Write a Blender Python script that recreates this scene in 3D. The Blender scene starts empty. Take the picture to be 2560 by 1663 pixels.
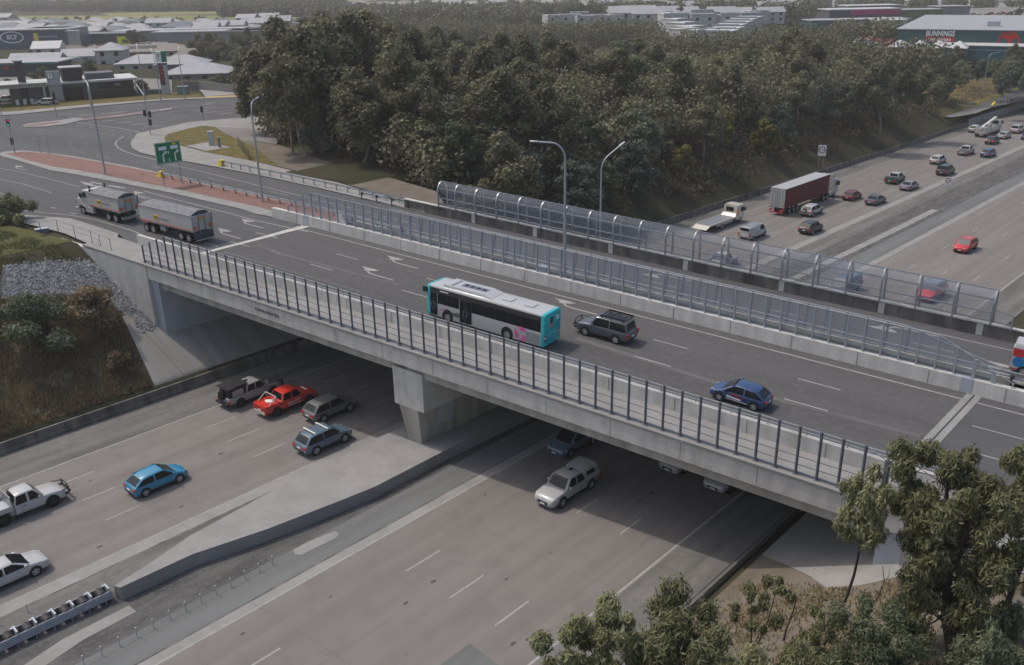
import bpy, bmesh, math, random
import numpy as np
from mathutils import Vector, Matrix, noise as mnoise
random.seed(7); RNG = np.random.default_rng(7)
SC = bpy.context.scene
COL = bpy.data.collections.new('place'); SC.collection.children.link(COL)

# ------------------------------------------------------------------ camera model and frames
F, PITCH, ROLL, H = 2226.0, 0.38222, -0.02012, 29.4855
TB, GB, TM, GM, HM = 2.530587, 0.046588, 0.824345, -0.009395, -5.9
CX, CY = 1280.0, 831.5
def cam_axes():
    fw = Vector((0, math.cos(PITCH), -math.sin(PITCH))); rt = Vector((1, 0, 0)); up = rt.cross(fw)
    return fw, rt*math.cos(ROLL)+up*math.sin(ROLL), -rt*math.sin(ROLL)+up*math.cos(ROLL)
FW, RT, UP = cam_axes()
EYE = Vector((0, 0, H))
def ray(x, y): return FW + (x-CX)/F*RT - (y-CY)/F*UP
def zB(u):
    if u < 70: return GB*u
    if u < 122: return GB*70+GB*(u-70)-GB*(u-70)**2/104
    return GB*96
SK = 1.0311      # the motorway lies a little deeper than the first fit: same rays, longer by this factor
def zM(u): return H+SK*(HM+GM*u-H)
def offL(u): return 1.7*min(max((u-100)/110, 0), 1)   # the left verge closes in further on
def off(u): return 0 if u < 60 else (0.0195*(u-60)**2/(60) if u < 90 else 0.0195*(u-75)+0.0)
cB, sB, cM, sM = math.cos(TB), math.sin(TB), math.cos(TM), math.sin(TM)
def XYB(u, v): return (u*cB+v*sB, u*sB-v*cB)
def Bw(u, v, dz=0): return Vector((u*cB+v*sB, u*sB-v*cB, zB(u)+dz))
def Mw(u, v, dz=0):
    v = v+off(u)
    return Vector((SK*(u*cM+v*sM), SK*(u*sM-v*cM), zM(u)+dz))
def XYM(u, v): return SK*(u*cM+v*sM), SK*(u*sM-v*cM)
def bc(P): return P[0]*cB+P[1]*sB, P[0]*sB-P[1]*cB
def mc(P): return (P[0]*cM+P[1]*sM)/SK, (P[0]*sM-P[1]*cM)/SK
def hitB(x, y, dz=0):
    d = ray(x, y); lo, hi = 10., 3000.
    for _ in range(50):
        m = (lo+hi)/2; P = EYE+d*m
        if P.z-zB(bc(P)[0])-dz > 0: lo = m
        else: hi = m
    return bc(EYE+d*lo)
def hitM(x, y, dz=0):      # (u, v) with the bend taken out
    d = ray(x, y); t = (HM+dz-H)/(d.z-GM*(cM*d.x+sM*d.y)); P = d*t
    u, v = P[0]*cM+P[1]*sM, P[0]*sM-P[1]*cM; return u, v-off(u)
def at(x, y, z=0):
    d = ray(x, y); return EYE+d*((z-H)/d.z)
DIRB = Vector((cB, sB, GB)).normalized(); DIRM = Vector((cM, sM, GM)).normalized()

# ------------------------------------------------------------------ materials
def newmat(n):
    m = bpy.data.materials.new(n); m.use_nodes = True; nt = m.node_tree
    return m, nt, nt.nodes['Principled BSDF']
def mk(n, col, col2=None, scale=1.0, rough=.7, metal=0, spec=.3, bump=0, stretch=None, det=5, lo=.35, hi=.65, col3=None, scale3=20, amt3=.3, rot=0, coat=0, island=0):
    m, nt, b = newmat(n); N, L = nt.nodes, nt.links
    b.inputs['Base Color'].default_value = (*col, 1); b.inputs['Roughness'].default_value = rough
    b.inputs['Metallic'].default_value = metal; b.inputs['Specular IOR Level'].default_value = spec
    if coat: b.inputs['Coat Weight'].default_value = coat; b.inputs['Coat Roughness'].default_value = .08
    if col2 or bump or col3:
        g = N.new('ShaderNodeNewGeometry'); mp = N.new('ShaderNodeMapping'); L.new(g.outputs['Position'], mp.inputs['Vector'])
        mp.inputs['Rotation'].default_value = (0, 0, rot)
        # texture rotation is applied after scale: use a second mapping for the stretch
        mp2 = N.new('ShaderNodeMapping'); L.new(mp.outputs['Vector'], mp2.inputs['Vector'])
        mp2.inputs['Scale'].default_value = stretch or (1, 1, 1)
        t = N.new('ShaderNodeTexNoise'); t.inputs['Scale'].default_value = scale; t.inputs['Detail'].default_value = det
        L.new(mp2.outputs['Vector'], t.inputs['Vector'])
        out = None
        if col2:
            mr = N.new('ShaderNodeMapRange'); mr.inputs['From Min'].default_value = lo; mr.inputs['From Max'].default_value = hi
            L.new(t.outputs['Fac'], mr.inputs['Value'])
            mx = N.new('ShaderNodeMix'); mx.data_type = 'RGBA'; mx.inputs[6].default_value = (*col, 1); mx.inputs[7].default_value = (*col2, 1)
            L.new(mr.outputs['Result'], mx.inputs[0]); out = mx.outputs[2]
        if col3:
            t3 = N.new('ShaderNodeTexNoise'); t3.inputs['Scale'].default_value = scale3; t3.inputs['Detail'].default_value = 4
            L.new(mp.outputs['Vector'], t3.inputs['Vector'])
            mr3 = N.new('ShaderNodeMapRange'); mr3.inputs['From Min'].default_value = .5; mr3.inputs['From Max'].default_value = .7; mr3.inputs['To Max'].default_value = amt3
            L.new(t3.outputs['Fac'], mr3.inputs['Value'])
            mx3 = N.new('ShaderNodeMix'); mx3.data_type = 'RGBA'; mx3.inputs[7].default_value = (*col3, 1)
            if out: L.new(out, mx3.inputs[6])
            else: mx3.inputs[6].default_value = (*col, 1)
            L.new(mr3.outputs['Result'], mx3.inputs[0]); out = mx3.outputs[2]
        if out: L.new(out, b.inputs['Base Color'])
        if bump:
            bp = N.new('ShaderNodeBump'); bp.inputs['Strength'].default_value = bump; bp.inputs['Distance'].default_value = .05
            L.new(t.outputs['Fac'], bp.inputs['Height']); L.new(bp.outputs['Normal'], b.inputs['Normal'])
    return m
def paint(n, col, rough=.35, metal=0): return mk(n, col, rough=rough, metal=metal, spec=.5, coat=.6)
def leafmat(n, dark, light, tr=.25, olive=None):
    m, nt, b = newmat(n); N, L = nt.nodes, nt.links
    g = N.new('ShaderNodeNewGeometry'); oi = N.new('ShaderNodeObjectInfo')
    t = N.new('ShaderNodeTexNoise'); t.inputs['Scale'].default_value = .5; t.inputs['Detail'].default_value = 3
    L.new(g.outputs['Position'], t.inputs['Vector'])
    a = N.new('ShaderNodeMath'); a.operation = 'ADD'; iw = N.new('ShaderNodeMath'); iw.operation = 'MULTIPLY'; iw.inputs[1].default_value = .6; L.new(g.outputs['Random Per Island'], iw.inputs[0]); L.new(iw.outputs[0], a.inputs[0]); L.new(t.outputs['Fac'], a.inputs[1])
    mr = N.new('ShaderNodeMapRange'); mr.inputs['From Min'].default_value = .3; mr.inputs['From Max'].default_value = 1.15; L.new(a.outputs[0], mr.inputs['Value'])
    mx = N.new('ShaderNodeMix'); mx.data_type = 'RGBA'; mx.inputs[6].default_value = (*dark, 1); mx.inputs[7].default_value = (*light, 1)
    L.new(mr.outputs['Result'], mx.inputs[0]); o = mx.outputs[2]
    if olive:
        mx2 = N.new('ShaderNodeMix'); mx2.data_type = 'RGBA'; mx2.inputs[7].default_value = (*olive, 1); L.new(o, mx2.inputs[6])
        mm = N.new('ShaderNodeMath'); mm.operation = 'MULTIPLY'; mm.inputs[1].default_value = .75; L.new(oi.outputs['Random'], mm.inputs[0]); L.new(mm.outputs[0], mx2.inputs[0]); o = mx2.outputs[2]
    hs = N.new('ShaderNodeHueSaturation'); L.new(o, hs.inputs['Color'])
    r2 = N.new('ShaderNodeMapRange'); r2.inputs['To Min'].default_value = .7; r2.inputs['To Max'].default_value = 1.35; L.new(oi.outputs['Random'], r2.inputs['Value']); L.new(r2.outputs['Result'], hs.inputs['Value'])
    L.new(hs.outputs['Color'], b.inputs['Base Color']); b.inputs['Roughness'].default_value = .6; b.inputs['Specular IOR Level'].default_value = .15
    tl = N.new('ShaderNodeBsdfTranslucent'); L.new(hs.outputs['Color'], tl.inputs['Color'])
    ms = N.new('ShaderNodeMixShader'); ms.inputs[0].default_value = tr; L.new(b.outputs[0], ms.inputs[1]); L.new(tl.outputs[0], ms.inputs[2])
    L.new(ms.outputs[0], N['Material Output'].inputs['Surface'])
    return m
def screenmat(n, col, alpha, rough=.3):
    m, nt, b = newmat(n); N, L = nt.nodes, nt.links
    b.inputs['Base Color'].default_value = (*col, 1); b.inputs['Roughness'].default_value = rough
    tr = N.new('ShaderNodeBsdfTransparent'); ms = N.new('ShaderNodeMixShader'); ms.inputs[0].default_value = alpha
    L.new(tr.outputs[0], ms.inputs[1]); L.new(b.outputs[0], ms.inputs[2]); L.new(ms.outputs[0], N['Material Output'].inputs['Surface'])
    return m
def emit(n, col, s):
    m, nt, b = newmat(n); b.inputs['Base Color'].default_value = (*col, 1)
    b.inputs['Emission Color'].default_value = (*col, 1); b.inputs['Emission Strength'].default_value = s
    return m
MAT = {}
def M(n): return MAT[n]
RM = -TM   # rotate texture space so that x runs along the motorway
RB = -TB
def concrete_panels(n, col, pitch, rot, dark=(.3,.29,.27), stretch=(1,1,1), scale=.5):
    """concrete with joints every pitch metres along the texture x axis and faint streaks"""
    m = mk(n, col, dark, scale=scale, rough=.85, spec=.2, stretch=stretch, lo=.3, hi=.9, rot=rot, col3=tuple(c*.8 for c in col), scale3=3, amt3=.5)
    return m
MAT['motorway'] = mk('motorway_concrete', (.258,.238,.222), (.212,.194,.18), scale=.8, rough=.9, spec=.15, stretch=(.02,1.0,1), rot=RM, lo=.35, hi=.68, col3=(.19,.17,.16), scale3=.6, amt3=.5)
MAT['shoulder'] = mk('shoulder_concrete', (.22,.213,.2), (.14,.135,.125), scale=.8, rough=.9, spec=.15, stretch=(.12,1,1), rot=RM, lo=.35, hi=.7, col3=(.12,.11,.1), scale3=1.7, amt3=.4)
MAT['median'] = mk('median_asphalt', (.15,.145,.14), (.095,.092,.09), scale=1.2, rough=.95, spec=.1, stretch=(.3,1,1), rot=RM, col3=(.2,.195,.185), scale3=4, amt3=.5)
MAT['lowconc'] = mk('drain_concrete', (.205,.212,.208), (.16,.165,.16), scale=.6, rough=.9, spec=.15, stretch=(.1,1,1), rot=RM)
MAT['asphalt'] = mk('deck_asphalt', (.125,.122,.122), (.098,.096,.097), scale=.25, rough=.9, spec=.2, stretch=(.04,1.5,1), rot=RB, lo=.35, hi=.7, col3=(.16,.156,.15), scale3=2, amt3=.5)
MAT['asphalt2'] = mk('road_asphalt', (.12,.12,.127), (.098,.098,.103), scale=.15, rough=.9, spec=.2, stretch=(.3,1,1), rot=RB, col3=(.14,.14,.145), scale3=1, amt3=.4)
MAT['worn'] = mk('worn_asphalt', (.18,.176,.172), (.13,.127,.126), scale=1.2, rough=.9, spec=.2, stretch=(.08,1,1), rot=RB)
MAT['line'] = mk('line_paint', (.42,.41,.39), (.3,.29,.28), scale=2.5, rough=.8, spec=.2, lo=.4, hi=.8)
MAT['linew'] = mk('worn_line_paint', (.5,.47,.43), (.4,.36,.33), scale=2, rough=.8, spec=.2)
MAT['conc'] = mk('bridge_concrete', (.55,.53,.505), (.43,.415,.39), scale=1.3, rough=.85, spec=.2, stretch=(1,1,.12), lo=.35, hi=.7, col3=(.3,.28,.26), scale3=1.2, amt3=.35)
MAT['concw'] = mk('path_concrete', (.36,.35,.34), (.3,.292,.28), scale=.5, rough=.9, spec=.15, col3=(.25,.24,.225), scale3=1.5, amt3=.35)
MAT['concstain'] = mk('stained_concrete', (.46,.44,.4), (.28,.26,.22), scale=.9, rough=.9, spec=.15, stretch=(1,1,.12), lo=.3, hi=.7)
MAT['concold'] = mk('old_concrete', (.2,.185,.17), (.075,.068,.062), scale=1.1, rough=.95, spec=.1, stretch=(1,1,.3), lo=.3, hi=.7)
MAT['concblue'] = mk('painted_concrete', (.36,.39,.44), (.31,.335,.38), scale=.5, rough=.8)
MAT['spill'] = mk('spill_slope_concrete', (.33,.32,.3), (.2,.19,.18), scale=.5, rough=.95, spec=.1, stretch=(1.3,.1,.1), rot=RM, lo=.3, hi=.75)
MAT['redpave'] = mk('red_paving', (.27,.15,.125), (.22,.125,.105), scale=.8, rough=.9, col3=(.25,.15,.13), scale3=8, amt3=.5)
MAT['grass'] = mk('dry_grass', (.21,.17,.075), (.13,.115,.045), scale=.7, rough=1, spec=.05, bump=.4, col3=(.09,.085,.03), scale3=6, amt3=.7)
MAT['ggrass'] = mk('green_grass', (.1,.105,.04), (.13,.12,.055), scale=.7, rough=1, spec=.05, bump=.4, col3=(.07,.085,.025), scale3=5, amt3=.7)
MAT['soil'] = mk('brown_soil', (.215,.19,.16), (.16,.138,.115), scale=.5, rough=1, spec=.05, bump=.5, col3=(.24,.2,.11), scale3=2, amt3=.6)
MAT['ground'] = mk('ground_soil', (.075,.068,.045), (.05,.052,.03), scale=.08, rough=1, spec=.03, col3=(.1,.085,.055), scale3=.5, amt3=.5)
MAT['field'] = mk('far_field', (.3,.29,.13), (.22,.23,.1), scale=.01, rough=1, spec=.02, stretch=(1,3,1))
MAT['gravel'] = mk('carpark', (.28,.26,.24), (.22,.21,.2), scale=.1, rough=1)
MAT['rock'] = mk('grey_rock', (.36,.36,.36), (.26,.26,.265), scale=1.5, rough=.95, spec=.1, bump=.8, lo=.4, hi=.6, col3=(.1,.1,.105), scale3=4, amt3=.8)
MAT['steel'] = mk('galvanised_steel', (.34,.35,.37), (.28,.29,.31), scale=3, rough=.45, metal=.5)
MAT['steelb'] = mk('blue_grey_steel', (.15,.165,.2), rough=.6, metal=.1)
MAT['steell'] = mk('light_steel', (.38,.41,.45), rough=.5, metal=.3)
MAT['steeld'] = mk('dark_steel', (.06,.07,.09), rough=.5, metal=.3)
MAT['pole'] = mk('galvanised_pole', (.36,.38,.41), rough=.5, metal=.4)
MAT['acryl'] = screenmat('acrylic_screen', (.3,.36,.42), .3)
MAT['wiremesh'] = screenmat('fine_mesh', (.27,.31,.38), .22, .6)
MAT['thinmesh'] = screenmat('thin_mesh', (.4,.42,.45), .06, .6)
MAT['black'] = mk('black_rubber', (.012,.012,.013), rough=.85, spec=.2)
MAT['blackp'] = mk('black_plastic', (.02,.02,.022), rough=.5)
MAT['glass'] = mk('car_glass', (.01,.012,.015), rough=.12, spec=.3)
MAT['glassl'] = mk('pale_windscreen', (.08,.095,.095), rough=.1, spec=.7)
MAT['rim'] = mk('alloy_rim', (.42,.42,.42), rough=.4, metal=.15)
MAT['rimd'] = mk('dark_rim', (.03,.03,.033), rough=.5, metal=.3)
MAT['white'] = paint('white_paint', (.5,.5,.5))
MAT['plate'] = mk('plate_white', (.7,.7,.66), rough=.6)
MAT['red'] = mk('tail_red', (.45,.015,.012), rough=.25, spec=.6)
MAT['head'] = mk('lamp_clear', (.6,.6,.58), rough=.15, spec=.8)
MAT['amber'] = mk('amber_lens', (.65,.22,.03), rough=.3)
MAT['yellow'] = mk('safety_yellow', (.8,.6,.03), rough=.6)
MAT['green'] = mk('sign_green', (.0,.19,.075), rough=.5)
MAT['signw'] = mk('sign_white', (.75,.75,.75), rough=.6)
MAT['ink'] = mk('dark_ink', (.04,.04,.05), rough=.7)
MAT['bark'] = mk('pale_bark', (.3,.27,.24), (.16,.14,.125), scale=2, rough=.95, stretch=(1,1,.3))
MAT['barkd'] = mk('dark_bark', (.07,.058,.05), (.04,.033,.03), scale=2, rough=.95, stretch=(1,1,.3))
MAT['leaf1'] = leafmat('eucalypt_leaf', (.075,.08,.045), (.185,.188,.11), olive=(.15,.14,.085))
MAT['leaf2'] = leafmat('green_leaf', (.065,.082,.042), (.17,.195,.11), olive=(.14,.155,.1))
MAT['leafs'] = leafmat('silver_green_leaf', (.08,.1,.07), (.17,.2,.15))
MAT['leafy'] = leafmat('yellow_green_leaf', (.1,.11,.03), (.26,.24,.06))
MAT['leafn'] = leafmat('near_eucalypt_leaf', (.085,.092,.045), (.26,.26,.135))
MAT['leafr'] = leafmat('reddish_leaf', (.12,.075,.045), (.26,.165,.1))
MAT['leafb'] = leafmat('brown_shrub_leaf', (.12,.09,.055), (.3,.225,.135))
MAT['leafu'] = leafmat('undergrowth_leaf', (.05,.045,.028), (.13,.12,.07), olive=(.12,.09,.06))
MAT['straw'] = leafmat('dry_grass_blade', (.2,.16,.08), (.42,.34,.18))
MAT['greenblade'] = leafmat('green_grass_blade', (.08,.095,.03), (.19,.19,.08))
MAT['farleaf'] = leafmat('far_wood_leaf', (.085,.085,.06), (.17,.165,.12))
def col(n, c, **k):
    if n not in MAT: MAT[n] = mk(n, c, **k)
    return MAT[n]

# ------------------------------------------------------------------ mesh builder
class MB:
    def __init__(s): s.v = []; s.f = []; s.m = []; s.cur = 0
    def face(s, pts, mi=None):
        b = len(s.v); s.v += [tuple(p) for p in pts]; s.f.append(list(range(b, b+len(pts)))); s.m.append(s.cur if mi is None else mi)
    def hexa(s, P, mi=None):      # 8 points: bottom 4 ccw, top 4 ccw
        b = len(s.v); s.v += [tuple(p) for p in P]
        for q in ((3,2,1,0), (4,5,6,7), (0,1,5,4), (1,2,6,5), (2,3,7,6), (3,0,4,7)):
            s.f.append([b+i for i in q]); s.m.append(s.cur if mi is None else mi)
        return s
    def box(s, x0, x1, y0, y1, z0, z1, mi=None):
        return s.hexa([(x0,y0,z0), (x1,y0,z0), (x1,y1,z0), (x0,y1,z0), (x0,y0,z1), (x1,y0,z1), (x1,y1,z1), (x0,y1,z1)], mi)
    def bar(s, a, b, w, h=None, mi=None):   # square bar between two points
        a, b = Vector(a), Vector(b); h = h or w; d = (b-a).normalized()
        ref = Vector((0,0,1)) if abs(d.z) < .95 else Vector((1,0,0))
        x = d.cross(ref).normalized()*w/2; y = x.cross(d).normalized()*h/2
        return s.hexa([a-x-y, a+x-y, a+x+y, a-x+y, b-x-y, b+x-y, b+x+y, b-x+y], mi)
    def tube(s, pts, rs, n=8, cap=True, mi=None):
        pts = [Vector(p) for p in pts]
        if not hasattr(rs, '__len__'): rs = [rs]*len(pts)
        b = len(s.v); mi = s.cur if mi is None else mi
        d0 = (pts[-1]-pts[0]).normalized(); ref = Vector((0,0,1)) if abs(d0.z) < .8 else Vector((1,0,0))
        for i, p in enumerate(pts):
            d = (pts[min(i+1, len(pts)-1)]-pts[max(i-1, 0)]).normalized(); x = d.cross(ref).normalized(); y = x.cross(d)
            for k in range(n):
                a = 2*math.pi*k/n; s.v.append(tuple(p+(x*math.cos(a)+y*math.sin(a))*rs[i]))
        for i in range(len(pts)-1):
            for k in range(n):
                s.f.append([b+i*n+k, b+i*n+(k+1) % n, b+(i+1)*n+(k+1) % n, b+(i+1)*n+k]); s.m.append(mi)
        if cap:
            s.f.append([b+k for k in range(n)][::-1]); s.m.append(mi)
            s.f.append([b+(len(pts)-1)*n+k for k in range(n)]); s.m.append(mi)
        return s
    def loft(s, secs, closed=True, cap=True, mi=None):    # list of rings with the same count
        b = len(s.v); n = len(secs[0]); mi = s.cur if mi is None else mi
        for r in secs: s.v += [tuple(p) for p in r]
        for i in range(len(secs)-1):
            for k in range(n if closed else n-1):
                s.f.append([b+i*n+k, b+i*n+(k+1) % n, b+(i+1)*n+(k+1) % n, b+(i+1)*n+k]); s.m.append(mi)
        if cap:
            s.f.append([b+k for k in range(n)][::-1]); s.m.append(mi)
            s.f.append([b+(len(secs)-1)*n+k for k in range(n)]); s.m.append(mi)
        return s
    def prism(s, poly, z0, z1, mi=None, fn=None):   # poly of 2D points, fn maps (a,b,z) to 3D
        fn = fn or (lambda a, b, z: (a, b, z)); mi = s.cur if mi is None else mi
        b = len(s.v); n = len(poly)
        s.v += [tuple(fn(a, c, z0)) for a, c in poly]+[tuple(fn(a, c, z1)) for a, c in poly]
        s.f.append([b+i for i in range(n)][::-1]); s.m.append(mi); s.f.append([b+n+i for i in range(n)]); s.m.append(mi)
        for i in range(n):
            s.f.append([b+i, b+(i+1) % n, b+n+(i+1) % n, b+n+i]); s.m.append(mi)
        return s
    def cyl(s, c, axis, r, l, n=16, mi=None):
        c = Vector(c); a = Vector(axis).normalized()*l/2; return s.tube([c-a, c+a], r, n, True, mi)
    def build(s, name, mats, parent=None, smooth=False, local=False, fix=True):
        if not isinstance(mats, (list, tuple)): mats = [mats]
        me = bpy.data.meshes.new(name); V = s.v
        if parent is not None and not local:
            inv = world_of(parent).inverted(); V = [tuple(inv @ Vector(p)) for p in V]
        me.from_pydata(V, [], s.f)
        for m in mats: me.materials.append(MAT[m] if isinstance(m, str) else m)
        if len(mats) > 1: me.polygons.foreach_set('material_index', s.m)
        if fix:
            bm = bmesh.new(); bm.from_mesh(me); bmesh.ops.recalc_face_normals(bm, faces=bm.faces); bm.to_mesh(me); bm.free()
        if smooth:
            me.shade_smooth()
            try: me.set_sharp_from_angle(angle=math.radians(smooth if smooth > 1 else 40))
            except Exception: pass
        me.update()
        o = bpy.data.objects.new(name, me); COL.objects.link(o)
        if parent is not None: o.parent = parent
        return o
def world_of(o):
    m = Matrix.LocRotScale(o.location, o.rotation_euler, o.scale)
    return world_of(o.parent) @ m if o.parent else m
def tag(o, label=None, cat=None, group=None, kind=None):
    if label: o['label'] = label
    if cat: o['category'] = cat
    if group: o['group'] = group
    if kind: o['kind'] = kind
    return o
def thing(name, label, cat, loc=(0,0,0), rz=0, group=None, rot=None):
    o = bpy.data.objects.new(name, None); COL.objects.link(o); o.location = loc; o.rotation_euler = rot or (0,0,rz); o.empty_display_size = .5
    return tag(o, label, cat, group)
def kids(o): return [c for c in COL.objects if c.parent == o]
KIDS = {}
def copy_thing(o, loc, rz=None, label=None, scale=None, rot=None):
    if o.name not in KIDS: KIDS[o.name] = kids(o)
    r = o.copy(); COL.objects.link(r); r.location = loc
    if rz is not None: r.rotation_euler = (0,0,rz)
    if rot is not None: r.rotation_euler = rot
    if scale: r.scale = scale if hasattr(scale, '__len__') else (scale,)*3
    if label: r['label'] = label
    for ch in KIDS[o.name]:
        c = ch.copy(); COL.objects.link(c); c.parent = r
        if ch.name not in KIDS: KIDS[ch.name] = kids(ch)
        for g in KIDS[ch.name]:
            d = g.copy(); COL.objects.link(d); d.parent = c
    return r
def struct(mb, name, mats, **k):
    o = mb.build(name, mats, **k); o['kind'] = 'structure'; return o
def text(s, size, org, xd, yd, mat, parent, name, depth=.004, wscale=1.0, align='CENTER', local=True, bold=0):
    cu = bpy.data.curves.new(name, 'FONT'); cu.body = s; cu.size = size; cu.extrude = depth; cu.offset = bold; cu.align_x = align; cu.align_y = 'CENTER'; cu.resolution_u = 2
    tmp = bpy.data.objects.new(name+'_tmp', cu); COL.objects.link(tmp)
    bpy.context.view_layer.update()
    me = bpy.data.meshes.new_from_object(tmp.evaluated_get(bpy.context.evaluated_depsgraph_get()))
    bpy.data.objects.remove(tmp); bpy.data.curves.remove(cu)
    xd, yd = Vector(xd).normalized(), Vector(yd).normalized(); zd = xd.cross(yd)
    m = Matrix((( *(xd*wscale),),( *yd,),( *zd,))).transposed().to_4x4(); m.translation = Vector(org)
    if parent is not None and not local: m = world_of(parent).inverted() @ m
    me.transform(m); me.materials.clear(); me.materials.append(MAT[mat] if isinstance(mat, str) else mat); me.name = name
    o = bpy.data.objects.new(name, me); COL.objects.link(o)
    if parent is not None: o.parent = parent
    return o

# ------------------------------------------------------------------ draped sheets and lines
def sheet(polys, h, mat, name, frame='B', step=4, parent=None, kind='structure', urange=None):
    bm = bmesh.new()
    for poly in polys:
        vs = [bm.verts.new((a, b, 0)) for a, b in poly]; bm.faces.new(vs)
    bmesh.ops.triangulate(bm, faces=bm.faces[:])
    us = [v.co.x for v in bm.verts]; a, b = min(us), max(us)
    lo, hi = (68, 124) if frame == 'B' else (58, 400)
    st = step if frame == 'B' else 8
    x = max(a, lo)+.01
    while x < min(b, hi):
        bmesh.ops.bisect_plane(bm, geom=bm.verts[:]+bm.edges[:]+bm.faces[:], plane_co=(x, 0, 0), plane_no=(1, 0, 0)); x += st
    fn = Bw if frame == 'B' else Mw
    for v in bm.verts: v.co = fn(v.co.x, v.co.y, h)
    bmesh.ops.recalc_face_normals(bm, faces=bm.faces)
    for f in bm.faces:
        if f.normal.z < 0: f.normal_flip()
    me = bpy.data.meshes.new(name); bm.to_mesh(me); bm.free(); me.materials.append(MAT[mat])
    o = bpy.data.objects.new(name, me); COL.objects.link(o)
    if kind: o['kind'] = kind
    return o
def px(pts, frame='B', dz=0): return [(hitB if frame == 'B' else hitM)(x, y, dz) for x, y in pts]
def densify(pts, step=3):
    out = []
    for i in range(len(pts)-1):
        (a, b), (c, d) = pts[i], pts[i+1]; n = max(1, int(math.hypot(c-a, d-b)/step))
        out += [(a+(c-a)*k/n, b+(d-b)*k/n) for k in range(n)]
    return out+[pts[-1]]
def strip(mb, pts, w, h, frame='B', dash=None, thick=0, mi=None):
    """ribbon of width w along (u, v) points; dash = (on, off, start)"""
    fn = Bw if frame == 'B' else Mw
    pts = densify(pts, 2.5)
    segs = []
    if dash:
        on, offl, st = dash; d = -st; cur = []; L = 0
        fine = densify(pts, .5); acc = -st
        run = []
        for i, p in enumerate(fine):
            if i: acc += math.hypot(p[0]-fine[i-1][0], p[1]-fine[i-1][1])
            if acc >= 0 and (acc % (on+offl)) < on: run.append(p)
            else:
                if len(run) > 1: segs.append(run)
                run = []
        if len(run) > 1: segs.append(run)
    else: segs = [pts]
    for sg in segs:
        L, R = [], []
        for i, p in enumerate(sg):
            a = sg[max(i-1, 0)]; b = sg[min(i+1, len(sg)-1)]; dx, dy = b[0]-a[0], b[1]-a[1]; l = math.hypot(dx, dy) or 1
            nx, ny = -dy/l*w/2, dx/l*w/2
            L.append((p[0]+nx, p[1]+ny)); R.append((p[0]-nx, p[1]-ny))
        for i in range(len(sg)-1):
            if thick:
                mb.hexa([fn(*L[i], h-thick), fn(*R[i], h-thick), fn(*R[i+1], h-thick), fn(*L[i+1], h-thick), fn(*L[i], h), fn(*R[i], h), fn(*R[i+1], h), fn(*L[i+1], h)], mi)
            else: mb.face([fn(*L[i], h), fn(*R[i], h), fn(*R[i+1], h), fn(*L[i+1], h)], mi)

def dim(names, k):
    for n in names:
        nt = MAT[n].node_tree
        for nd in nt.nodes:
            if nd.type == 'MIX' and nd.data_type == 'RGBA':
                for i in (6, 7): c = nd.inputs[i].default_value; nd.inputs[i].default_value = (c[0]*k, c[1]*k, c[2]*k, 1)
            if nd.type == 'BSDF_PRINCIPLED': c = nd.inputs['Base Color'].default_value; nd.inputs['Base Color'].default_value = (c[0]*k, c[1]*k, c[2]*k, 1)
dim(['motorway', 'shoulder', 'median', 'lowconc', 'asphalt', 'asphalt2', 'worn', 'line', 'redpave', 'concw', 'grass', 'ggrass', 'soil', 'gravel', 'field', 'white', 'ground'], .8)
# ------------------------------------------------------------------ terrain
def smooth(a, b, x):
    t = min(max((x-a)/(b-a), 0), 1); return t*t*(3-2*t)
det_ = cM*0
def solve(vm, vb):     # X sM - Y cM = vm SK ; X sB - Y cB = vb
    vm = vm*SK
    d = sM*(-cB)-(-cM)*sB; X = (vm*(-cB)-(-cM)*vb)/d; Y = (sM*vb-sB*vm)/d; return X, Y
def natural(um, vm, ub, vb, dist):
    near = 4.3 if vm < -50 else zB(min(ub, 60))-.25
    t = smooth(60, 260, abs(vb-65)) if vm < -50 else smooth(10, 200, abs(vb-65)-10)
    base = near*(1-t)+(1.2)*t
    if vm < -50:
        base += (zM(um)+3.4-base)*smooth(190, 260, um)*smooth(-330, -250, vm)
    else:
        base = base*(1-smooth(100, 200, um))+(zM(um)+2.5)*smooth(100, 200, um)
    return base*(1-smooth(400, 900, dist))+1.0*smooth(400, 900, dist)
def terrain(X, Y):
    ub, vb = bc((X, Y)); um, vm0 = mc((X, Y)); vm = vm0-off(max(um, 0)) if um < 420 else vm0-off(420)
    dist = math.hypot(X, Y)
    n = natural(um, vm0, ub, vb, dist)
    zr = zM(min(max(um, -200), 420))
    if vm < -60: vm -= offL(um)
    if -74.2 < vm < -22: z = zr-.1
    elif vm <= -74.2:
        side = zr+.9+max(0, -vm-74.6)*.62
        z = min(side, n) if n > zr+.9 else zr+.9
        if vm > -74.7: z = zr-.1
    else:
        side = zr+.05+max(0, vm+21.2)*.5
        z = min(side, n) if vm > -21.4 else zr-.1
        if n < zr: z = zr+.05
    # arterial road body
    if 48.2 < vb < 84 and (ub > 77 or ub < 6) and (vm < -84.8 or vm > -12):
        z = zB(max(min(ub, 400), -60))-.12
    if dist > 500: z = z
    return z
def in_road(X, Y): 
    ub, vb = bc((X, Y)); um, vm = mc((X, Y)); return 46 < vb < 84.5, -74.5 < vm-off(max(um, 0)) < -22
def rng(a, b, s): return list(np.arange(a, b, s))
VM = sorted(set([-5000, -3500, -2400, -1700, -1200, -900, -700, -560, -450]+rng(-380, -130, 12)+rng(-130, -96, 3)+rng(-96, -74.8, 1.4)+[-74.7, -74.15, -74.0, -60, -45, -30, -22.1, -21.3]+rng(-20.5, -12.6, 1.2)+[-12.4, -11]+rng(-9, 20, 3)+rng(25, 100, 12)+[140, 220, 400, 800, 1500]))
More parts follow.
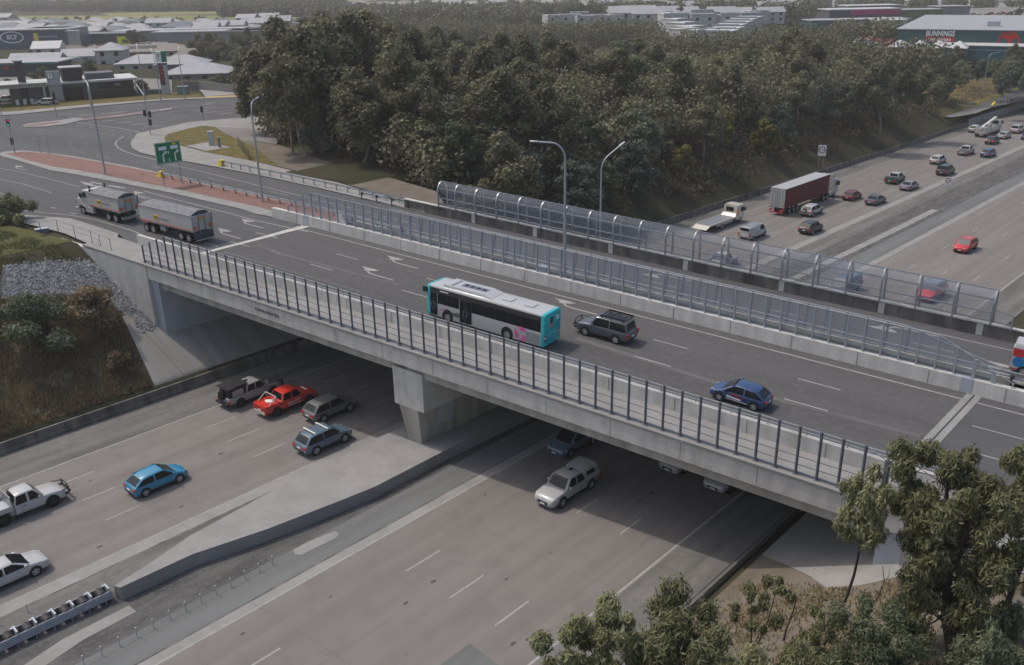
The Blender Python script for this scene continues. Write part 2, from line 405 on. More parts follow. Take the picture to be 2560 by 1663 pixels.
VB = sorted(set([-200, -80, -40]+rng(-20, 0, 5)+rng(0, 45, 1.6)+[46.5, 48.0, 48.25, 60, 72, 83.9, 84.1]+rng(85, 130, 2)+rng(130, 330, 8)+[350, 380, 420, 480, 550, 640, 760, 900, 1100, 1400, 1800, 2400, 3300, 4600, 6500]))
def gridpt(a, b):
    X, Y = solve(a, b); um = mc((X, Y))[0]
    if abs(a) < 400 and b > -60:
        k = min(max(um, 0), 420); w_ = 1-smooth(130, 380, abs(a)); X, Y = solve(a+w_*(off(k)+(offL(k) if a < -60 else 0)), b)
    return X, Y
V = []; FC = []
for a in VM:
    for b in VB:
        X, Y = gridpt(a, b); V.append((X, Y, terrain(X, Y)))
nb = len(VB)
for i in range(len(VM)-1):
    for j in range(nb-1): FC.append((i*nb+j, (i+1)*nb+j, (i+1)*nb+j+1, i*nb+j+1))
me = bpy.data.meshes.new('ground'); me.from_pydata(V, [], FC); me.materials.append(MAT['ground'])
bm = bmesh.new(); bm.from_mesh(me); bmesh.ops.recalc_face_normals(bm, faces=bm.faces)
bm.to_mesh(me); bm.free(); me.shade_smooth(); me.set_sharp_from_angle(angle=math.radians(30))
g = bpy.data.objects.new('ground', me); COL.objects.link(g); g['kind'] = 'structure'
def drape(name, mat, test, vms, vbs, h=.03, kind='structure', rough=0, shift=lambda a: 0):
    """a patch of ground cover following the terrain where test(um, vm, ub, vb) holds"""
    mb = MB(); idx = {}
    for a in vms:
        for b in vbs:
            X, Y = solve(a, b+shift(a)); idx[(a, b)] = (X, Y, terrain(X, Y)+h+(random.random()*rough))
    for i in range(len(vms)-1):
        for j in range(len(vbs)-1):
            c = [(vms[i], vbs[j]), (vms[i+1], vbs[j]), (vms[i+1], vbs[j+1]), (vms[i], vbs[j+1])]
            P = [idx[k] for k in c]; ctr = (sum(p[0] for p in P)/4, sum(p[1] for p in P)/4)
            if test(*mc(ctr), *bc(ctr)): b0 = len(mb.v); mb.v += P; mb.f.append([b0, b0+1, b0+2, b0+3]); mb.m.append(0)
    o = mb.build(name, mat, fix=False)
    bm = bmesh.new(); bm.from_mesh(o.data); bmesh.ops.remove_doubles(bm, verts=bm.verts, dist=.001); bmesh.ops.recalc_face_normals(bm, faces=bm.faces)
    if sum(f.normal.z for f in bm.faces) < 0: bmesh.ops.reverse_faces(bm, faces=bm.faces)
    bm.to_mesh(o.data); bm.free(); o.data.shade_smooth(); o['kind'] = kind
    return o

# ------------------------------------------------------------------ motorway
def mrect(v0, v1, u0=-40, u1=420): return [(u0, v0), (u1, v0), (u1, v1), (u0, v1)]
sheet([mrect(-68.9, -53.7)], .0, 'motorway', 'motorway', 'M')
sheet([mrect(-41.7, -25.9)], .0, 'motorway', 'motorway', 'M')
sheet([[(-40, -74.1), (100, -74.1), (210, -72.4), (420, -72.4), (420, -68.9), (-40, -68.9)]], .0, 'shoulder', 'motorway_shoulder', 'M')
sheet([mrect(-25.9, -22.0)], .0, 'shoulder', 'motorway_shoulder', 'M')
sheet([mrect(-53.7, -52.6)], .0, 'concw', 'motorway_shoulder', 'M')
sheet([mrect(-52.6, -49.9)], .0, 'shoulder', 'motorway_shoulder', 'M')
sheet([mrect(-45.2, -42.6)], .0, 'lowconc', 'motorway_shoulder', 'M')
sheet([mrect(-42.6, -41.7)], .0, 'concw', 'motorway_shoulder', 'M')
sheet([mrect(-49.9, -45.2)], .0, 'median', 'median_strip', 'M')
mb = MB()
for v, d in ((-68.85, None), (-65.75, (3.1, 9.0, 19.8)), (-62.13, (3.1, 9.0, 19.8)), (-58.26, (3.1, 9.0, 19.8)), (-53.8, None), (-41.75, None), (-37.67, (3.1, 9.12, 30.1)), (-33.6, (3.1, 9.12, 30.1)), (-29.75, (3.1, 9.12, 30.1)), (-26.1, None)):
    if d: strip(mb, [(d[2]-5*(d[0]+d[1]), v), (330, v)], .13, .005, 'M', (d[0], d[1], 0))
    else: strip(mb, [(-30, v), (330, v)], .14 if v != -26.1 else .16, .005, 'M')
struct(mb, 'lane_markings', 'line')
mb = MB()    # drain grooves beside the median, dark joint
strip(mb, [(-30, -42.62), (330, -42.62)], .14, .004, 'M'); strip(mb, [(-30, -52.62), (330, -52.62)], .13, .004, 'M')
strip(mb, [(-30, -44.55), (60, -44.55)], .05, .004, 'M')
struct(mb, 'drain_groove', 'concold')
# longitudinal and transverse joints of the concrete pavement
mb = MB()
for v in (-60.3, -56.1, -35.6, -31.7, -63.9, -39.6, -27.9):
    strip(mb, [(-30, v), (330, v)], .02, .003, 'M')
for v0, v1 in ((-74, -53), (-42.5, -22.7)):
    for u in np.arange(-22, 200, 14.6): strip(mb, [(u, v0), (u+1.5, v1)], .022, .003, 'M')
struct(mb, 'pavement_joints', col('joint', (.12,.11,.104), rough=.9))
# oil and tyre stains in lanes, patches
mb = MB(); random.seed(3)
for k in range(130):
    ln = random.choice((-67.3, -63.9, -60.2, -56, -39.7, -35.6, -31.7, -27.9)); u = random.uniform(4, 120); r = random.uniform(.05, .16)
    c = [(u+r*1.4*math.cos(a)*(1+random.random()*.3), ln+random.uniform(-.9, .9)*0+random.uniform(-.6, .6)+0*a, ) for a in (0,)]
    v = ln+random.uniform(-.8, .8); mb.face([Mw(u+r*1.6*math.cos(a), v+r*math.sin(a)*(.6+.5*random.random()), .006) for a in np.arange(0, 6.28, .8)])
struct(mb, 'oil_stains', col('oil', (.08,.074,.07), rough=.8))
mb = MB()    # long tyre smears
for k in range(60):
    ln = random.choice((-67.3, -63.9, -60.2, -56, -39.7, -35.6, -31.7, -27.9)); u = random.uniform(-5, 110); l = random.uniform(3, 14); v = ln+random.choice((-.8, .8))+random.uniform(-.2, .2)
    mb.face([Mw(u, v, .0035), Mw(u+l*.3, v+.07, .0035), Mw(u+l, v+.02, .0035), Mw(u+l*.6, v-.05, .0035)])
struct(mb, 'tyre_smears', col('smear', (.165,.152,.142), rough=.9))
# median strips
sheet([[(100, -47.3), (112, -47.25), (135, -47.2), (151, -47.2), (151, -46.1), (135, -46.0), (112, -46.25), (100, -46.3)]], .01, 'concw', 'median_path', 'M')
sheet([px([(154, 1600), (322, 1514), (341, 1529), (208, 1600)], 'M')], .01, 'concw', 'median_path', 'M')
sheet([px([(60, 1663), (154, 1600), (208, 1600), (90, 1680)], 'M')], .009, 'concw', 'median_path', 'M')
sheet([px([(732, 1376), (770, 1355), (838, 1328), (848, 1335), (840, 1345), (752, 1388), (738, 1386)], 'M')], .012, 'concw', 'median_path', 'M')
# slab / hatch at the bottom edge
sheet([px([(1101, 1663), (1174, 1608), (1238, 1657), (1300, 1700), (1110, 1700)], 'M')], .006, 'lowconc', 'pavement_patch', 'M')
# raised concrete island under the bridge
top = px([(284, 1464), (385, 1400), (472, 1340), (700, 1216), (860, 1138), (950, 1091), (1019, 1061)], 'M', 1.0)
bot = px([(1119, 1122), (937, 1216), (850, 1251), (667, 1322), (480, 1385), (300, 1468)], 'M', 1.0)
isl = top+[(62, -51.9), (88, -51.9), (88, -45.9), (62, -45.6)]+bot
mb = MB(); mb.prism(isl, -.1, 1.0, fn=Mw)
isle = mb.build('concrete_island', 'concw'); isle['kind'] = 'structure'
mb = MB(); strip(mb, [(a, b-.55) for a, b in bot[::-1]]+[(62, -46.2), (88, -46.4)], .035, 1.004, 'M')
for p, q in ((px([(475, 1375)], 'M', 1)[0], px([(700, 1216)], 'M', 1)[0]), ((38, -51.8), (38, -46.6)), ((46, -51.8), (46, -45.8))): strip(mb, [p, q], .03, 1.004, 'M')
struct(mb, 'island_joints', col('joint2', (.25,.24,.22), rough=.9))
# concrete safety barriers along the motorway
def wall_run(name, label, cat, pts, h, w, mat, frame='M', base=0, group=None, cap=None, slopeend=0):
    fn = Mw if frame == 'M' else Bw
    pts = densify(pts, 4); p0 = fn(*pts[0], base); t = thing(name, label, cat, p0, group=group)
    mb = MB(); secs = []
    for i, p in enumerate(pts):
        a = pts[max(i-1, 0)]; b = pts[min(i+1, len(pts)-1)]; dx, dy = b[0]-a[0], b[1]-a[1]; l = math.hypot(dx, dy); nx, ny = -dy/l, dx/l
        hh = h if not slopeend or i > slopeend else h*(.35+.65*i/slopeend)
        q = lambda o, z: fn(p[0]+nx*o, p[1]+ny*o, base+z)
        secs.append([q(-w*.5, 0), q(-w*.5, .18), q(-w*.28, .4), q(-w*.2, hh), q(w*.2, hh), q(w*.28, .4), q(w*.5, .18), q(w*.5, 0)])
    mb.loft(secs); mb.build('barrier_wall', mat, t)
    if cap:
        c = MB(); strip(c, pts, w*.5, base+h+.01, frame, thick=.05); c.build('coping', cap, t)
    return t
wall_run('safety_barrier', 'low stained concrete barrier at the foot of the left cutting and the tree covered bank', 'barrier', [(-30, -74.3), (100, -74.3), (210, -72.6), (246, -72.6)], 1.0, .55, 'concold')
wall_run('retaining_wall', 'clean pale concrete wall below the grass verge at the far right', 'wall', [(246, -72.5), (420, -72.5)], 1.7, .5, 'concw')
wall_run('kerb_wall', 'low dark kerb wall along the right shoulder under the near bridge', 'kerb', [(-20, -22.0), (90, -22.0)], .35, .5, 'shoulder')

# ------------------------------------------------------------------ arterial road west of the bridge
road = px([(-260, 640), (-200, 420), (-150, 300), (45, 287), (139, 277), (226, 268), (400, 252.5), (512, 247.5), (661, 241), (900, 226), (1000, 250), (900, 272), (650, 293), (563, 299), (472, 307), (400, 323), (343, 335), (326, 358), (331, 373), (353, 384), (391, 392), (436, 400), (654, 441), (798, 472), (870, 489)])
art = road+[(75.3, 80.2), (76.6, 52.1), (87, 52.1)]+px([(297, 585), (177, 547), (62, 538), (0, 532)])
sheet([art], .0, 'asphalt2', 'arterial_road')
sheet([[(-80, 71.25), (75.3, 71.25), (75.3, 80.2), (-80, 80.2)], [(-80, 52.1), (8, 52.1), (6, 67.4), (-80, 67.4)]], .0, 'asphalt2', 'arterial_road')
sheet([[(7.2, 52.1), (6.0, 67.4), (74.9, 67.4), (76.4, 52.1)]], .012, 'asphalt', 'bridge_road_surface')
sheet([px([(60, 560), (62, 539), (177, 548), (297, 586)])+[(88, 52.0), (77, 51.7), (77, 48.7), (86.5, 48.6)]+px([(160, 585)])], .1, 'concw', 'footpath')
sheet([[(77, 51.7), (77, 48.6), (6.5, 48.6), (-14, 48.6), (-14, 51.7)]], .1, 'concw', 'footpath')
# corner apron, slip road verge, grass island
sheet([px([(326, 358), (343, 335), (400, 323), (472, 307), (563, 299), (650, 293), (690, 292), (720, 330), (640, 350), (625, 403), (672, 414), (830, 454), (1000, 505), (1075, 528), (1062, 534), (870, 489), (798, 472), (654, 441), (436, 400), (391, 392), (353, 384), (331, 373)])], .1, 'concw', 'footpath')
sheet([px([(411, 345), (423, 336), (472, 323), (509, 316), (538, 319), (563, 336), (596, 350), (640, 372), (700, 420), (625, 403), (516, 383), (462, 368), (414, 356)])], .13, 'grass', 'grass_verge')
sheet([px([(540, 318), (640, 326), (720, 330), (690, 362), (600, 350), (563, 336)])], .14, 'gravel', 'footpath')
sheet([px([(465, 367), (518, 358), (578, 371), (516, 380)])], .16, 'concw', 'concrete_pad')
# bank below the fence, brown mulch
sheet([px([(625, 404), (600, 352), (690, 362), (800, 400), (950, 440), (1090, 480), (1110, 510), (1060, 522), (1000, 503), (830, 452), (672, 412)])], .12, 'soil', 'mulch_bank')
# far verge beyond the side road: kerb path + dry grass
sheet([px([(-150, 300), (45, 287), (139, 277), (226, 268), (400, 252.5), (512, 247.5), (512, 244.5), (400, 249), (226, 262), (139, 270), (45, 279), (-150, 290)])], .12, 'concw', 'kerb_path')
sheet([px([(-150, 290), (45, 279), (139, 270), (226, 262), (400, 249), (512, 244.5), (500, 236), (430, 232), (250, 244), (110, 256), (70, 258), (-150, 272)])], .1, 'grass', 'grass_verge')
sheet([px([(512, 247.5), (661, 241), (720, 237), (700, 234), (600, 236), (513, 243)])], .1, 'redpave' if 0 else 'concw', 'kerb_path')
sheet([px([(513, 246.5), (661, 240), (660, 237.3), (600, 238.6), (513, 243)])], .12, col('ochre', (.42,.3,.13), rough=.9) and 'ochre', 'ochre_paving')
sheet([px([(497, 225), (530, 228), (700, 232), (700, 234.5), (600, 236), (513, 243), (505, 232)])], .1, 'concw', 'driveway')
# petrol station forecourt and car park
sheet([px([(-150, 272), (70, 258), (110, 256), (250, 244), (430, 232), (430, 200), (-150, 170)])], .08, 'gravel', 'forecourt')
# red paved median with concrete kerb
ko = px([(-3, 386), (10, 381), (63, 378.3), (127, 385), (192, 394), (268, 408), (330, 419), (400, 434), (500, 458), (640, 489), (760, 514), (850, 530)])
ki = px([(640, 537), (600, 524), (530, 508), (430, 485), (349, 469), (268, 453), (200, 440), (127, 428), (75, 412), (30, 399), (5, 393)])
mb = MB(); mb.prism(densify(ko, 4)+[(71.5, 69.9), (71.5, 68.4)]+densify(ki, 4), -.1, .14, fn=Bw); struct(mb, 'traffic_island', 'concw')
ri = px([(12, 386), (63, 381), (127, 388), (192, 397), (268, 411), (400, 437), (500, 461), (640, 492), (760, 517), (840, 534)])+[(72, 68.6)]+px([(640, 519), (530, 495), (430, 472), (349, 457), (268, 441), (200, 429), (127, 418), (75, 404), (30, 391)])
sheet([ri], .147, 'redpave', 'red_paving')
# narrow island in the side road
mb = MB(); mb.prism(px([(55, 316), (75, 310), (110, 306), (160, 301), (185, 297), (215, 298), (300, 288), (430, 271), (430, 275), (300, 293), (200, 303), (165, 312), (110, 318), (65, 319)]), -.05, .13, fn=Bw); struct(mb, 'traffic_island', 'concw')
sheet([px([(66, 315), (110, 309), (150, 305), (150, 308), (110, 314), (70, 317)]), px([(205, 298.5), (300, 288.6), (400, 276.5), (400, 277.8), (300, 291), (210, 301)])], .137, 'redpave', 'red_paving')
# markings
mb = MB()
L = lambda pts, w=.13, dash=None, h=.02: strip(mb, px(pts), w, h, 'B', dash)
def LB(u0, u1, v, w=.13, dash=None, h=.02): strip(mb, [(u0, v), (u1, v)], w, h, 'B', dash)
LB(-60, 76, 66.05, .16); LB(-60, -6, 58.29, .13, (3.2, 8.9, 0)); LB(-60, 76, 52.9, .14)
LB(6-12.1*3, 110, 58.29, .13, (3.2, 8.9, 9.15)); LB(6-12.1*3, 108, 62.16, .13, (3.2, 8.9, 9.75))
mb.v.clear(); mb.f.clear(); mb.m.clear()
d0, d1 = hitB(1004, 726)[0], hitB(840.1, 635.2)[0]
for k in range(-7, 3):
    for v, dd in ((58.29, d0), (62.16, d1)):
        u = dd+12.05*k; LB(u-3.15, u, v)
LB(-60, 76, 66.05, .17); LB(-60, 86, 52.95, .14)
L([(33, 525), (172, 538), (240, 550), (253, 554), (330, 577), (372, 595)], .16)                                # left edge line
L([(430, 497), (640, 552), (770, 580)], .17); L([(360, 478), (430, 497)], .17)
L([(0, 421), (60, 432), (200, 468)], .13); L([(0, 449), (60, 461), (130, 483)], .13); L([(0, 483), (54, 499)], .13)
for a, b in (((78, 505), (92, 509)), ((127, 518), (140, 521.5)), ((177, 533), (191, 535.5)), ((344, 492), (367, 498)), ((-10, 398), (12, 396))): L([a, b], .16)
for a, b in (((188, 516), (205, 522)), ((640, 582), (694, 595)), ((510, 607), (545, 617))): L([a, b], .13)
L([(398, 406), (460, 419), (640, 463), (800, 502), (1040, 562)], .15); 
LB(-60, 62.5, 77.95, .16)
for a, b in (((376, 416), (412, 422)), ((520, 445), (560, 454)), ((677, 479), (719, 489)), ((240, 389), (272, 396))): L([a, b], .12)
L([(308, 342), (292, 352), (288, 360), (295, 370), (312, 379), (345, 390), (398, 402)], .2)                  # turn curve
L([(235, 334), (205, 342), (183, 352), (175, 360), (178, 369), (192, 377), (218, 387)], .16, (1.0, .8, 0))
L([(190, 356), (236, 358)], .1)
L([(190, 307), (300, 321), (350, 331)], .25); L([(168, 312), (240, 321), (345, 333)], .12, (1.6, .7, 0)); L([(125, 316), (235, 331), (330, 345)], .12, (2, .8, 0))
L([(45, 340), (73, 336), (110, 328), (165, 322)], .1, (1.2, 1.2, 0)); 
L([(430, 290), (600, 274), (700, 268)], .13); L([(390, 283), (520, 272), (700, 261), (860, 250)], .18); L([(400, 318), (470, 305), (620, 292), (700, 286)], .14)
L([(400, 300), (440, 296)], .13); L([(400, 307), (472, 291)], .1); L([(530, 285), (600, 280)], .1); L([(200, 300), (330, 284), (430, 277)], .13)
L([(90, 289), (200, 285), (330, 270)], .1, (2, 2, 0)); L([(520, 262), (620, 253)], .12, (4, 4, 0)); L([(60, 300), (150, 296)], .12)
for a in ((228, 287), (285, 283), (305, 281), (320, 278.5), (205, 293), (455, 267), (490, 264), (540, 267), (532, 260), (540, 256), (290, 301), (325, 305), (362, 309.5), (394, 314), (520, 276), (543, 279.5), (578, 283), (610, 262), (660, 270)):
    u, v = hitB(*a); strip(mb, [(u, v-.0), (u+1.2, v-2.0)], .45, .022)
for a in ((215, 458), (222, 462), (228, 464), (240, 458), (285, 467), (296, 468)): 
    u, v = hitB(*a); strip(mb, [(u+1.3, v), (u-1.5, v)], .35, .022)
# second carriageway dashes
for k in range(-1, 6): LB(60-12.05*k-3.2, 60-12.05*k, 74.6, .13)
for y0 in range(6): L([(2500-30, 905+y0*11), (2570, 930+y0*11)], .5) if y0 < 4 else None
struct(mb, 'road_markings', 'line')
mb = MB()    # lane arrows, drawn flat on the road: bent shaft with a sideways head, pointing right
def arrow(x, y, s=1.0, flip=1, frame='B'):
    u, v = hitB(x, y)
    def P(a, b): return (u+a*s, v+b*s*flip)
    shaft = [(-3.0, -.0), (-.6, .0), (.3, .12), (.75, .5)]
    strip(mb, [P(*q) for q in shaft], .2*s, .025)
    mb.face([Bw(*P(*q), .026) for q in ((1.15, .35), (.25, .75), (-.15, 1.2), (.6, 1.25), (2.2, 1.15), (1.35, .75))])
for a in ((925, 685), (988, 657), (556, 585), (615, 560), (1420, 768), (40, 421), (340, 488)): arrow(*a)
arrow(1660, 688, 1, -1); arrow(2250, 820, 1.2, -1)
struct(mb, 'lane_arrows', 'line')
# worn pale streaks on the deck, expansion joints
mb = MB()
for pts, w in (([(640, 610), (700, 635), (1000, 712)], .5), ([(1440, 845), (1800, 960), (2300, 1090)], .55), ([(560, 630), (900, 728)], .25)):
    strip(mb, px(pts), w, .0165)
o = struct(mb, 'worn_streak', 'worn')
jl = [(75.0, 67.4), (76.6, 52.1)]; jr = [(5.9, 67.4), (7.9, 52.1)]
mb = MB(); strip(mb, jl, .62, .024); struct(mb, 'expansion_joint', 'conc')
mb = MB(); strip(mb, jr, 1.0, .024); struct(mb, 'expansion_joint', 'concw')
mb = MB(); strip(mb, [(a, b) for a, b in jr], .12, .029); struct(mb, 'joint_seal', 'steeld')
def uofx(x, v, dz=0, lo=0, hi=140):
    for _ in range(50):
        m = (lo+hi)/2; P = Bw(m, v, dz)-EYE; X = CX+F*P.dot(RT)/P.dot(FW)
        if X > x: lo = m
        else: hi = m
    return lo
# ------------------------------------------------------------------ bridges
def bridge():
    t = thing('road_bridge', 'wide pale concrete road bridge carrying the bus over the motorway', 'bridge', Bw(42, 58, 0))
    def slab(name, mat, u0a, u0b, u1a, u1b, va, vb_, z0, z1):
        mb = MB(); mb.hexa([Bw(u0a, va, z0), Bw(u1a, va, z0), Bw(u1b, vb_, z0), Bw(u0b, vb_, z0), Bw(u0a, va, z1), Bw(u1a, va, z1), Bw(u1b, vb_, z1), Bw(u0b, vb_, z1)])
        return mb.build(name, mat, t)
    slab('deck', 'conc', 6, 4.5, 78, 76.5, 48.25, 68.2, -.45, -.02)
    # outer fascia with coping lip
    mb = MB(); mb.hexa([Bw(6.5, 48.05, -1.25), Bw(77.3, 48.05, -1.25), Bw(77.3, 48.26, -1.25), Bw(6.5, 48.26, -1.25), Bw(6.5, 48.05, .1), Bw(77.3, 48.05, .1), Bw(77.3, 48.26, .1), Bw(6.5, 48.26, .1)])
    fa = mb.build('fascia', 'conc', t)
    for u in np.arange(10, 77, 5.2):
        mb = MB(); mb.hexa([Bw(u, 48.043, -1.2), Bw(u+.04, 48.043, -1.2), Bw(u+.04, 48.06, -1.2), Bw(u, 48.06, -1.2), Bw(u, 48.043, -.02), Bw(u+.04, 48.043, -.02), Bw(u+.04, 48.06, -.02), Bw(u, 48.06, -.02)]); mb.build('joint_line', col('jointd', (.2,.19,.18), rough=.9), fa)
    text('YAWALPAH RD', .46, Bw(uofx(667, 48.05, -.62), 48.03, -.62), Bw(50, 48.1, 0)-Bw(60, 48.1, 0), (0,0,1), 'ink', fa, 'lettering', local=False, depth=.01, wscale=1.0)
    mb = MB(); mb.hexa([Bw(6.5, 47.98, .1), Bw(88, 47.98, .1), Bw(88, 48.75, .1), Bw(6.5, 48.75, .1), Bw(6.5, 47.98, .3), Bw(88, 47.98, .3), Bw(88, 48.75, .3), Bw(6.5, 48.75, .3)][0:8])
    o = mb.build('coping', 'concw', t)
    slab('girder', 'concstain', 8.5, 7, 44.4, 43, 48.6, 67.8, -2.2, -.46)
    slab('girder', 'concstain', 45.2, 43.8, 76.3, 75, 48.6, 67.8, -2.2, -.46)
    # pier: headstock on a wall that tapers downwards, in the island
    def lead(u, v): return u+(48-v)*.137    # parallel with the motorway
    mb = MB(); mb.hexa([Bw(lead(a, v), v, z) for z in (-5.1, -1.75) for a, v in ((42.7, 48.35), (45.8, 48.35), (45.8, 68.6), (42.7, 68.6))]); hs = mb.build('headstock', 'conc', t)
    mb = MB(); mb.hexa([Bw(lead(a, v), v, z) for z, hw, vo in ((-9.0, .62, 1.5), (-5.1, 1.0, .95)) for a, v in ((44.35-hw, 47.4+vo), (44.35+hw, 47.4+vo), (44.35+hw, 68.2), (44.35-hw, 68.2))]); pw = mb.build('pier_wall', 'concstain', t)
    f = lambda v, z, o=0: Bw(lead(44.35-(1.0-.38*((-5.1-z)/3.9))-.012-o, v), v, z); mb = MB()
    mb.face([f(50.6, -7.3), f(52.4, -7.3), f(52.4, -5.5), f(50.6, -5.5)])
    mb.build('painted_patch', col('patch', (.4,.41,.44), rough=.8), pw)
    # abutments
    for u0, u1, n in ((76.2, 79.5, 1), (3.5, 7.9, 1)):
        mb = MB(); mb.hexa([Bw(lead(a, v), v, z) for z in (-9.5, -.46) for a, v in ((u0, 48.3), (u1, 48.3), (u1, 68), (u0, 68))]); mb.build('abutment', 'concblue', t)
    mb = MB()   # wing walls: west one is a triangle hanging from the footpath
    mb.hexa([Bw(77.35, 48.0, -8.5), Bw(93, 48.0, -3.5), Bw(93, 48.55, -3.5), Bw(77.35, 48.55, -8.5), Bw(77.35, 48.0, .09), Bw(93, 48.0, .0), Bw(93, 48.55, .0), Bw(77.35, 48.55, .09)]); mb.build('wing_wall', 'conc', t)
    mb = MB(); mb.hexa([Bw(-3, 48.0, -8), Bw(6.4, 48.0, -8), Bw(6.4, 48.55, -8), Bw(-3, 48.55, -8), Bw(-16, 48.0, .09), Bw(6.4, 48.0, .09), Bw(6.4, 48.55, .09), Bw(-16, 48.55, .09)]); mb.build('wing_wall', 'concw', t)
    # parapets
    for name, v0, v1, u0, u1, hh in (('parapet', 51.7, 52.1, -22, 84, 1.12), ('parapet', 67.4, 67.9, -25, 81, 1.12)):
        mb = MB(); us = list(np.arange(u0, u1, 4))+[u1]
        secs = [[Bw(u, v0, .0), Bw(u, v1+.12, 0), Bw(u, v1, hh), Bw(u, v0+.05, hh)] for u in us]
        if v0 > 60: secs = [[Bw(u, v0-.12, 0), Bw(u, v1, 0), Bw(u, v1, hh), Bw(u, v0, hh)] for u in us]
        mb.loft(secs); pa = mb.build(name, 'conc', t)
        for u in np.arange(u0+3, u1, 5.2):
            vv = v0-.006 if v0 < 60 else v0-.126; mb = MB()
            mb.bar(Bw(u, vv, .05), Bw(u, (v0+.04 if v0 < 60 else v0-.006), hh-.03), .03); mb.build('joint_line', col('jointd', (.2,.19,.18), rough=.9), pa)
        for u in (6.6, 75.4) if v0 > 60 else ():
            mb = MB(); mb.hexa([Bw(u-.4, v0-.16, .03), Bw(u+.4, v0-.16, .03), Bw(u+.4, v0-.1, .03), Bw(u-.4, v0-.1, .03), Bw(u-.4, v0-.03, 1.14), Bw(u+.4, v0-.03, 1.14), Bw(u+.4, v1+.03, 1.14), Bw(u-.4, v1+.03, 1.14)]); mb.build('joint_cover_plate', 'steell', pa)
    return t
bridge()
# second, older bridge behind
def bridge2():
    t = thing('road_bridge', 'older stained concrete bridge with the caged walkway behind the main bridge', 'bridge', Bw(42, 76, 0))
    def blk(name, mat, u0, u1, v0, v1, z0, z1):
        mb = MB(); mb.hexa([Bw(a+(60-v)*.137, v, z) for z in (z0, z1) for a, v in ((u0, v0), (u1, v0), (u1, v1), (u0, v1))]); return mb.build(name, mat, t)
    blk('deck', 'concold', 7, 78, 71.2, 82.3, -.45, -.02)
    blk('girder', 'concold', 9, 77, 72, 81.6, -2.0, -.46)
    blk('pier_wall', 'concold', 44.6, 45.8, 72.4, 81, -10.5, -2.0)
    blk('abutment', 'concold', 76.5, 79.5, 71.3, 82.2, -9.5, -.46); blk('abutment', 'concold', 4, 8, 71.3, 82.2, -9.5, -.46)
    mb = MB(); us = list(np.arange(4, 71, 4))+[71.5]
    mb.loft([[Bw(u, 79.75, 0), Bw(u, 80.15, 0), Bw(u, 80.1, 1.1), Bw(u, 79.8, 1.1)] for u in us]); pa = mb.build('parapet', 'concold', t)
    mb = MB(); mb.loft([[Bw(u, 79.7, 1.1), Bw(u, 80.2, 1.1), Bw(u, 80.2, 1.2), Bw(u, 79.7, 1.2)] for u in us]); mb.build('coping', 'conc', t)
    for u in (7.6, 15.6, 24.7, 34.5, 43, 52.5, 61):
        mb = MB(); mb.hexa([Bw(u-.25, 79.73, .05), Bw(u+.25, 79.73, .05), Bw(u+.25, 79.77, .05), Bw(u-.25, 79.77, .05), Bw(u-.25, 79.76, 1.08), Bw(u+.25, 79.76, 1.08), Bw(u+.25, 79.8, 1.08), Bw(u-.25, 79.8, 1.08)]); mb.build('repair_patch', 'conc', pa)
    mb = MB(); mb.loft([[Bw(u, 71.2, -.3), Bw(u, 71.6, -.3), Bw(u, 71.6, .35), Bw(u, 71.2, .35)] for u in us]); mb.build('kerb_upstand', 'concstain', t)
    blk('kerb_plate', 'concw', 6.0, 7.0, 79.6, 80.25, .02, 1.24)
bridge2()
# near safety fence on the outer edge of the footpath
def posts_at(name, mb_fn, t, us):
    base = None
    for i, u in enumerate(us):
        o = mb_fn(u) if base is None else None
def near_fence():
    t = thing('safety_fence', 'long dark steel post fence along the outer edge of the bridge footpath', 'fence', Bw(42, 48.45, .3))
    u0, s = 77.95, 1.2735; n = 59
    for i in range(n):
        u = u0-s*i; hh = 3.35
        if i < 3: hh = (1.75, 2.3, 2.85)[i]
        if i > 54: hh = 3.35-.55*(i-54)
        w = .17 if i != 55 else .34
        mb = MB(); a, b = Bw(u, 48.42, .28), Bw(u, 48.42, hh+.2)
        D = Vector((cB, sB, 0))*w/2; N = Vector((sB, -cB, 0))*.09
        mb.hexa([a-D-N*.25, a+D-N*.25, a+D+N*.25, a-D+N*.25, b-D-N*.25, b+D-N*.25, b+D+N*.25, b-D+N*.25])
        mb.hexa([a-D*.25-N, a+D*.25-N, a+D*.25+N*.9, a-D*.25+N*.9, b-D*.25-N, b+D*.25-N, b+D*.25+N*.9, b-D*.25+N*.9])
        mb.hexa([a-D*1.6-N*1.5-Vector((0,0,.0)), a+D*1.6-N*1.5, a+D*1.6+N*1.5, a-D*1.6+N*1.5, a-D*1.6-N*1.5+Vector((0,0,.04)), a+D*1.6-N*1.5+Vector((0,0,.04)), a+D*1.6+N*1.5+Vector((0,0,.04)), a-D*1.6+N*1.5+Vector((0,0,.04))])
        mb.build('post', 'steelb', t)
    hz = lambda i: (1.75, 2.3, 2.85)[i] if i < 3 else (3.35 if i <= 54 else 3.35-.55*(i-54))
    mb = MB()
    for i in range(n-1):
        for k in (.0,): mb.bar(Bw(u0-s*i, 48.45, hz(i)+.13), Bw(u0-s*(i+1), 48.45, hz(i+1)+.13), .06)
    mb.build('top_rail', 'steell', t)
    for hgt in (.42, .95, 1.5):
        mb = MB()
        for i in range(n-1): mb.bar(Bw(u0-s*i, 48.45, hgt), Bw(u0-s*(i+1), 48.45, hgt), .035 if hgt > .5 else .09)
        mb.build('rail', 'steelb', t)
    mb = MB()
    for i in range(n-1): mb.face([Bw(u0-s*i, 48.46, .35), Bw(u0-s*(i+1), 48.46, .35), Bw(u0-s*(i+1), 48.46, hz(i+1)), Bw(u0-s*i, 48.46, hz(i))])
    mb.build('mesh_infill', 'thinmesh', t)
near_fence()
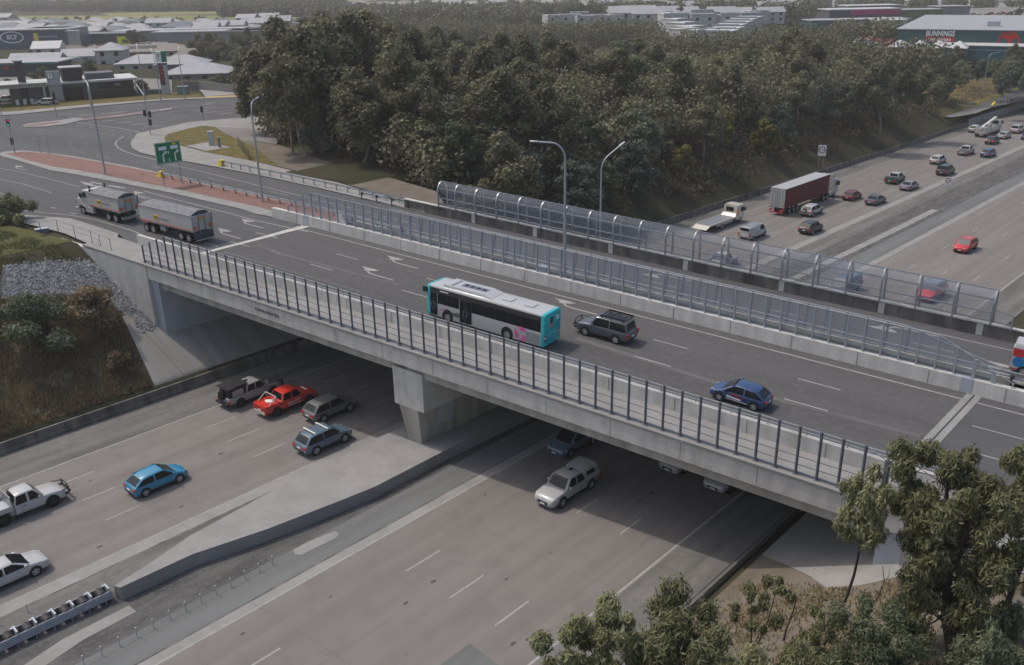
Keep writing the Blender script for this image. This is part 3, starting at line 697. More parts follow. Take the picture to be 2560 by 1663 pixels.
t = thing('parapet_handrail', 'thin double steel handrail above the parapet beside the footpath', 'handrail', Bw(42, 51.8, 1.1))
for z in (1.38, 1.62):
    mb = MB(); mb.tube([Bw(u, 51.9, z) for u in np.arange(-14, 80.1, 4)], .035, 6); mb.build('rail', 'steell', t)
mb = MB()
for u in np.arange(-12, 80, 2.55): mb.bar(Bw(u, 51.9, 1.1), Bw(u, 51.9, 1.62), .05)
mb.build('rail_post', 'steel', t)
# acrylic screen on the far parapet
def far_screen():
    t = thing('safety_screen', 'clear panel screen with pale posts on the parapet between the two bridges', 'screen', Bw(42, 67.7, 1.1))
    u0, s, n = 78.45, 1.312, 58
    hz = lambda i: (.6, 1.5, 2.2)[i] if i < 3 else (2.75 if i < 54 else 2.75-.6*(i-53))
    D = Vector((cB, sB, 0))*.055; N = Vector((sB, -cB, 0))*.09
    for i in range(n):
        u = u0-s*i; a, b = Bw(u, 67.68, 1.1), Bw(u, 67.68, 1.1+hz(i)); k = 2.2 if i in (55, 56) else 1
        mb = MB(); mb.hexa([a-D*k-N, a+D*k-N, a+D*k+N, a-D*k+N, b-D*k-N, b+D*k-N, b+D*k+N, b-D*k+N]); mb.build('post', 'steell', t)
    mb = MB()
    for i in range(n-1): mb.bar(Bw(u0-s*i, 67.66, 1.1+hz(i)), Bw(u0-s*(i+1), 67.66, 1.1+hz(i+1)), .06)
    mb.build('top_rail', 'steell', t)
    mb = MB()
    for i in range(1, n-2): mb.face([Bw(u0-s*i, 67.7, 1.15), Bw(u0-s*(i+1), 67.7, 1.15), Bw(u0-s*(i+1), 67.7, 1.05+hz(i+1)), Bw(u0-s*i, 67.7, 1.05+hz(i))])
    mb.build('clear_panels', 'acryl', t)
far_screen()
# services and deck edge seen in the gap between the bridges
t = thing('service_pipes', 'grey service pipes and cable trays slung between the two bridges', 'pipes', Bw(42, 69.5, -.6))
for v, z, r in ((68.6, -.3, .16), (69.1, -.55, .1), (70.6, -.35, .2)):
    mb = MB(); mb.tube([Bw(u, v, z) for u in np.arange(3, 80, 6)], r, 8); mb.build('pipe', 'steel', t)
mb = MB()
for u in np.arange(5, 78, 3.9): mb.bar(Bw(u, 68.0, -.75), Bw(u, 71.3, -.75), .12)
mb.build('pipe_bracket', 'steeld', t)
# leaning steel post barrier on the near edge of the old bridge
t = thing('bridge_railing', 'leaning dark post railing with a round top rail on the old bridge', 'railing', Bw(40, 71.5, .3))
def leanpost(u, hh=2.1):
    mb = MB(); mb.loft([[Bw(u+dx, v+dv, z) for dx, dv in ((-.09, -.05), (.09, -.05), (.09, .05), (-.09, .05))] for v, z in ((71.45, .3), (71.55, .7), (71.9, .3+hh))]); return mb.build('post', 'steelb', t)
pu = list(np.arange(66.8, 11.5, -1.62))
for u in pu: leanpost(u)
leanpost(68.2, 1.5)
for v, z, w in ((71.9, 2.42, .1), (71.5, .75, .12), (71.45, .45, .08)):
    mb = MB(); mb.tube([Bw(u, v, z) for u in np.arange(66.8, 12, -3.2)]+[Bw(12, v, z)]+([Bw(4.5, v-.3, .8)] if z > 2 else [Bw(2, v, z)]), w/1.6, 6); mb.build('rail', 'steel', t)
# caged walkway with hooped frames
def cage():
    t = thing('caged_walkway', 'hooped steel mesh cage over the footway on the far edge of the old bridge', 'walkway cage', Bw(36, 80.5, 1.1))
    us = [66.0, 63.45]+[60.6-2.985*i for i in range(19)]
    def hoop(u):
        mb = MB(); pts = [(79.65, 1.15), (79.65, 2.9)]+[(80.5-.85*math.cos(a), 3.0+1.0*math.sin(a)) for a in np.linspace(.1, math.pi-.1, 9)]+[(81.35, 2.9), (81.35, .2)]
        S = []
        for v, z in pts: S.append([Bw(u+dx, v+dv, z) for dx, dv in ((-.09, -.05), (.09, -.05), (.09, .05), (-.09, .05))])
        # orient the section along the curve
        S = []
        for i, (v, z) in enumerate(pts):
            a = pts[max(0, i-1)]; b = pts[min(len(pts)-1, i+1)]; dv, dz = b[0]-a[0], b[1]-a[1]; l = math.hypot(dv, dz); nv, nz = -dz/l*.07, dv/l*.07
            S.append([Bw(u-.08, v-nv, z-nz), Bw(u+.08, v-nv, z-nz), Bw(u+.08, v+nv, z+nz), Bw(u-.08, v+nv, z+nz)])
        mb.loft(S); return mb.build('hoop', 'steel', t)
    for u in us: hoop(u)
    e = us[-1]
    for v, z in ((79.65, 1.55), (79.65, 2.25), (79.75, 3.35), (80.5, 4.02), (81.35, 2.9), (81.35, 1.7), (81.35, 1.0)):
        mb = MB(); mb.bar(Bw(66, v, z), Bw(e, v, z), .08); mb.build('rail', 'steel', t)
    prof = [(79.65, 1.2), (79.65, 2.9)]+[(80.5-.85*math.cos(a), 3.0+1.0*math.sin(a)) for a in np.linspace(.1, math.pi-.1, 9)]+[(81.35, 2.9), (81.35, .3)]
    mb = MB(); mb.loft([[Bw(u, v, z) for v, z in prof] for u in (66, 36, e)], closed=False, cap=False); mb.build('mesh_skin', 'wiremesh', t, smooth=60)
    mb = MB(); mb.bar(Bw(e, 79.65, 2.6), Bw(e-1.6, 79.65, 2.3), .07); mb.bar(Bw(e-1.6, 79.65, 2.3), Bw(e-1.6, 79.65, 1.0), .09); mb.bar(Bw(e, 79.65, 1.6), Bw(e-1.6, 79.65, 1.5), .05); mb.build('end_frame', 'steel', t)
    mb = MB(); mb.face([Bw(e, 79.65, 1.2), Bw(e-1.6, 79.65, 1.1), Bw(e-1.6, 79.65, 2.3), Bw(e, 79.65, 2.6)]); mb.build('end_mesh', 'wiremesh', t)
cage()

# ------------------------------------------------------------------ lamps, signals, signs
def lamp(P, h, az, reach, label, cat='street lamp', style=0, r=.12, tiltup=.5):
    t = thing('street_lamp', label, cat, P, group='street lamps on tall poles')
    a = Vector((math.cos(az), math.sin(az), 0)); P = Vector(P); top = P+Vector((0,0,h))
    mb = MB(); mb.tube([P, P+Vector((0,0,1.2)), P+Vector((0,0,h*.6)), P+Vector((0,0,h-1.6))], [r*1.25, r*1.1, r*.85, r*.7], 10)
    mb.cyl(P+Vector((0,0,.06)), (0,0,1), r*2.2, .12, 10); mb.build('pole', 'pole', t, smooth=True)
    n = 8; pts = []
    if style == 0:   # quarter bend then nearly level arm
        for i in range(n+1):
            q = i/n*math.pi/2; pts.append(P+Vector((0,0,h-1.6))+a*(1.3*(1-math.cos(q)))+Vector((0,0,1.5*math.sin(q))))
        pts.append(pts[-1]+a*(reach-1.3)+Vector((0,0,.05)))
    else:
        for i in range(n+1):
            q = i/n*math.pi/2*.62; pts.append(P+Vector((0,0,h-1.6))+a*(2.4*(1-math.cos(q)))+Vector((0,0,2.0*math.sin(q))))
        d = (pts[-1]-pts[-2]).normalized(); pts.append(pts[-1]+d*(reach-1.2)*.9)
    mb = MB(); mb.tube(pts, [r*.7]+[r*.6]*(len(pts)-1), 8); mb.build('arm', 'pole', t, smooth=True)
    e = pts[-1]; d = (pts[-1]-pts[-2]).normalized()
    s = d.cross(Vector((0,0,1))).normalized(); u = s.cross(d)
    mb = MB(); mb.loft([[e+d*x+s*w*math.cos(k)+u*hh*math.sin(k)+u*.02 for k in np.linspace(0, 2*math.pi, 9)[:-1]] for x, w, hh in ((-.1, .06, .05), (.1, .14, .09), (.55, .16, .08), (.8, .1, .05), (.85, .03, .02))]); mb.build('lantern', 'steell', t, smooth=True)
    return t
azv = math.atan2(-cB, sB)   # away from the camera, across the bridge
azu = math.atan2(sB, cB)
u1 = uofx(1412, 69.7); lamp(Bw(u1, 69.7, -1.0), 14.3, azu+.35, 2.5, 'tall lamp with level arm rising between the two bridges', style=0, r=.14)
mb = MB(); c = Bw(u1+.9, 69.0, 0)
tb_ = thing('junction_box', 'pale grey service box standing beside the tall lamp between the bridges', 'box', Bw(u1+1.6, 68.5, 0))
mb.hexa([Bw(a, v, z) for z in (.0, 1.5) for a, v in ((u1+1.2, 68.2), (u1+2.1, 68.2), (u1+2.1, 68.8), (u1+1.2, 68.8))]); mb.build('cabinet', 'steell', tb_)
u2 = uofx(1500, 82.6); lamp(Bw(u2, 82.6, -3.5), 13.0, azv-.55, 2.6, 'tall lamp with rising angled arm standing beyond the caged walkway', style=1)
def atB(x, y): u, v = hitB(x, y); return Bw(u, v)
lamp(atB(657, 507), 12.2, math.atan2(*(reversed((atB(900, 250)-atB(657, 507)).to_2d()))), 3.4, 'lamp with long level arm on the red median beside the slip road', style=0)
lamp(atB(264, 438), 12.5, math.atan2(*(reversed((atB(170, 300)-atB(264, 438)).to_2d()))), 3.2, 'tall lamp standing in the middle of the red paved median', style=0)
lamp(atB(378, 340), 7.2, 2.3, .6, 'short signal mast on the concrete corner carrying the traffic lights', style=0, r=.1) if 0 else None
lamp(atB(364, 250), 11, math.radians(110), 2.5, 'slim lamp on the verge in front of the petrol station hedge', style=1, r=.1)
lamp(atB(403, 256), 10.5, math.radians(120), 2, 'slim lamp near the tall price sign', style=1, r=.1)
lamp(atB(463, 250), 10.5, math.radians(100), 2, 'slim lamp by the green cabinet beyond the side road', style=1, r=.1)
P = at(2456, 233, -6.0); lamp(P, 11.5, 0.1, 2.4, 'lamp with level arm on the ramp at the far right', style=0)
P = at(2512, 262, -6.0); lamp(P, 7.5, 1.0, .5, 'shorter straight lamp post on the ramp at the far right edge', style=1)
lamp(atB(228, 268), 10.5, math.radians(150), 2.0, 'curved arm lamp on the kerb in front of the shop', style=0, r=.09)
def signal(P, h, label, heads, arm=None, az=0):
    t = thing('traffic_light', label, 'traffic light', P, group='traffic lights at the junction'); P = Vector(P)
    mb = MB(); mb.tube([P, P+Vector((0,0,h))], [.09, .07], 8); mb.build('pole', 'pole', t, smooth=True)
    if arm: mb = MB(); a = Vector((math.cos(az), math.sin(az), 0)); mb.tube([P+Vector((0,0,h-.2)), P+a*arm+Vector((0,0,h+1.2)), ], [.09, .07], 8); mb.tube([P+a*arm+Vector((0,0,h+2.3)), P+a*arm+Vector((0,0,h-.4))], .09, 6); mb.build('mast_arm', 'pole', t)
    for dx, z, fa, lit in heads:
        a = Vector((math.cos(fa), math.sin(fa), 0)); s = a.cross(Vector((0,0,1))); c = P+s*dx+Vector((0,0,z))+a*.1
        mb = MB(); mb.hexa([c+s*x+a*y+Vector((0,0,q)) for q in (-.55, .55) for x, y in ((-.22, -.1), (.22, -.1), (.22, .12), (-.22, .12))]); hd = mb.build('signal_head', 'blackp', t)
        if lit:
            for zz, m in ((.33, 'lit_red'), (-.3, 'lit_green')):
                mb = MB(); mb.cyl(c+a*.125+Vector((0,0,zz))-s*(.08 if zz > 0 else -.0), a, .14, .02, 12); mb.build('lens', MAT.get(m) or MAT.setdefault(m, emit(m, (.9,.04,.06) if 'red' in m else (.05,.75,.5), .35)), hd)
    return t
back = math.atan2(-1, .2)
signal(atB(38, 385), 5.3, 'traffic light showing red and green at the tip of the red median', [(0, 4.9, back, True), (0, 2.0, 2.5, False)])
signal(atB(377, 338), 7.0, 'traffic light mast with long sloping arm on the concrete corner', [(-.42, 3.6, back, False), (.42, 3.8, back-.4, False), (-.3, 2.2, back, False)], arm=6.5, az=math.atan2(*(reversed((atB(275, 268)-atB(377, 338)).to_2d()))))
signal(atB(142, 292), 5.6, 'traffic light on the narrow island in front of the shop', [(-.3, 4.0, back, False), (.3, 4.3, 2.6, False), (0, 3.1, back, False)])
signal(atB(5, 291), 5.2, 'traffic light on the kerb at the left edge of the picture', [(0, 4.2, back, False), (0, 2.9, 0, False)])
signal(atB(508, 300), 2.4, 'short signal post beside the side road near the concrete apron', [(0, 2.0, back, False)])
# green direction sign
def dsign():
    A, B_ = atB(412, 466), atB(457, 467); ctr = (A+B_)/2; t = thing('direction_sign', 'green two lane direction sign on posts in the red median', 'road sign', ctr)
    toC = Vector((EYE.x-ctr.x, EYE.y-ctr.y, 0)).normalized(); yaw = Matrix.Rotation(math.radians(22), 3, 'Z'); nrm = (yaw @ toC); s = Vector((0,0,1)).cross(nrm).normalized()
    w, h, zb = 3.35, 2.75, 3.1
    for k, sgn in ((0, -1), (1, 1)):
        mb = MB(); q = ctr+s*sgn*w*.36; mb.tube([q, q+Vector((0,0,zb+h-.3))], .055, 8); mb.build('post', 'pole', t)
    def P(x, y, o=.05): return ctr+s*x+Vector((0,0,zb+h/2+y))+nrm*o
    mb = MB(); mb.hexa([P(x, y, o) for y in (-h/2, h/2) for x, o in ((-w/2, -.03), (w/2, -.03), (w/2, .05), (-w/2, .05))]); pn = mb.build('sign_panel', 'green', t)
    mb = MB()
    for x0, x1, y0, y1 in ((-w/2+.05, w/2-.05, h/2-.1, h/2-.06), (-w/2+.05, w/2-.05, -h/2+.06, -h/2+.1), (-w/2+.05, -w/2+.09, -h/2+.06, h/2-.06), (w/2-.09, w/2-.05, -h/2+.06, h/2-.06), (-.05, .05, -.15, .22), (-.05, .05, -1.2, -.72),
                           (-1.25, -.18, .42, .86), (.35, 1.35, .42, .86)): mb.face([P(x0, y0, .056), P(x1, y0, .056), P(x1, y1, .056), P(x0, y1, .056)])
    for cx in (-.85, .75):
        mb.face([P(cx, -1.15, .056), P(cx+.17, -1.15, .056), P(cx+.17, -.2, .056), P(cx, -.1, .056)]); mb.face([P(cx, -.1, .056), P(cx+.17, -.2, .056), P(cx+.45, .0, .056), P(cx+.45, .17, .056)])
        mb.face([P(cx+.32, .3, .056), P(cx+.35, -.17, .056), P(cx+.75, .12, .056)])
    mb.build('sign_markings', 'signw', pn)
    mb = MB(); mb.face([P(.65, .95, .057), P(1.1, .95, .057), P(1.1, 1.17, .057), P(.65, 1.17, .057)]); mb.build('yellow_shield', 'yellow', pn)
dsign()
t = thing('gantry_sign', 'twin post sign seen from behind at the tip of the red median', 'road sign', atB(103, 385))
for x, y in ((103, 385), (125, 389)):
    p = atB(x, y); mb = MB(); mb.tube([p, p+Vector((0,0,3.3))], .06, 8); mb.build('post', 'pole', t)
a, b = atB(103, 385), atB(125, 389); d = (b-a).normalized()
for z in (3.2, 2.85, 2.5): mb = MB(); mb.bar(a-d*.6+Vector((0,0,z)), b+d*.3+Vector((0,0,z)), .1); mb.build('cross_rail', 'steel', t)
def speed_sign(P, num, label, w=.9, h=1.3, zb=1.9, posts=1):
    P = Vector(P); n = Vector((EYE.x-P.x, EYE.y-P.y, 0)).normalized(); s = Vector((0,0,1)).cross(n)
    t = thing('speed_sign', label, 'road sign', P); q = lambda x, y, o=.03: P+s*x+Vector((0,0,zb+h/2+y))+n*o
    mb = MB(); 
    for k in ((0,) if posts == 1 else (-w*.3, w*.3)): mb.tube([P+s*k, P+s*k+Vector((0,0,zb+h*.9))], .04, 6)
    mb.build('post', 'pole', t)
    mb = MB(); mb.hexa([q(x, y, o) for y in (-h/2, h/2) for x, o in ((-w/2, -.02), (w/2, -.02), (w/2, .03), (-w/2, .03))]); pn = mb.build('sign_panel', 'signw', t)
    mb = MB(); ring = lambda r, o: [q(r*math.cos(a), r*math.sin(a)+h*.06, o) for a in np.linspace(0, 2*math.pi, 21)[:-1]]
    A, B = ring(w*.44, .034), ring(w*.34, .034)
    for i in range(20): mb.face([A[i], A[(i+1) % 20], B[(i+1) % 20], B[i]])
    mb.build('ring', 'red', pn); text(num, w*.42, q(0, h*.06, .036), s, (0,0,1), 'ink', pn, 'sign_text', local=False)
speed_sign(at(2051, 418, -6.6), '110', 'white speed limit sign on posts at the edge of the trees beside the motorway', 1.5, 2.1, 2.2, 2)
u, v = hitM(2367, 474); speed_sign(Mw(u, v), '110', 'white speed limit sign in the median near the line of small posts', 1.1, 1.5, .8)
# guard rails
def guardrail(label, pts, frame='B', flip=1, base=.1, term=True, blk=True, n2=2.0, fn=None):
    fn = fn or (Bw if frame == 'B' else Mw)
    pts = densify(pts, n2); t = thing('guard_rail', label, 'guard rail', fn(*pts[0], base), group='steel guard rails')
    mb = MB()
    for i in range(len(pts)-1):
        a, b = pts[i], pts[i+1]; A, B = fn(*a, base), fn(*b, base); d = (B-A).normalized(); s = Vector((-d.y, d.x, 0))*flip
        z = Vector((0,0,1)); prof = [(0, .48), (.05, .54), (.0, .6), (.05, .68), (.0, .76), (-.02, .76), (.03, .68), (-.02, .6), (.03, .54), (-.02, .48)]
        mb.loft([[q+s*(x+.1)+z*y for x, y in prof] for q in (A, B)])
    mb.build('rail', 'steel', t)
    for i, p in enumerate(pts):
        P = fn(*p, base); a = pts[max(i-1, 0)]; b = pts[min(i+1, len(pts)-1)]; d = (fn(*b)-fn(*a)).normalized(); s = Vector((-d.y, d.x, 0))*flip
        mb = MB(); mb.bar(P-s*.05-Vector((0,0,.15)), P-s*.05+Vector((0,0,.72)), .12)
        if blk: mb.bar(P+Vector((0,0,.45)), P+Vector((0,0,.82)), .2)
        if i < 95: mb.build('post', 'steeld' if blk else 'steel', t)
    if term:
        P = fn(*pts[0], base); d = (fn(*pts[0])-fn(*pts[1])).normalized(); s = Vector((-d.y, d.x, 0))
        mb = MB(); mb.hexa([P+d*x+s*y+Vector((0,0,z)) for z in (0, .85) for x, y in ((0, -.3), (.45, -.3), (.45, .3), (0, .3))])
        mb.hexa([P+d*.45-s*.3, P+d*1.5-s*.2, P+d*1.5+s*.2, P+d*.45+s*.3, P+d*.45-s*.3+Vector((0,0,.5)), P+d*1.5-s*.2+Vector((0,0,.08)), P+d*1.5+s*.2+Vector((0,0,.08)), P+d*.45+s*.3+Vector((0,0,.5))]); mb.build('yellow_terminal', 'yellow', t)
    return t
guardrail('guard rail with yellow end along the top edge of the red median', px([(408, 446), (500, 466), (590, 487), (700, 511), (790, 531), (880, 553)])+[(64.5, 71.3)], flip=-1)
guardrail('guard rail with yellow end along the slip road below the brown bank', px([(558, 417), (650, 436), (760, 459), (900, 490), (1000, 510), (1070, 526)]), flip=1, blk=False)
guardrail('guard rail along the pale verge above the old bridge', px([(905, 498), (980, 514), (1065, 532)]), flip=1, term=False)
guardrail('guard rail beside the slip road at the lower right end of the bridges', [(4, 70.6), (-25, 70.6)], term=False, flip=1)
def at_rail(label, pts, z, **k):
    P = [at(x, y, z) for x, y in pts]; return guardrail(label, [(p.x, p.y) for p in P], base=0, fn=lambda a, b, c=0: Vector((a, b, z+c)), **k)
# crash cushion at the tip of the concrete island
def cushion():
    a, b = px([(300, 1466), (20, 1592)], 'M'); A, B = Mw(16.2, -49.45), Mw(4.5, -49.7); d = (B-A).normalized(); s = Vector((-d.y, d.x, 0)); z = Vector((0,0,1))
    t = thing('crash_cushion', 'steel crash cushion with a row of black cartridges at the tip of the concrete island', 'crash cushion', A)
    L = (B-A).length
    for sg in (-1, 1):
        mb = MB(); prof = [(.0, .2), (.05, .27), (0, .34), (.05, .42), (0, .5), (.05, .58), (0, .66), (.05, .73), (0, .8), (-.04, .8), (-.04, .2)]
        mb.loft([[q+s*sg*(x+.42)+z*y for x, y in prof] for q in (A, B)]); mb.build('side_rail', 'steel', t)
        for i in range(12):
            mb = MB(); q = A+d*(i*L/11.5+.5)+s*sg*.55; mb.bar(q, q+z*.3, .07); mb.build('foot', 'steel', t)
    n = 11; st = L/n
    for i in range(n):
        c = A+d*(st*(i+.5))
        mb = MB(); mb.tube([c-s*.34+z*.52, c+s*.34+z*.52], .36, 14); mb.build('cartridge', 'blackp', t, smooth=True)
        q = A+d*(st*i+.06)
        mb = MB(); mb.hexa([q+d*x+s*y+z*w for w in (.1, .98) for x, y in ((0, -.36), (.1, -.36), (.1, .36), (0, .36))]); mb.hexa([q+d*x+s*y+z*w for w in (.8, .86) for x, y in ((-.06, -.45), (.22, -.45), (.22, -.3), (-.06, -.3))]); mb.build('frame_plate', 'steell', t)
cushion()
# posts in the median: two rows either side
def median_posts():
    t = None; rows = []
    mb = MB(); mb.tube([(0,0,0), (0,0,.7)], .028, 6)
    t = thing('median_post', '', 'post', (0,0,0), group='small posts in the motorway median')
    mb.build('post_tube', 'steell', t, local=True); 
    mb = MB(); mb.tube([(0,0,.62), (0,0,.72)], .034, 6); mb.build('reflector_cap', 'plate', t, local=True)
    sp = [(u, -44.75, 'short steel post in the near median row, beside the grey concrete drain') for u in np.arange(12.5, 25, 1.03)]
    sp += [(u, -49.9, 'short steel post in the left row of the far median') for u in np.arange(96, 200, 2.5)]
    sp += [(u, -45.0, 'short steel post in the right row of the far median') for u in np.arange(92, 200, 2.5)]
    sp += [(u, -51.9, 'thin steel post beside the crash cushion') for u in (9, 10.6, 12.2)]
    for i, (u, v, lb) in enumerate(sp):
        P = Mw(u, v)
        if i == 0: t.location = P; t['label'] = lb
        else: copy_thing(t, P, label=lb)
median_posts()
# far median: second crash cushion, marks
mb = MB(); P0, P1 = Mw(88, -47.4, .0), Mw(99, -46.9, .0)
t = thing('crash_cushion', 'far crash cushion in the median seen through the caged walkway', 'crash cushion', P1)
d = (P0-P1).normalized(); s = Vector((-d.y, d.x, 0)); z = Vector((0,0,1))
for i in range(10):
    mb = MB(); c = P1+d*(.55+1.1*i); mb.tube([c-s*.34+z*.5, c+s*.34+z*.5], .36, 10); mb.build('cartridge', 'blackp', t, smooth=True)
for sg in (-1, 1): mb = MB(); mb.bar(P1+s*sg*.45+z*.5, P0+s*sg*.45+z*.5, .08, .5); mb.build('side_rail', 'steel', t)
# thin posts of the fence line by the footpath on the left
t = thing('wire_fence', 'thin dark post and wire fence beside the footpath at the left', 'fence', atB(180, 585))
pp = [(68, 573, 540), (105, 590, 545), (147, 583, 548), (190, 599, 563), (232, 613, 577), (253, 622, 578), (280, 632, 585)]
tops = []
for x, y, yt in pp:
    P = atB(x, y); tp = P+Vector((0,0,1.5)); tops.append(tp); mb = MB(); mb.tube([P-Vector((0,0,.3)), tp], .03, 6); mb.build('post', 'steeld', t)
mb = MB()
for i in range(len(tops)-1): mb.bar(tops[i], tops[i+1], .02); mb.bar(tops[i]-Vector((0,0,.6)), tops[i+1]-Vector((0,0,.6)), .015)
mb.build('wire', 'steeld', t)
# chain fence by the bank, cabinets
t = thing('chain_fence', 'dark sagging mesh fence beside the grass island and the brown bank', 'fence', atB(610, 370))
A, B = atB(597, 368), atB(624, 402); 
for P in (A, (A+B)/2, B): mb = MB(); mb.tube([P, P+Vector((0,0,1.8))], .04, 6); mb.build('post', 'steeld', t)
mb = MB(); mb.face([A, B, B+Vector((0,0,1.7)), A+Vector((0,0,1.7))]); mb.build('mesh_infill', MAT.setdefault('darkmesh', screenmat('dark_mesh', (.05,.06,.05), .7)), t)
def cabinet(P, w, d, h, mat, label, name='service_cabinet', rz=0):
    t = thing(name, label, 'cabinet', P, rz); mb = MB(); mb.box(-w/2, w/2, -d/2, d/2, 0, h); mb.build('body', mat, t, local=True)
    mb = MB(); mb.box(-w/2-.04, w/2+.04, -d/2-.04, d/2+.04, h, h+.07); mb.build('lid', 'steell', t, local=True); mb = MB(); mb.box(-w*.4, w*.4, -d/2-.015, -d/2, .15, h*.9); mb.build('door', mat, t, local=True)
cabinet(atB(530, 365), .85, .7, 2.3, col('cabw', (.42,.47,.45), rough=.6), 'tall pale green cabinet on the concrete pad', rz=.3)
cabinet(atB(550, 371), .35, .3, 1.7, col('cabg', (.2,.2,.2), rough=.6), 'slim grey pillar box on the concrete pad', rz=.3)
cabinet(at(459, 238, 4.3), 2.4, 1.2, 2.0, col('cabgr', (.16,.24,.2), rough=.6), 'green kiosk on the verge beyond the side road', rz=.1)
# drum rolled barrel-like box near grass left
cabinet(atB(106, 580)-Vector((0,0,.1)), 1.3, .7, .45, 'steelb', 'low blue grey metal box at the edge of the green grass', rz=.6)
# ------------------------------------------------------------------ vehicles (local frame: x forward, y left, z up)
def wheel(t, x, y, r, w=.22, rim='rim', spokes=5, dual=False):
    s = 1 if y > 0 else -1
    mb = MB(); n = 20; prof = [(-w/2, r*.7), (-w/2, r*.93), (-w*.35, r), (w*.35, r), (w/2, r*.93), (w/2, r*.66)]
    mb.loft([[(x+rr*math.cos(a), y+yy, r+rr*math.sin(a)) for yy, rr in prof] for a in np.linspace(0, 2*math.pi, n+1)[:-1]]+[[(x+rr, y+yy, r) for yy, rr in prof]], closed=False, cap=False)
    mb.cyl((x, y-s*w*.1, r), (0,1,0), r*.68, w*.5, n)
    ty = mb.build('wheel', 'black', t, smooth=50, local=True)
    mb = MB(); yo = y+s*(w*.5-.012)
    R = r*.64
    mb.cyl((x, yo-s*.02, r), (0,1,0), R*.28, .05, 10)
    for k in range(spokes):
        a = k*2*math.pi/spokes+.3; ca, sa = math.cos(a), math.sin(a); tx, tz = -sa, ca
        q = lambda rr, ww, o: (x+ca*rr+tx*ww, yo+s*o, r+sa*rr+tz*ww)
        b = R*.2*5/spokes
        mb.hexa([q(.02, -b*.8, -.03), q(.02, b*.8, -.03), q(R, b, -.03), q(R, -b, -.03), q(.02, -b*.8, .0), q(.02, b*.8, .0), q(R, b, -.005), q(R, -b, -.005)])
    S = []
    for a in np.linspace(0, 2*math.pi, n+1): S.append([(x+rr*math.cos(a), yo+s*yy, r+rr*math.sin(a)) for yy, rr in ((-.03, R*.9), (0, R*.92), (0, R*1.04), (-.03, R*1.04))])
    mb.loft(S, cap=False)
    mb.build('rim', rim, ty, local=True)
    return ty
def quadpt(Q, u, v, o=0):
    a, b, c, d = [Vector(q) for q in Q]; p = (a*(1-u)+b*u)*(1-v)+(d*(1-u)+c*u)*v
    n = (b-a).cross(d-a).normalized(); return p+n*o
def patch(mb, Q, u0, u1, v0, v1, o=.012, skew=0, n=1):
    mb.face([quadpt(Q, u0, v0, o), quadpt(Q, u1, v0, o), quadpt(Q, u1-(skew if skew > 0 else 0), v1, o), quadpt(Q, u0-(skew if skew < 0 else 0), v1, o)])
def bevel(o, w):
    m = o.modifiers.new('bevel', 'BEVEL'); m.width = w; m.segments = 2; m.limit_method = 'ANGLE'; m.angle_limit = math.radians(22); m.harden_normals = False
CARS = dict(
 hatch=dict(L=4.2, W=1.76, H=1.48, belt=.9, cab=(1.25, .25, -1.35, -2.0), hood=.86, r=.33, ax=(1.28, -1.28), wr=.62, drop=.13),
 suv=dict(L=4.6, W=1.86, H=1.68, belt=1.02, cab=(1.3, .45, -1.65, -2.2), hood=.98, r=.38, ax=(1.36, -1.34), wr=.64, drop=.11),
 sedan=dict(L=4.8, W=1.84, H=1.45, belt=.93, cab=(1.3, .3, -.95, -1.85), hood=.88, r=.33, ax=(1.42, -1.4), wr=.6, boot=.98),
 wagon4=dict(L=4.95, W=1.95, H=1.9, belt=1.15, cab=(1.1, .6, -2.15, -2.35), hood=1.12, r=.4, ax=(1.45, -1.4), wr=.68),
 ute=dict(L=5.35, W=1.88, H=1.8, belt=1.12, cab=(1.2, .6, -.75, -1.0), hood=1.08, r=.4, ax=(1.62, -1.6), wr=.64, tub=True),
 tray=dict(L=5.4, W=1.88, H=1.85, belt=1.12, cab=(1.2, .6, -.55, -.75), hood=1.08, r=.42, ax=(1.62, -1.6), wr=.64, tray=True),
 van=dict(L=5.0, W=1.9, H=1.95, belt=1.15, cab=(1.9, 1.15, -2.42, -2.47), hood=1.0, r=.34, ax=(1.6, -1.5), wr=.78, van=True))
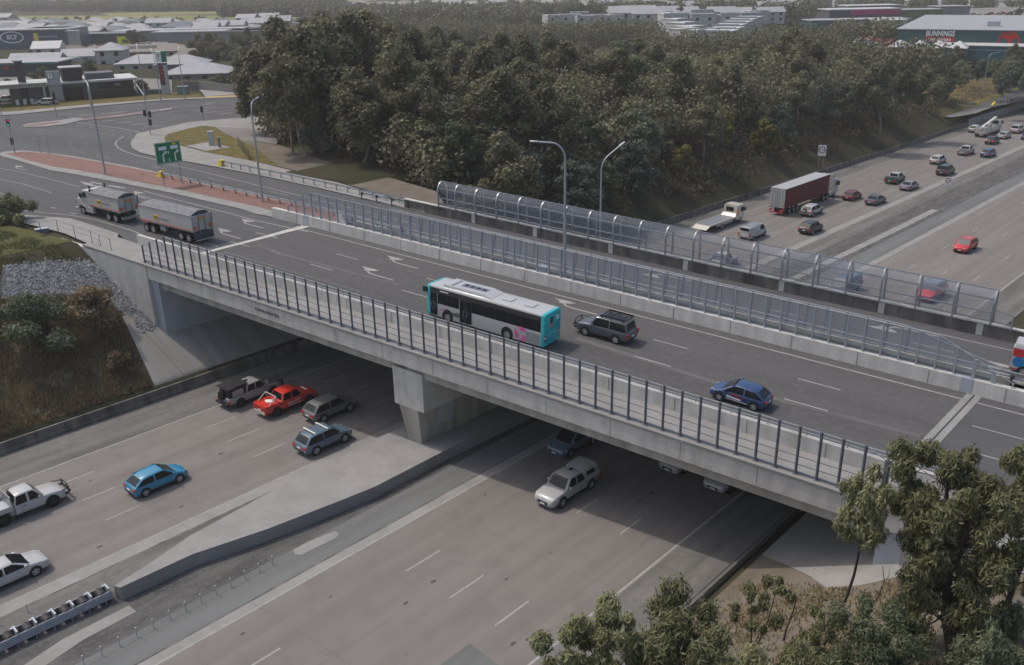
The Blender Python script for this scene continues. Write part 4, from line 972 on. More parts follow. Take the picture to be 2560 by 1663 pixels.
def car(kind, name, label, cat, body, P=(0,0,0), rot=(0,0,0), rim='rim', glass='glass', front='head', extras=(), simple=False, lit=False, group=None, roofm=None, sc=1.0):
    rim = rim
    c = CARS[kind]; t = thing(name, label, cat, P, rot=rot, group=group); t.scale = (sc,)*3
    L, W, Hh, bz, hz, r = c['L'], c['W'], c['H'], c['belt'], c['hood'], c['r']; xf, xr = L/2, -L/2; w = W/2
    cf0, cf1, cr1, cr0 = c['cab']; boot = c.get('boot', bz)
    z0 = .24 if kind in ('hatch', 'sedan') else .34
    # body loft: (x, ztop, halfwidth, zbottom)
    rear = bz-.02
    st = [(xf, hz*.56, w*.62, z0+.1), (xf-.03, hz*.68, w*.76, z0+.02), (xf-.1, hz*.78, w*.86, z0), (xf-.24, hz*.87, w*.94, z0-.02), (xf-.5, hz*.94, w*.985, z0), (xf-.85, hz*.99, w, z0), (cf0+.1, hz+.03, w, z0), (cf0-.15, bz, w, z0)]
    tub = c.get('tub') or c.get('tray')
    if tub:
        tt = bz-.05 if c.get('tub') else .55
        st += [(cr0+.02, bz, w, z0), (cr0-.05, tt if c.get('tray') else bz-.03, w if c.get('tub') else w*.8, z0), (xr+.12, tt, w if c.get('tub') else w*.8, z0+.1), (xr, tt-.03, w*.96 if c.get('tub') else w*.8, z0+.18)]
    else:
        st += [(0, bz, w, z0), (cr0+.3, bz, w, z0), (max(cr0, xr+.12), boot, w*.98, z0), (xr+.1, boot-.03, w*.95, z0+.05), (xr+.02, boot-.16, w*.9, z0+.1), (xr, boot-.35, w*.86, z0+.16)]
    S = []
    for x, zt, hw, zb in st:
        S.append([(x, -hw*.9, zb), (x, -hw*.985, zb+.14), (x, -hw, (zb+zt)/2), (x, -hw*.97, zt-.1), (x, -hw*.9, zt-.02), (x, 0, zt+.03), (x, hw*.9, zt-.02), (x, hw*.97, zt-.1), (x, hw, (zb+zt)/2), (x, hw*.99, zb+.14), (x, hw*.9, zb)])
    mb = MB(); mb.loft(S)
    bo = mb.build('body', body, t, smooth=50, local=True); bevel(bo, .05)
    # cabin
    wr, wb = w*(.80 if kind != 'van' else .86), w*.95
    base = bz-.03
    rows = [(cf0, cf1, 0)]
    def ring(x0, x1, z, hw): return None
    mb = MB(); K = 5
    secs = []
    for k in range(K+1):
        f = k/K; zf = f if f < 1 else 1
        z = base+(Hh-base)*math.sin(f*math.pi/2)**.9 if False else base+(Hh-.0-base)*f
        fx = cf0+(cf1-cf0)*f; rx = cr0+(cr1-cr0)*f; hw = wb+(wr-wb)*f**1.3
        secs.append((fx, rx, z, hw))
    drop = c.get('drop', .06)
    S = []
    for n_, (fx, rx, z, hw) in enumerate(secs[:-1]):
        dz = drop*(n_/K); S.append([(fx, -hw*.86, z), (fx-.12, -hw, z), (rx+.08, -hw, z-dz), (rx, -hw*.86, z-dz), (rx, hw*.86, z-dz), (rx+.08, hw, z-dz), (fx-.12, hw, z), (fx, hw*.86, z)])
    fx, rx, z, hw = secs[-1]
    mb.loft(S, cap=False)
    # curved roof joining the ring below it
    ring_ = S[-1]; top_ = []
    xs_ = [fx+.02, fx-.25, fx-(fx-rx)*.4, fx-(fx-rx)*.7, rx+.22, rx+.0]
    for i_, x in enumerate(xs_):
        g_ = i_/5; zt = z-drop*g_**1.5-(.05 if i_ == 0 else .0)-(.04 if i_ == 5 else 0); tw = hw*(1-.05*g_)
        top_.append([(x, -tw, zt-.07), (x, -tw*.93, zt-.02), (x, -tw*.5, zt+.012), (x, tw*.5, zt+.012), (x, tw*.93, zt-.02), (x, tw, zt-.07)])
    mb.loft(top_, closed=False, cap=False)
    for s_ in (0, 5):   # sides, front and rear closing strips
        lo_ = (ring_[1], ring_[2]) if s_ == 0 else (ring_[6], ring_[5])
        for i_ in range(5):
            a0, a1 = i_/5, (i_+1)/5; p0 = tuple(Vector(lo_[0]).lerp(Vector(lo_[1]), a0)); p1 = tuple(Vector(lo_[0]).lerp(Vector(lo_[1]), a1)); mb.face([p0, p1, top_[i_+1][s_], top_[i_][s_]])
    mb.face([ring_[1], ring_[0], ring_[7], ring_[6], top_[0][5], top_[0][4], top_[0][3], top_[0][2], top_[0][1], top_[0][0]])
    mb.face([ring_[2], ring_[3], ring_[4], ring_[5], top_[5][5], top_[5][4], top_[5][3], top_[5][2], top_[5][1], top_[5][0]])
    cbn = mb.build('cabin', roofm or body, t, smooth=60, local=True)
    # glass: front, rear and side quads taken from the cabin shape
    def glassband(end, f0, f1, wdt, nm, mt):
        mb = MB(); fs = [f0+(f1-f0)*i/5 for i in range(6)]; rows_ = []
        for f in fs:
            k = min(int(f*K), K-1); g = f*K-k; a, b = secs[k], secs[k+1]
            ex = 0; ez = -(drop if end else 0)*f-(.03*g if k == K-1 else 0)
            x = a[end]+(b[end]-a[end])*g+ex; z = a[2]+(b[2]-a[2])*g+ez; hw = (a[3]+(b[3]-a[3])*g)*wdt
            rows_.append((x, z, hw))
        sx, sz = rows_[-1][0]-rows_[0][0], rows_[-1][1]-rows_[0][1]; l = math.hypot(sx, sz); nx, nz = (sz/l, -sx/l) if end == 0 else (-sz/l, sx/l)
        for (x0, za, h0), (x1, zb_, h1) in zip(rows_, rows_[1:]):
            q = [(x0+nx*.014, -h0, za+nz*.014), (x0+nx*.014, h0, za+nz*.014), (x1+nx*.014, h1, zb_+nz*.014), (x1+nx*.014, -h1, zb_+nz*.014)]
            mb.face(q if end == 0 else q[::-1])
        mb.build(nm, mt, t, local=True, fix=False)
    glassband(0, .06, .95, .84, 'windscreen', glass); glassband(1, .16 if kind != 'van' else .4, .94, .8, 'rear_window', 'glass')
    for s in (-1, 1):
        def P3(x, f, dd=0): 
            k = min(int(f*K), K-1); g = f*K-k; a, b = secs[k], secs[k+1]; hw = a[3]+(b[3]-a[3])*g; z = a[2]+(b[2]-a[2])*g; q_ = min(max((cf1-x)/(cf1-cr1+.01), 0), 1); return (x, s*(hw+.014), z-drop*q_*f)
        fx = lambda f: cf0+(cf1-cf0)*f-.08; rx = lambda f: cr0+(cr1-cr0)*f+.04
        lo, mi, hi = .07, .6, .9
        mid = (cf1+cr1)/2+.1 if kind != 'van' else cf1-.75
        panes = [(fx, lambda f: mid+.025)]
        if kind in ('van',): pass
        elif kind in ('tray',): panes = [(fx, lambda f: mid+.1), (lambda f: mid, rx)]
        else: panes.append((lambda f: mid-.025, (lambda f: rx(f)+.08)))
        for A, B in panes:
            mb = MB(); fs = (lo, .4, .7, hi)
            pts = [P3(A(f)-.03, f) for f in fs]+[P3(B(f), f) for f in fs[::-1]]
            for i in range(3):
                q = [P3(A(fs[i])-.05, fs[i]), P3(B(fs[i]), fs[i]), P3(B(fs[i+1]), fs[i+1]), P3(A(fs[i+1])-.05, fs[i+1])]
                mb.face(q if s < 0 else q[::-1])
            mb.build('side_window', glass if glass != 'glassl' else 'glass', t, local=True, fix=False)
    # wheel arches and wheels
    for ax in c['ax']:
        for s in (-1, 1):
            mb = MB(); mb.cyl((ax, s*(w-.074), r*1.02), (0,1,0), r*1.17, .16, 20); mb.build('wheel_arch', 'blackp', bo, local=True, smooth=40)
            wheel(t, ax, s*(w-.085), r, .24, rim, 5 if not simple else 5)
    # lights, bumpers, plates, mirrors, handles
    for s in (-1, 1):
        mb = MB(); zt = hz*.74
        mb.hexa([(xf-.42, s*w*.985, zt), (xf-.02, s*w*.55, zt-.06), (xf-.07, s*w*.55, zt-.06), (xf-.45, s*w*.8, zt), (xf-.42, s*w*.97, zt+.13), (xf-.06, s*w*.55, zt+.05), (xf-.12, s*w*.55, zt+.06), (xf-.5, s*w*.8, zt+.13)]); mb.build('headlight', front, t, local=True)
        mb = MB(); zt = (boot if not tub else .95)-.12
        if not c.get('tray'):
            if kind in ('van', 'wagon4', 'ute') : mb.box(xr-.02, xr+.08, s*w*.78 if s > 0 else -w*1.0, w*1.0 if s > 0 else -w*.78, zt-.35, zt+.05)
            else: mb.hexa([(xr-.01, s*w*.5, zt-.14), (xr-.01, s*w*.88, zt-.16), (xr+.32, s*w*.985, zt-.1), (xr+.1, s*w*.5, zt-.1), (xr+.02, s*w*.5, zt+.02), (xr+.02, s*w*.9, zt+.03), (xr+.32, s*w*.985, zt+.02), (xr+.1, s*w*.5, zt+.02)])
            mb.build('tail_light', MAT.get('tlit') or MAT.setdefault('tlit', emit('lit_tail', (.8,.03,.02), .5)) if lit else 'red', t, local=True)
        mb = MB(); mb.loft([[(cf0-.3+x, s*(w*.97+y), bz+.04+z) for y, z in ((0, 0), (.17, .01), (.17, .12), (0, .1))] for x in (0, -.14)]); mb.build('mirror', body, t, local=True)
        mb = MB(); 
        for hx in (cf1-.75, cf1-1.7) if kind != 'van' else (cf1-.6,): mb.box(hx-.09, hx+.09, s*w-.012, s*w+.012, bz-.2, bz-.16)
        mb.build('door_handle', 'blackp' if rim == 'rimd' else body, t, local=True)
        mb = MB(); mb.box(c['ax'][1]+r*1.2, c['ax'][0]-r*1.2, s*(w-.02)-.03, s*(w-.02)+.03, z0, z0+.1); mb.build('sill_trim', 'blackp', t, local=True)
        if not simple:
            mb = MB()
            for dx in (cf1-.95 if kind != 'van' else cf1-.95, ) : mb.box(dx-.006, dx+.006, s*w*1.0-.004, s*w*1.0+.006, z0+.12, bz-.06)
            mb.build('door_gap', 'blackp', bo, local=True)
    mb = MB(); mb.box(xf-.04, xf+.012, -w*.45, w*.45, z0+.12, hz*.62); mb.build('grille', 'blackp', t, local=True)
    mb = MB(); mb.box(xf, xf+.025, -.19, .19, z0+.1, z0+.21); mb.build('number_plate', 'plate', t, local=True)
    mb = MB(); mb.box(xr-.03, xr+.01, -.19, .19, z0+.32, z0+.44); mb.build('number_plate', 'plate', t, local=True)
    mb = MB(); mb.box(xr-.012, xr+.14, -w*.7, w*.7, z0+.1, z0+.2); mb.build('rear_bumper', 'blackp', t, local=True)
    if c.get('tub') and 'canopy' not in extras:
        mb = MB(); mb.box(xr+.1, cr0-.12, -w*.84, w*.84, bz-.08, bz-.012+.02); mb.build('tub_floor', 'red_paint' if 'redcover' in extras else 'blackp', t, local=True)
        for s in (-1, 1): mb = MB(); mb.box(xr+.04, cr0-.04, s*w*.93-.05, s*w*.93+.05, bz-.05, bz+.03); mb.build('tub_rail', body, t, local=True)
        mb = MB(); mb.box(xr+.0, xr+.1, -w*.9, w*.9, bz-.4, bz+.02); mb.build('tailgate', body, t, local=True)
    if 'canopy' in extras:
        mb = MB(); z = bz-.04; S = [[(x, -hw, z), (x, -hw*.97, zt-.12), (x, -hw*.85, zt), (x, 0, zt+.04), (x, hw*.85, zt), (x, hw*.97, zt-.12), (x, hw, z)] for x, hw, zt in ((cr0+.12, w*.9, Hh-.06), (xr+.6, w*.92, Hh), (xr+.3, w*.9, Hh-.04), (xr+.06, w*.9, bz+.1))]; mb.loft(S); mb.build('canopy', body, t, smooth=35, local=True)
        for s in (-1, 1): mb = MB(); q = [(cr0-.15, s*w*.925, bz+.15), (xr+.55, s*w*.935, bz+.15), (xr+.75, s*w*.905, Hh-.2), (cr0-.12, s*w*.895, Hh-.2)]; mb.face(q if s > 0 else q[::-1]); mb.build('canopy_window', 'glass', t, local=True, fix=False)
        mb = MB(); mb.box(cf1-1.15, cf1-.85, -.06, .06, Hh, Hh+.1); mb.build('roof_fin', 'blackp', t, local=True)
    if 'traybed' in extras:
        mb = MB(); mb.box(xr, cr0-.12, -w*1.02, w*1.02, .9, 1.0); mb.build('tray_deck', 'steell', t, local=True)
        for s in (-1, 1): mb = MB(); mb.box(xr, cr0-.12, s*w*1.02-.025, s*w*1.02+.025, 1.0, 1.28); mb.build('drop_side', body, t, local=True)
        mb = MB(); mb.box(xr-.02, xr+.03, -w, w, .95, 1.28); mb.build('tailgate', body, t, local=True)
        mb = MB(); mb.box(cr0-.2, cr0-.14, -w*.9, w*.9, 1.0, Hh+.02); mb.build('headboard', 'steel', t, local=True)
        for s in (-1, 1): mb = MB(); mb.box(xr-.03, xr+.02, s*w*.75-.12, s*w*.75+.12, .72, .86); mb.build('tail_light', 'red', t, local=True)
    if 'bullbar' in extras:
        mb = MB(); mb.tube([(xf-.1, -w*.95, .6), (xf+.22, -w*.7, .62), (xf+.25, w*.7, .62), (xf-.1, w*.95, .6)], .09, 8); mb.tube([(xf+.22, -w*.65, .62), (xf+.16, -w*.5, 1.12), (xf+.16, w*.5, 1.12), (xf+.22, w*.65, .62)], .045, 8)
        mb.tube([(xf-.35, -w*.98, .95), (xf+.2, -w*.7, .95)], .03, 6); mb.tube([(xf-.35, w*.98, .95), (xf+.2, w*.7, .95)], .03, 6); mb.build('bull_bar', 'blackp', t, smooth=50, local=True)
    if 'racks' in extras:
        for x in (cf1-.5, cr1+.45): mb = MB(); mb.box(x-.06, x+.06, -wr*1.04, wr*1.04, Hh+.06, Hh+.1); mb.box(x-.05, x+.05, -wr*1.04, -wr*.95, Hh-.08, Hh+.08); mb.box(x-.05, x+.05, wr*.95, wr*1.04, Hh-.08, Hh+.08); mb.build('roof_bar', 'plate' if 'silverbars' in extras else 'steel', t, local=True)
    if 'roofrack' in extras:
        mb = MB(); zr = Hh+.12
        for y in np.linspace(-wr*.9, wr*.9, 6): mb.box(cr1+.1, cf1-.35, y-.02, y+.02, zr, zr+.04)
        for x in np.linspace(cr1+.1, cf1-.35, 6): mb.box(x-.025, x+.025, -wr*.95, wr*.95, zr-.03, zr+.01)
        for s in (-1, 1):
            mb.box(cr1+.1, cf1-.35, s*wr*.95-.02, s*wr*.95+.02, zr, zr+.12)
            for x in (cr1+.3, (cr1+cf1)/2, cf1-.5): mb.box(x-.03, x+.03, s*wr*.9-.03, s*wr*.9+.03, Hh-.06, zr)
        mb.build('roof_rack', 'blackp', t, local=True)
    if 'spare' in extras:
        mb = MB(); mb.cyl((xr-.1, 0, 1.02), (1,0,0), .34, .2, 18); sp = mb.build('spare_wheel', 'black', t, smooth=40, local=True); mb = MB(); mb.cyl((xr-.2, 0, 1.02), (1,0,0), .2, .03, 14); mb.build('rim', 'rim', sp, local=True)
    if 'sportbar' in extras:
        mb = MB(); x = cr0-.35
        for s in (-1, 1): mb.tube([(x-.9, s*w*.86, bz), (x-.1, s*w*.8, Hh-.1)], .05, 8); mb.tube([(x+.05, s*w*.86, bz), (x-.1, s*w*.8, Hh-.1)], .045, 8)
        mb.tube([(x-.1, -w*.8, Hh-.1), (x-.1, w*.8, Hh-.1)], .05, 8); mb.build('sports_bar', 'rim', t, smooth=50, local=True)
    if 'ladders' in extras:
        mb = MB()
        for s in (-1, 1): mb.box(cr1+.2, cf1-.6, s*wr*.9-.02, s*wr*.9+.02, Hh+.03, Hh+.08)
        for x in np.linspace(cr1+.3, cf1-.8, 6): mb.box(x-.03, x+.03, -wr*.95, wr*.95, Hh+.06, Hh+.12)
        mb.build('roof_rack', 'steell', t, local=True)
    return t
# pose from the pixel positions where the two visible wheels touch the road
def pose(pr, pf, frame='M', kind='hatch', side=1, sgn=1, v=None, dz=0):
    """side: +1 when the visible side faces larger v, sgn: +1 heading towards larger u"""
    hit = hitM if frame == 'M' else hitB; fn = Mw if frame == 'M' else Bw
    c = CARS.get(kind, dict(W=2.5)); a = hit(*(pr or pf)); b = hit(*(pf or pr)); 
    if pr is None: a = (b[0]-sgn*(CARS[kind]['ax'][0]-CARS[kind]['ax'][1]), b[1])
    if pf is None: b = (a[0]+sgn*(CARS[kind]['ax'][0]-CARS[kind]['ax'][1]), a[1])
    u = (a[0]+b[0])/2; vv = (a[1]+b[1])/2-side*c['W']/2
    if v is not None: vv = v
    P = fn(u, vv, .007); Q = fn(u+sgn*1.0, vv, .007); d = Q-P; yaw = math.atan2(d.y, d.x); pit = math.atan2(d.z, math.hypot(d.x, d.y))
    return P, (0, -pit, yaw)
def putcar(kind, name, label, cat, body, pr, pf, frame='M', side=1, sgn=1, v=None, **k):
    P, rot = pose(pr, pf, frame, kind, side, sgn, v)
    return car(kind, name, label, cat, body, P, rot, sc=1.08 if frame == 'M' else 1.0, **k)
pc = lambda n, c: MAT.setdefault(n, paint(n, c))
pc('red_paint', (.62,.035,.02)); pc('ashgrey_paint', (.15,.15,.145)); pc('teal_paint', (.015,.2,.34)); pc('slate_paint', (.1,.15,.2)); pc('silver_paint', (.3,.29,.28)); pc('charcoal_paint', (.065,.075,.095)); pc('navy_paint', (.012,.045,.14)); pc('black_paint', (.018,.018,.022)); pc('maroon_paint', (.13,.02,.03)); pc('bluegrey_paint', (.09,.11,.17)); pc('green_paint', (.05,.075,.055)); pc('lilac_paint', (.22,.22,.28)); pc('bright_red_paint', (.5,.025,.03)); pc('blue_paint', (.02,.07,.16)); pc('cream_paint', (.62,.57,.48))
# left carriageway, near
t = putcar('ute', 'utility_vehicle', 'silver ute with a black toolbox canopy and snorkel nearest the concrete slope', 'ute', 'silver_paint', (604, 1018.6), (683, 986), rim='rimd', extras=('canopy', 'bullbar', 'x'))
for o in kids(t):
    if o.name.startswith('canopy') and 'window' not in o.name: o.data.materials[0] = MAT['blackp']
mb = MB(); mb.box(-2.3, -1.25, -.972, -.93, 1.15, 1.66); mb.box(-2.3, -1.25, .93, .972, 1.15, 1.66); mb.build('canopy_hatch', 'silver_paint', t, local=True)
mb = MB(); mb.cyl((-2.75, .1, 1.15), (1,0,0), .42, .24, 18); mb.build('spare_wheel', 'black', t, local=True, smooth=40)
mb = MB(); mb.box(-1.9, -.6, -.7, .7, 1.84, 1.9); mb.box(-2.75, -1.9, -.9, .9, 1.86, 1.89); mb.build('roof_awning', 'rimd', t, local=True)
mb = MB(); mb.tube([(1.0, -.93, 1.1), (.75, -.86, 1.85), (.8, -.86, 2.0)], .04, 6); mb.build('snorkel', 'blackp', t, local=True)
mb = MB(); mb.box(-2.95, -2.7, -.9, .9, .45, .6); mb.build('rear_carrier', 'blackp', t, local=True)
mb = MB(); mb.box(1.3, 2.6, -.72, .72, 1.06, 1.1); mb.build('bonnet_cover', 'charcoal_paint', t, local=True)
t = putcar('ute', 'utility_vehicle', 'bright red ute with silver sports bar and white door lettering', 'ute', 'red_paint', (692.9, 1042), (773.5, 1008), rim='rimd', extras=('redcover', 'sportbar'))
text('Milwaukee', .32, (.15, -.948, .83), (1,0,.12), (0,0,1), 'signw', t, 'door_lettering')
mb = MB(); mb.face([(-.5, -.945, .55), (.9, -.945, .5), (.8, -.945, .56), (-.4, -.945, .61)]); mb.build('door_stripe', 'signw', t, local=True)
mb = MB(); mb.face([(-1.5, -.5, 1.145), (-1.25, .15, 1.145), (-1.8, .55, 1.145), (-2.0, 0, 1.145)]); mb.build('cover_emblem', 'signw', t, local=True, fix=False)
mb = MB(); mb.face([(1.7, -.4, 1.13), (1.95, -.4, 1.12), (1.95, .4, 1.12), (1.7, .4, 1.13)]); mb.build('bonnet_emblem', 'signw', t, local=True, fix=False)
mb = MB(); mb.box(-2.75, -2.6, -.8, .8, .42, .6); mb.build('step_bumper', 'rim', t, local=True)
putcar('suv', 'suv_car', 'grey suv half in the bridge shadow behind the red ute', 'suv', 'ashgrey_paint', (808, 1056.7), (876.7, 1029), rim='rim', extras=())
putcar('suv', 'suv_car', 'slate blue suv with two silver roof bars beside the concrete island', 'suv', 'slate_paint', (791.6, 1137.3), (862.3, 1107.5), rim='rim', extras=('racks', 'silverbars'))
putcar('hatch', 'hatchback_car', 'teal hatchback alone on the left carriageway', 'hatchback', 'teal_paint', (367.7, 1240.2), (449.7, 1207.5), glass='glass')
putcar('tray', 'utility_vehicle', 'white tray back ute with black bull bar at the left edge', 'ute', 'white', (14.6, 1314), (132.9, 1268), rim='rimd', extras=('traybed', 'bullbar'))
putcar('sedan', 'sedan_car', 'white sedan cut by the left edge of the picture', 'sedan', 'white', None, (89, 1441))
# right carriageway, near: heading towards the camera
putcar('ute', 'utility_vehicle', 'white ute with matching canopy leaving the bridge shadow', 'ute', 'white', (1478, 1222.5), (1405.3, 1269.5), sgn=-1, glass='glass', extras=('canopy',))
putcar('suv', 'suv_car', 'dark blue grey suv emerging from beneath the bridge beside the island', 'suv', 'slate_paint', None, (1428, 1143), sgn=-1, extras=('racks',))
putcar('sedan', 'sedan_car', 'pale sedan almost hidden beneath the bridge girder', 'sedan', 'white', None, (1712, 1182), sgn=-1)
putcar('suv', 'suv_car', 'pale suv nose showing beneath the bridge nearest the right line', 'suv', 'white', None, (1826, 1233), sgn=-1, rim='rimd')
# far left carriageway, heading away
far = [('van', 'delivery_van', 'white van with a ladder rack next to the cage', 'van', 'white', (1883, 601), (1909, 592), dict(extras=('ladders',))),
 ('suv', 'suv_car', 'white suv with a rear spare wheel beside the red container truck', 'suv', 'white', (2032, 543), (2052.3, 534), dict(extras=('spare',))),
 ('suv', 'suv_car', 'black suv alone near the median beside the caged walkway', 'suv', 'black_paint', (2030.5, 587.5), (2052.3, 578), dict()),
 ('hatch', 'hatchback_car', 'dark maroon hatchback just ahead of the container truck', 'hatchback', 'maroon_paint', (2132.9, 503.5), (2151, 495.5), dict()),
 ('sedan', 'sedan_car', 'dark sedan to the right of the maroon hatchback', 'sedan', 'charcoal_paint', (2192.7, 514.4), (2211, 506.5), dict()),
 ('ute', 'utility_vehicle', 'olive and white ute between the maroon hatchback and the white suv', 'ute', 'green_paint', (2239.8, 461.9), (2259.7, 453), dict(roofm='white')),
 ('sedan', 'sedan_car', 'lilac grey sedan beside the olive ute', 'sedan', 'lilac_paint', (2276, 478.2), (2294, 470), dict()),
 ('suv', 'suv_car', 'white suv directly behind the black four wheel drive', 'suv', 'white', (2348, 413), (2363, 406), dict()),
 ('wagon4', 'four_wheel_drive', 'black four wheel drive close behind the white suv on the far carriageway', 'four wheel drive', 'black_paint', (2368, 441), (2384, 434), dict()),
 ('ute', 'utility_vehicle', 'white ute ahead of the white suv on the far carriageway', 'ute', 'white', (2417, 391), (2434, 383), dict()),
 ('suv', 'suv_car', 'navy suv to the right of the white ute far off', 'suv', 'blue_paint', (2473, 396.7), (2490, 388.5), dict()),
 ('suv', 'suv_car', 'black suv with lit red brake lights behind the mobile crane', 'suv', 'black_paint', (2482.5, 364), (2499, 356.5), dict(lit=True)),
 ('suv', 'suv_car', 'white suv just left of the mobile crane', 'suv', 'white', (2440, 334), (2454, 328), dict()),
 ('sedan', 'sedan_car', 'white sedan just right of the mobile crane', 'sedan', 'white', (2512, 349.6), (2527, 343), dict()),
 ('wagon4', 'four_wheel_drive', 'white wagon near the right edge beyond the crane', 'four wheel drive', 'white', (2545, 336), (2561, 329), dict()),
 ('hatch', 'hatchback_car', 'dark hatchback cut by the right edge near the white sedan', 'hatchback', 'blue_paint', (2571, 353), (2586, 346), dict()),
 ('tray', 'utility_vehicle', 'white tray ute seen through the hooped cage', 'ute', 'white', (1806, 676), (1834, 664), dict(extras=('traybed',)))]
for kd, nm, lb, ct, bm_, pr, pf, kw in far: putcar(kd, nm, lb, ct, bm_, pr, pf, simple=True, **kw)
# far right carriageway, heading to the camera
putcar('suv', 'suv_car', 'deep red suv alone on the far right carriageway', 'suv', 'bright_red_paint', (2438, 623), (2421.6, 634), sgn=-1, simple=True, glass='glassl')
putcar('wagon4', 'four_wheel_drive', 'red four wheel drive with a blue roof behind the cage at the right', 'four wheel drive', 'bright_red_paint', (2356, 743), (2338, 753), sgn=-1, simple=True, glass='glassl', roofm='bluegrey_paint')
putcar('van', 'delivery_van', 'dark van with a pale windscreen seen through the cage over the right carriageway', 'van', 'bluegrey_paint', (2146, 728), (2116, 742), sgn=-1, simple=True, glass='glassl')
# near bridge
putcar('wagon4', 'four_wheel_drive', 'dark grey four wheel drive with roof rack and bull bar following the bus', 'four wheel drive', 'charcoal_paint', (1540, 861), (1460.4, 840), frame='B', side=-1, sgn=1, extras=('roofrack', 'bullbar'))
t = putcar('hatch', 'hatchback_car', 'dark blue hatchback with white door lettering on the bridge', 'hatchback', 'navy_paint', (1887.3, 1028.5), (1790.6, 1001), frame='B', side=-1, sgn=1)
mb = MB(); mb.face([(.75, .9, .52), (.72, .9, .68), (.2, .9, .6), (-.35, .9, .56), (-.3, .9, .46), (.2, .9, .48)]); mb.build('door_lettering', 'signw', t, local=True, fix=False)
mb = MB()
for i in range(12): mb.box(.72-i*.13, .63-i*.13+.0, .895, .902, .37-i*.004, .43-i*.004)
mb.build('phone_lettering', 'signw', t, local=True)
mb = MB(); mb.face([(.5, .904, .66), (.15, .904, .78), (-.35, .904, .56), (-.5, .904, .6), (.15, .904, .86), (.6, .904, .76)]); mb.build('door_emblem', 'red', t, local=True, fix=False)
# station cars
for x, y, lb, yaw in ((18, 261, 'white suv parked on the forecourt at the left edge', 0.1), (92, 263, 'white suv parked beside the dark shop column', .15), (118, 268, 'white hatch parked against the shop beside the verge', .1)):
    car('suv', 'suv_car', lb, 'suv', 'white', at(x, y-4, 4.4), (0,0,yaw+math.pi), simple=True)
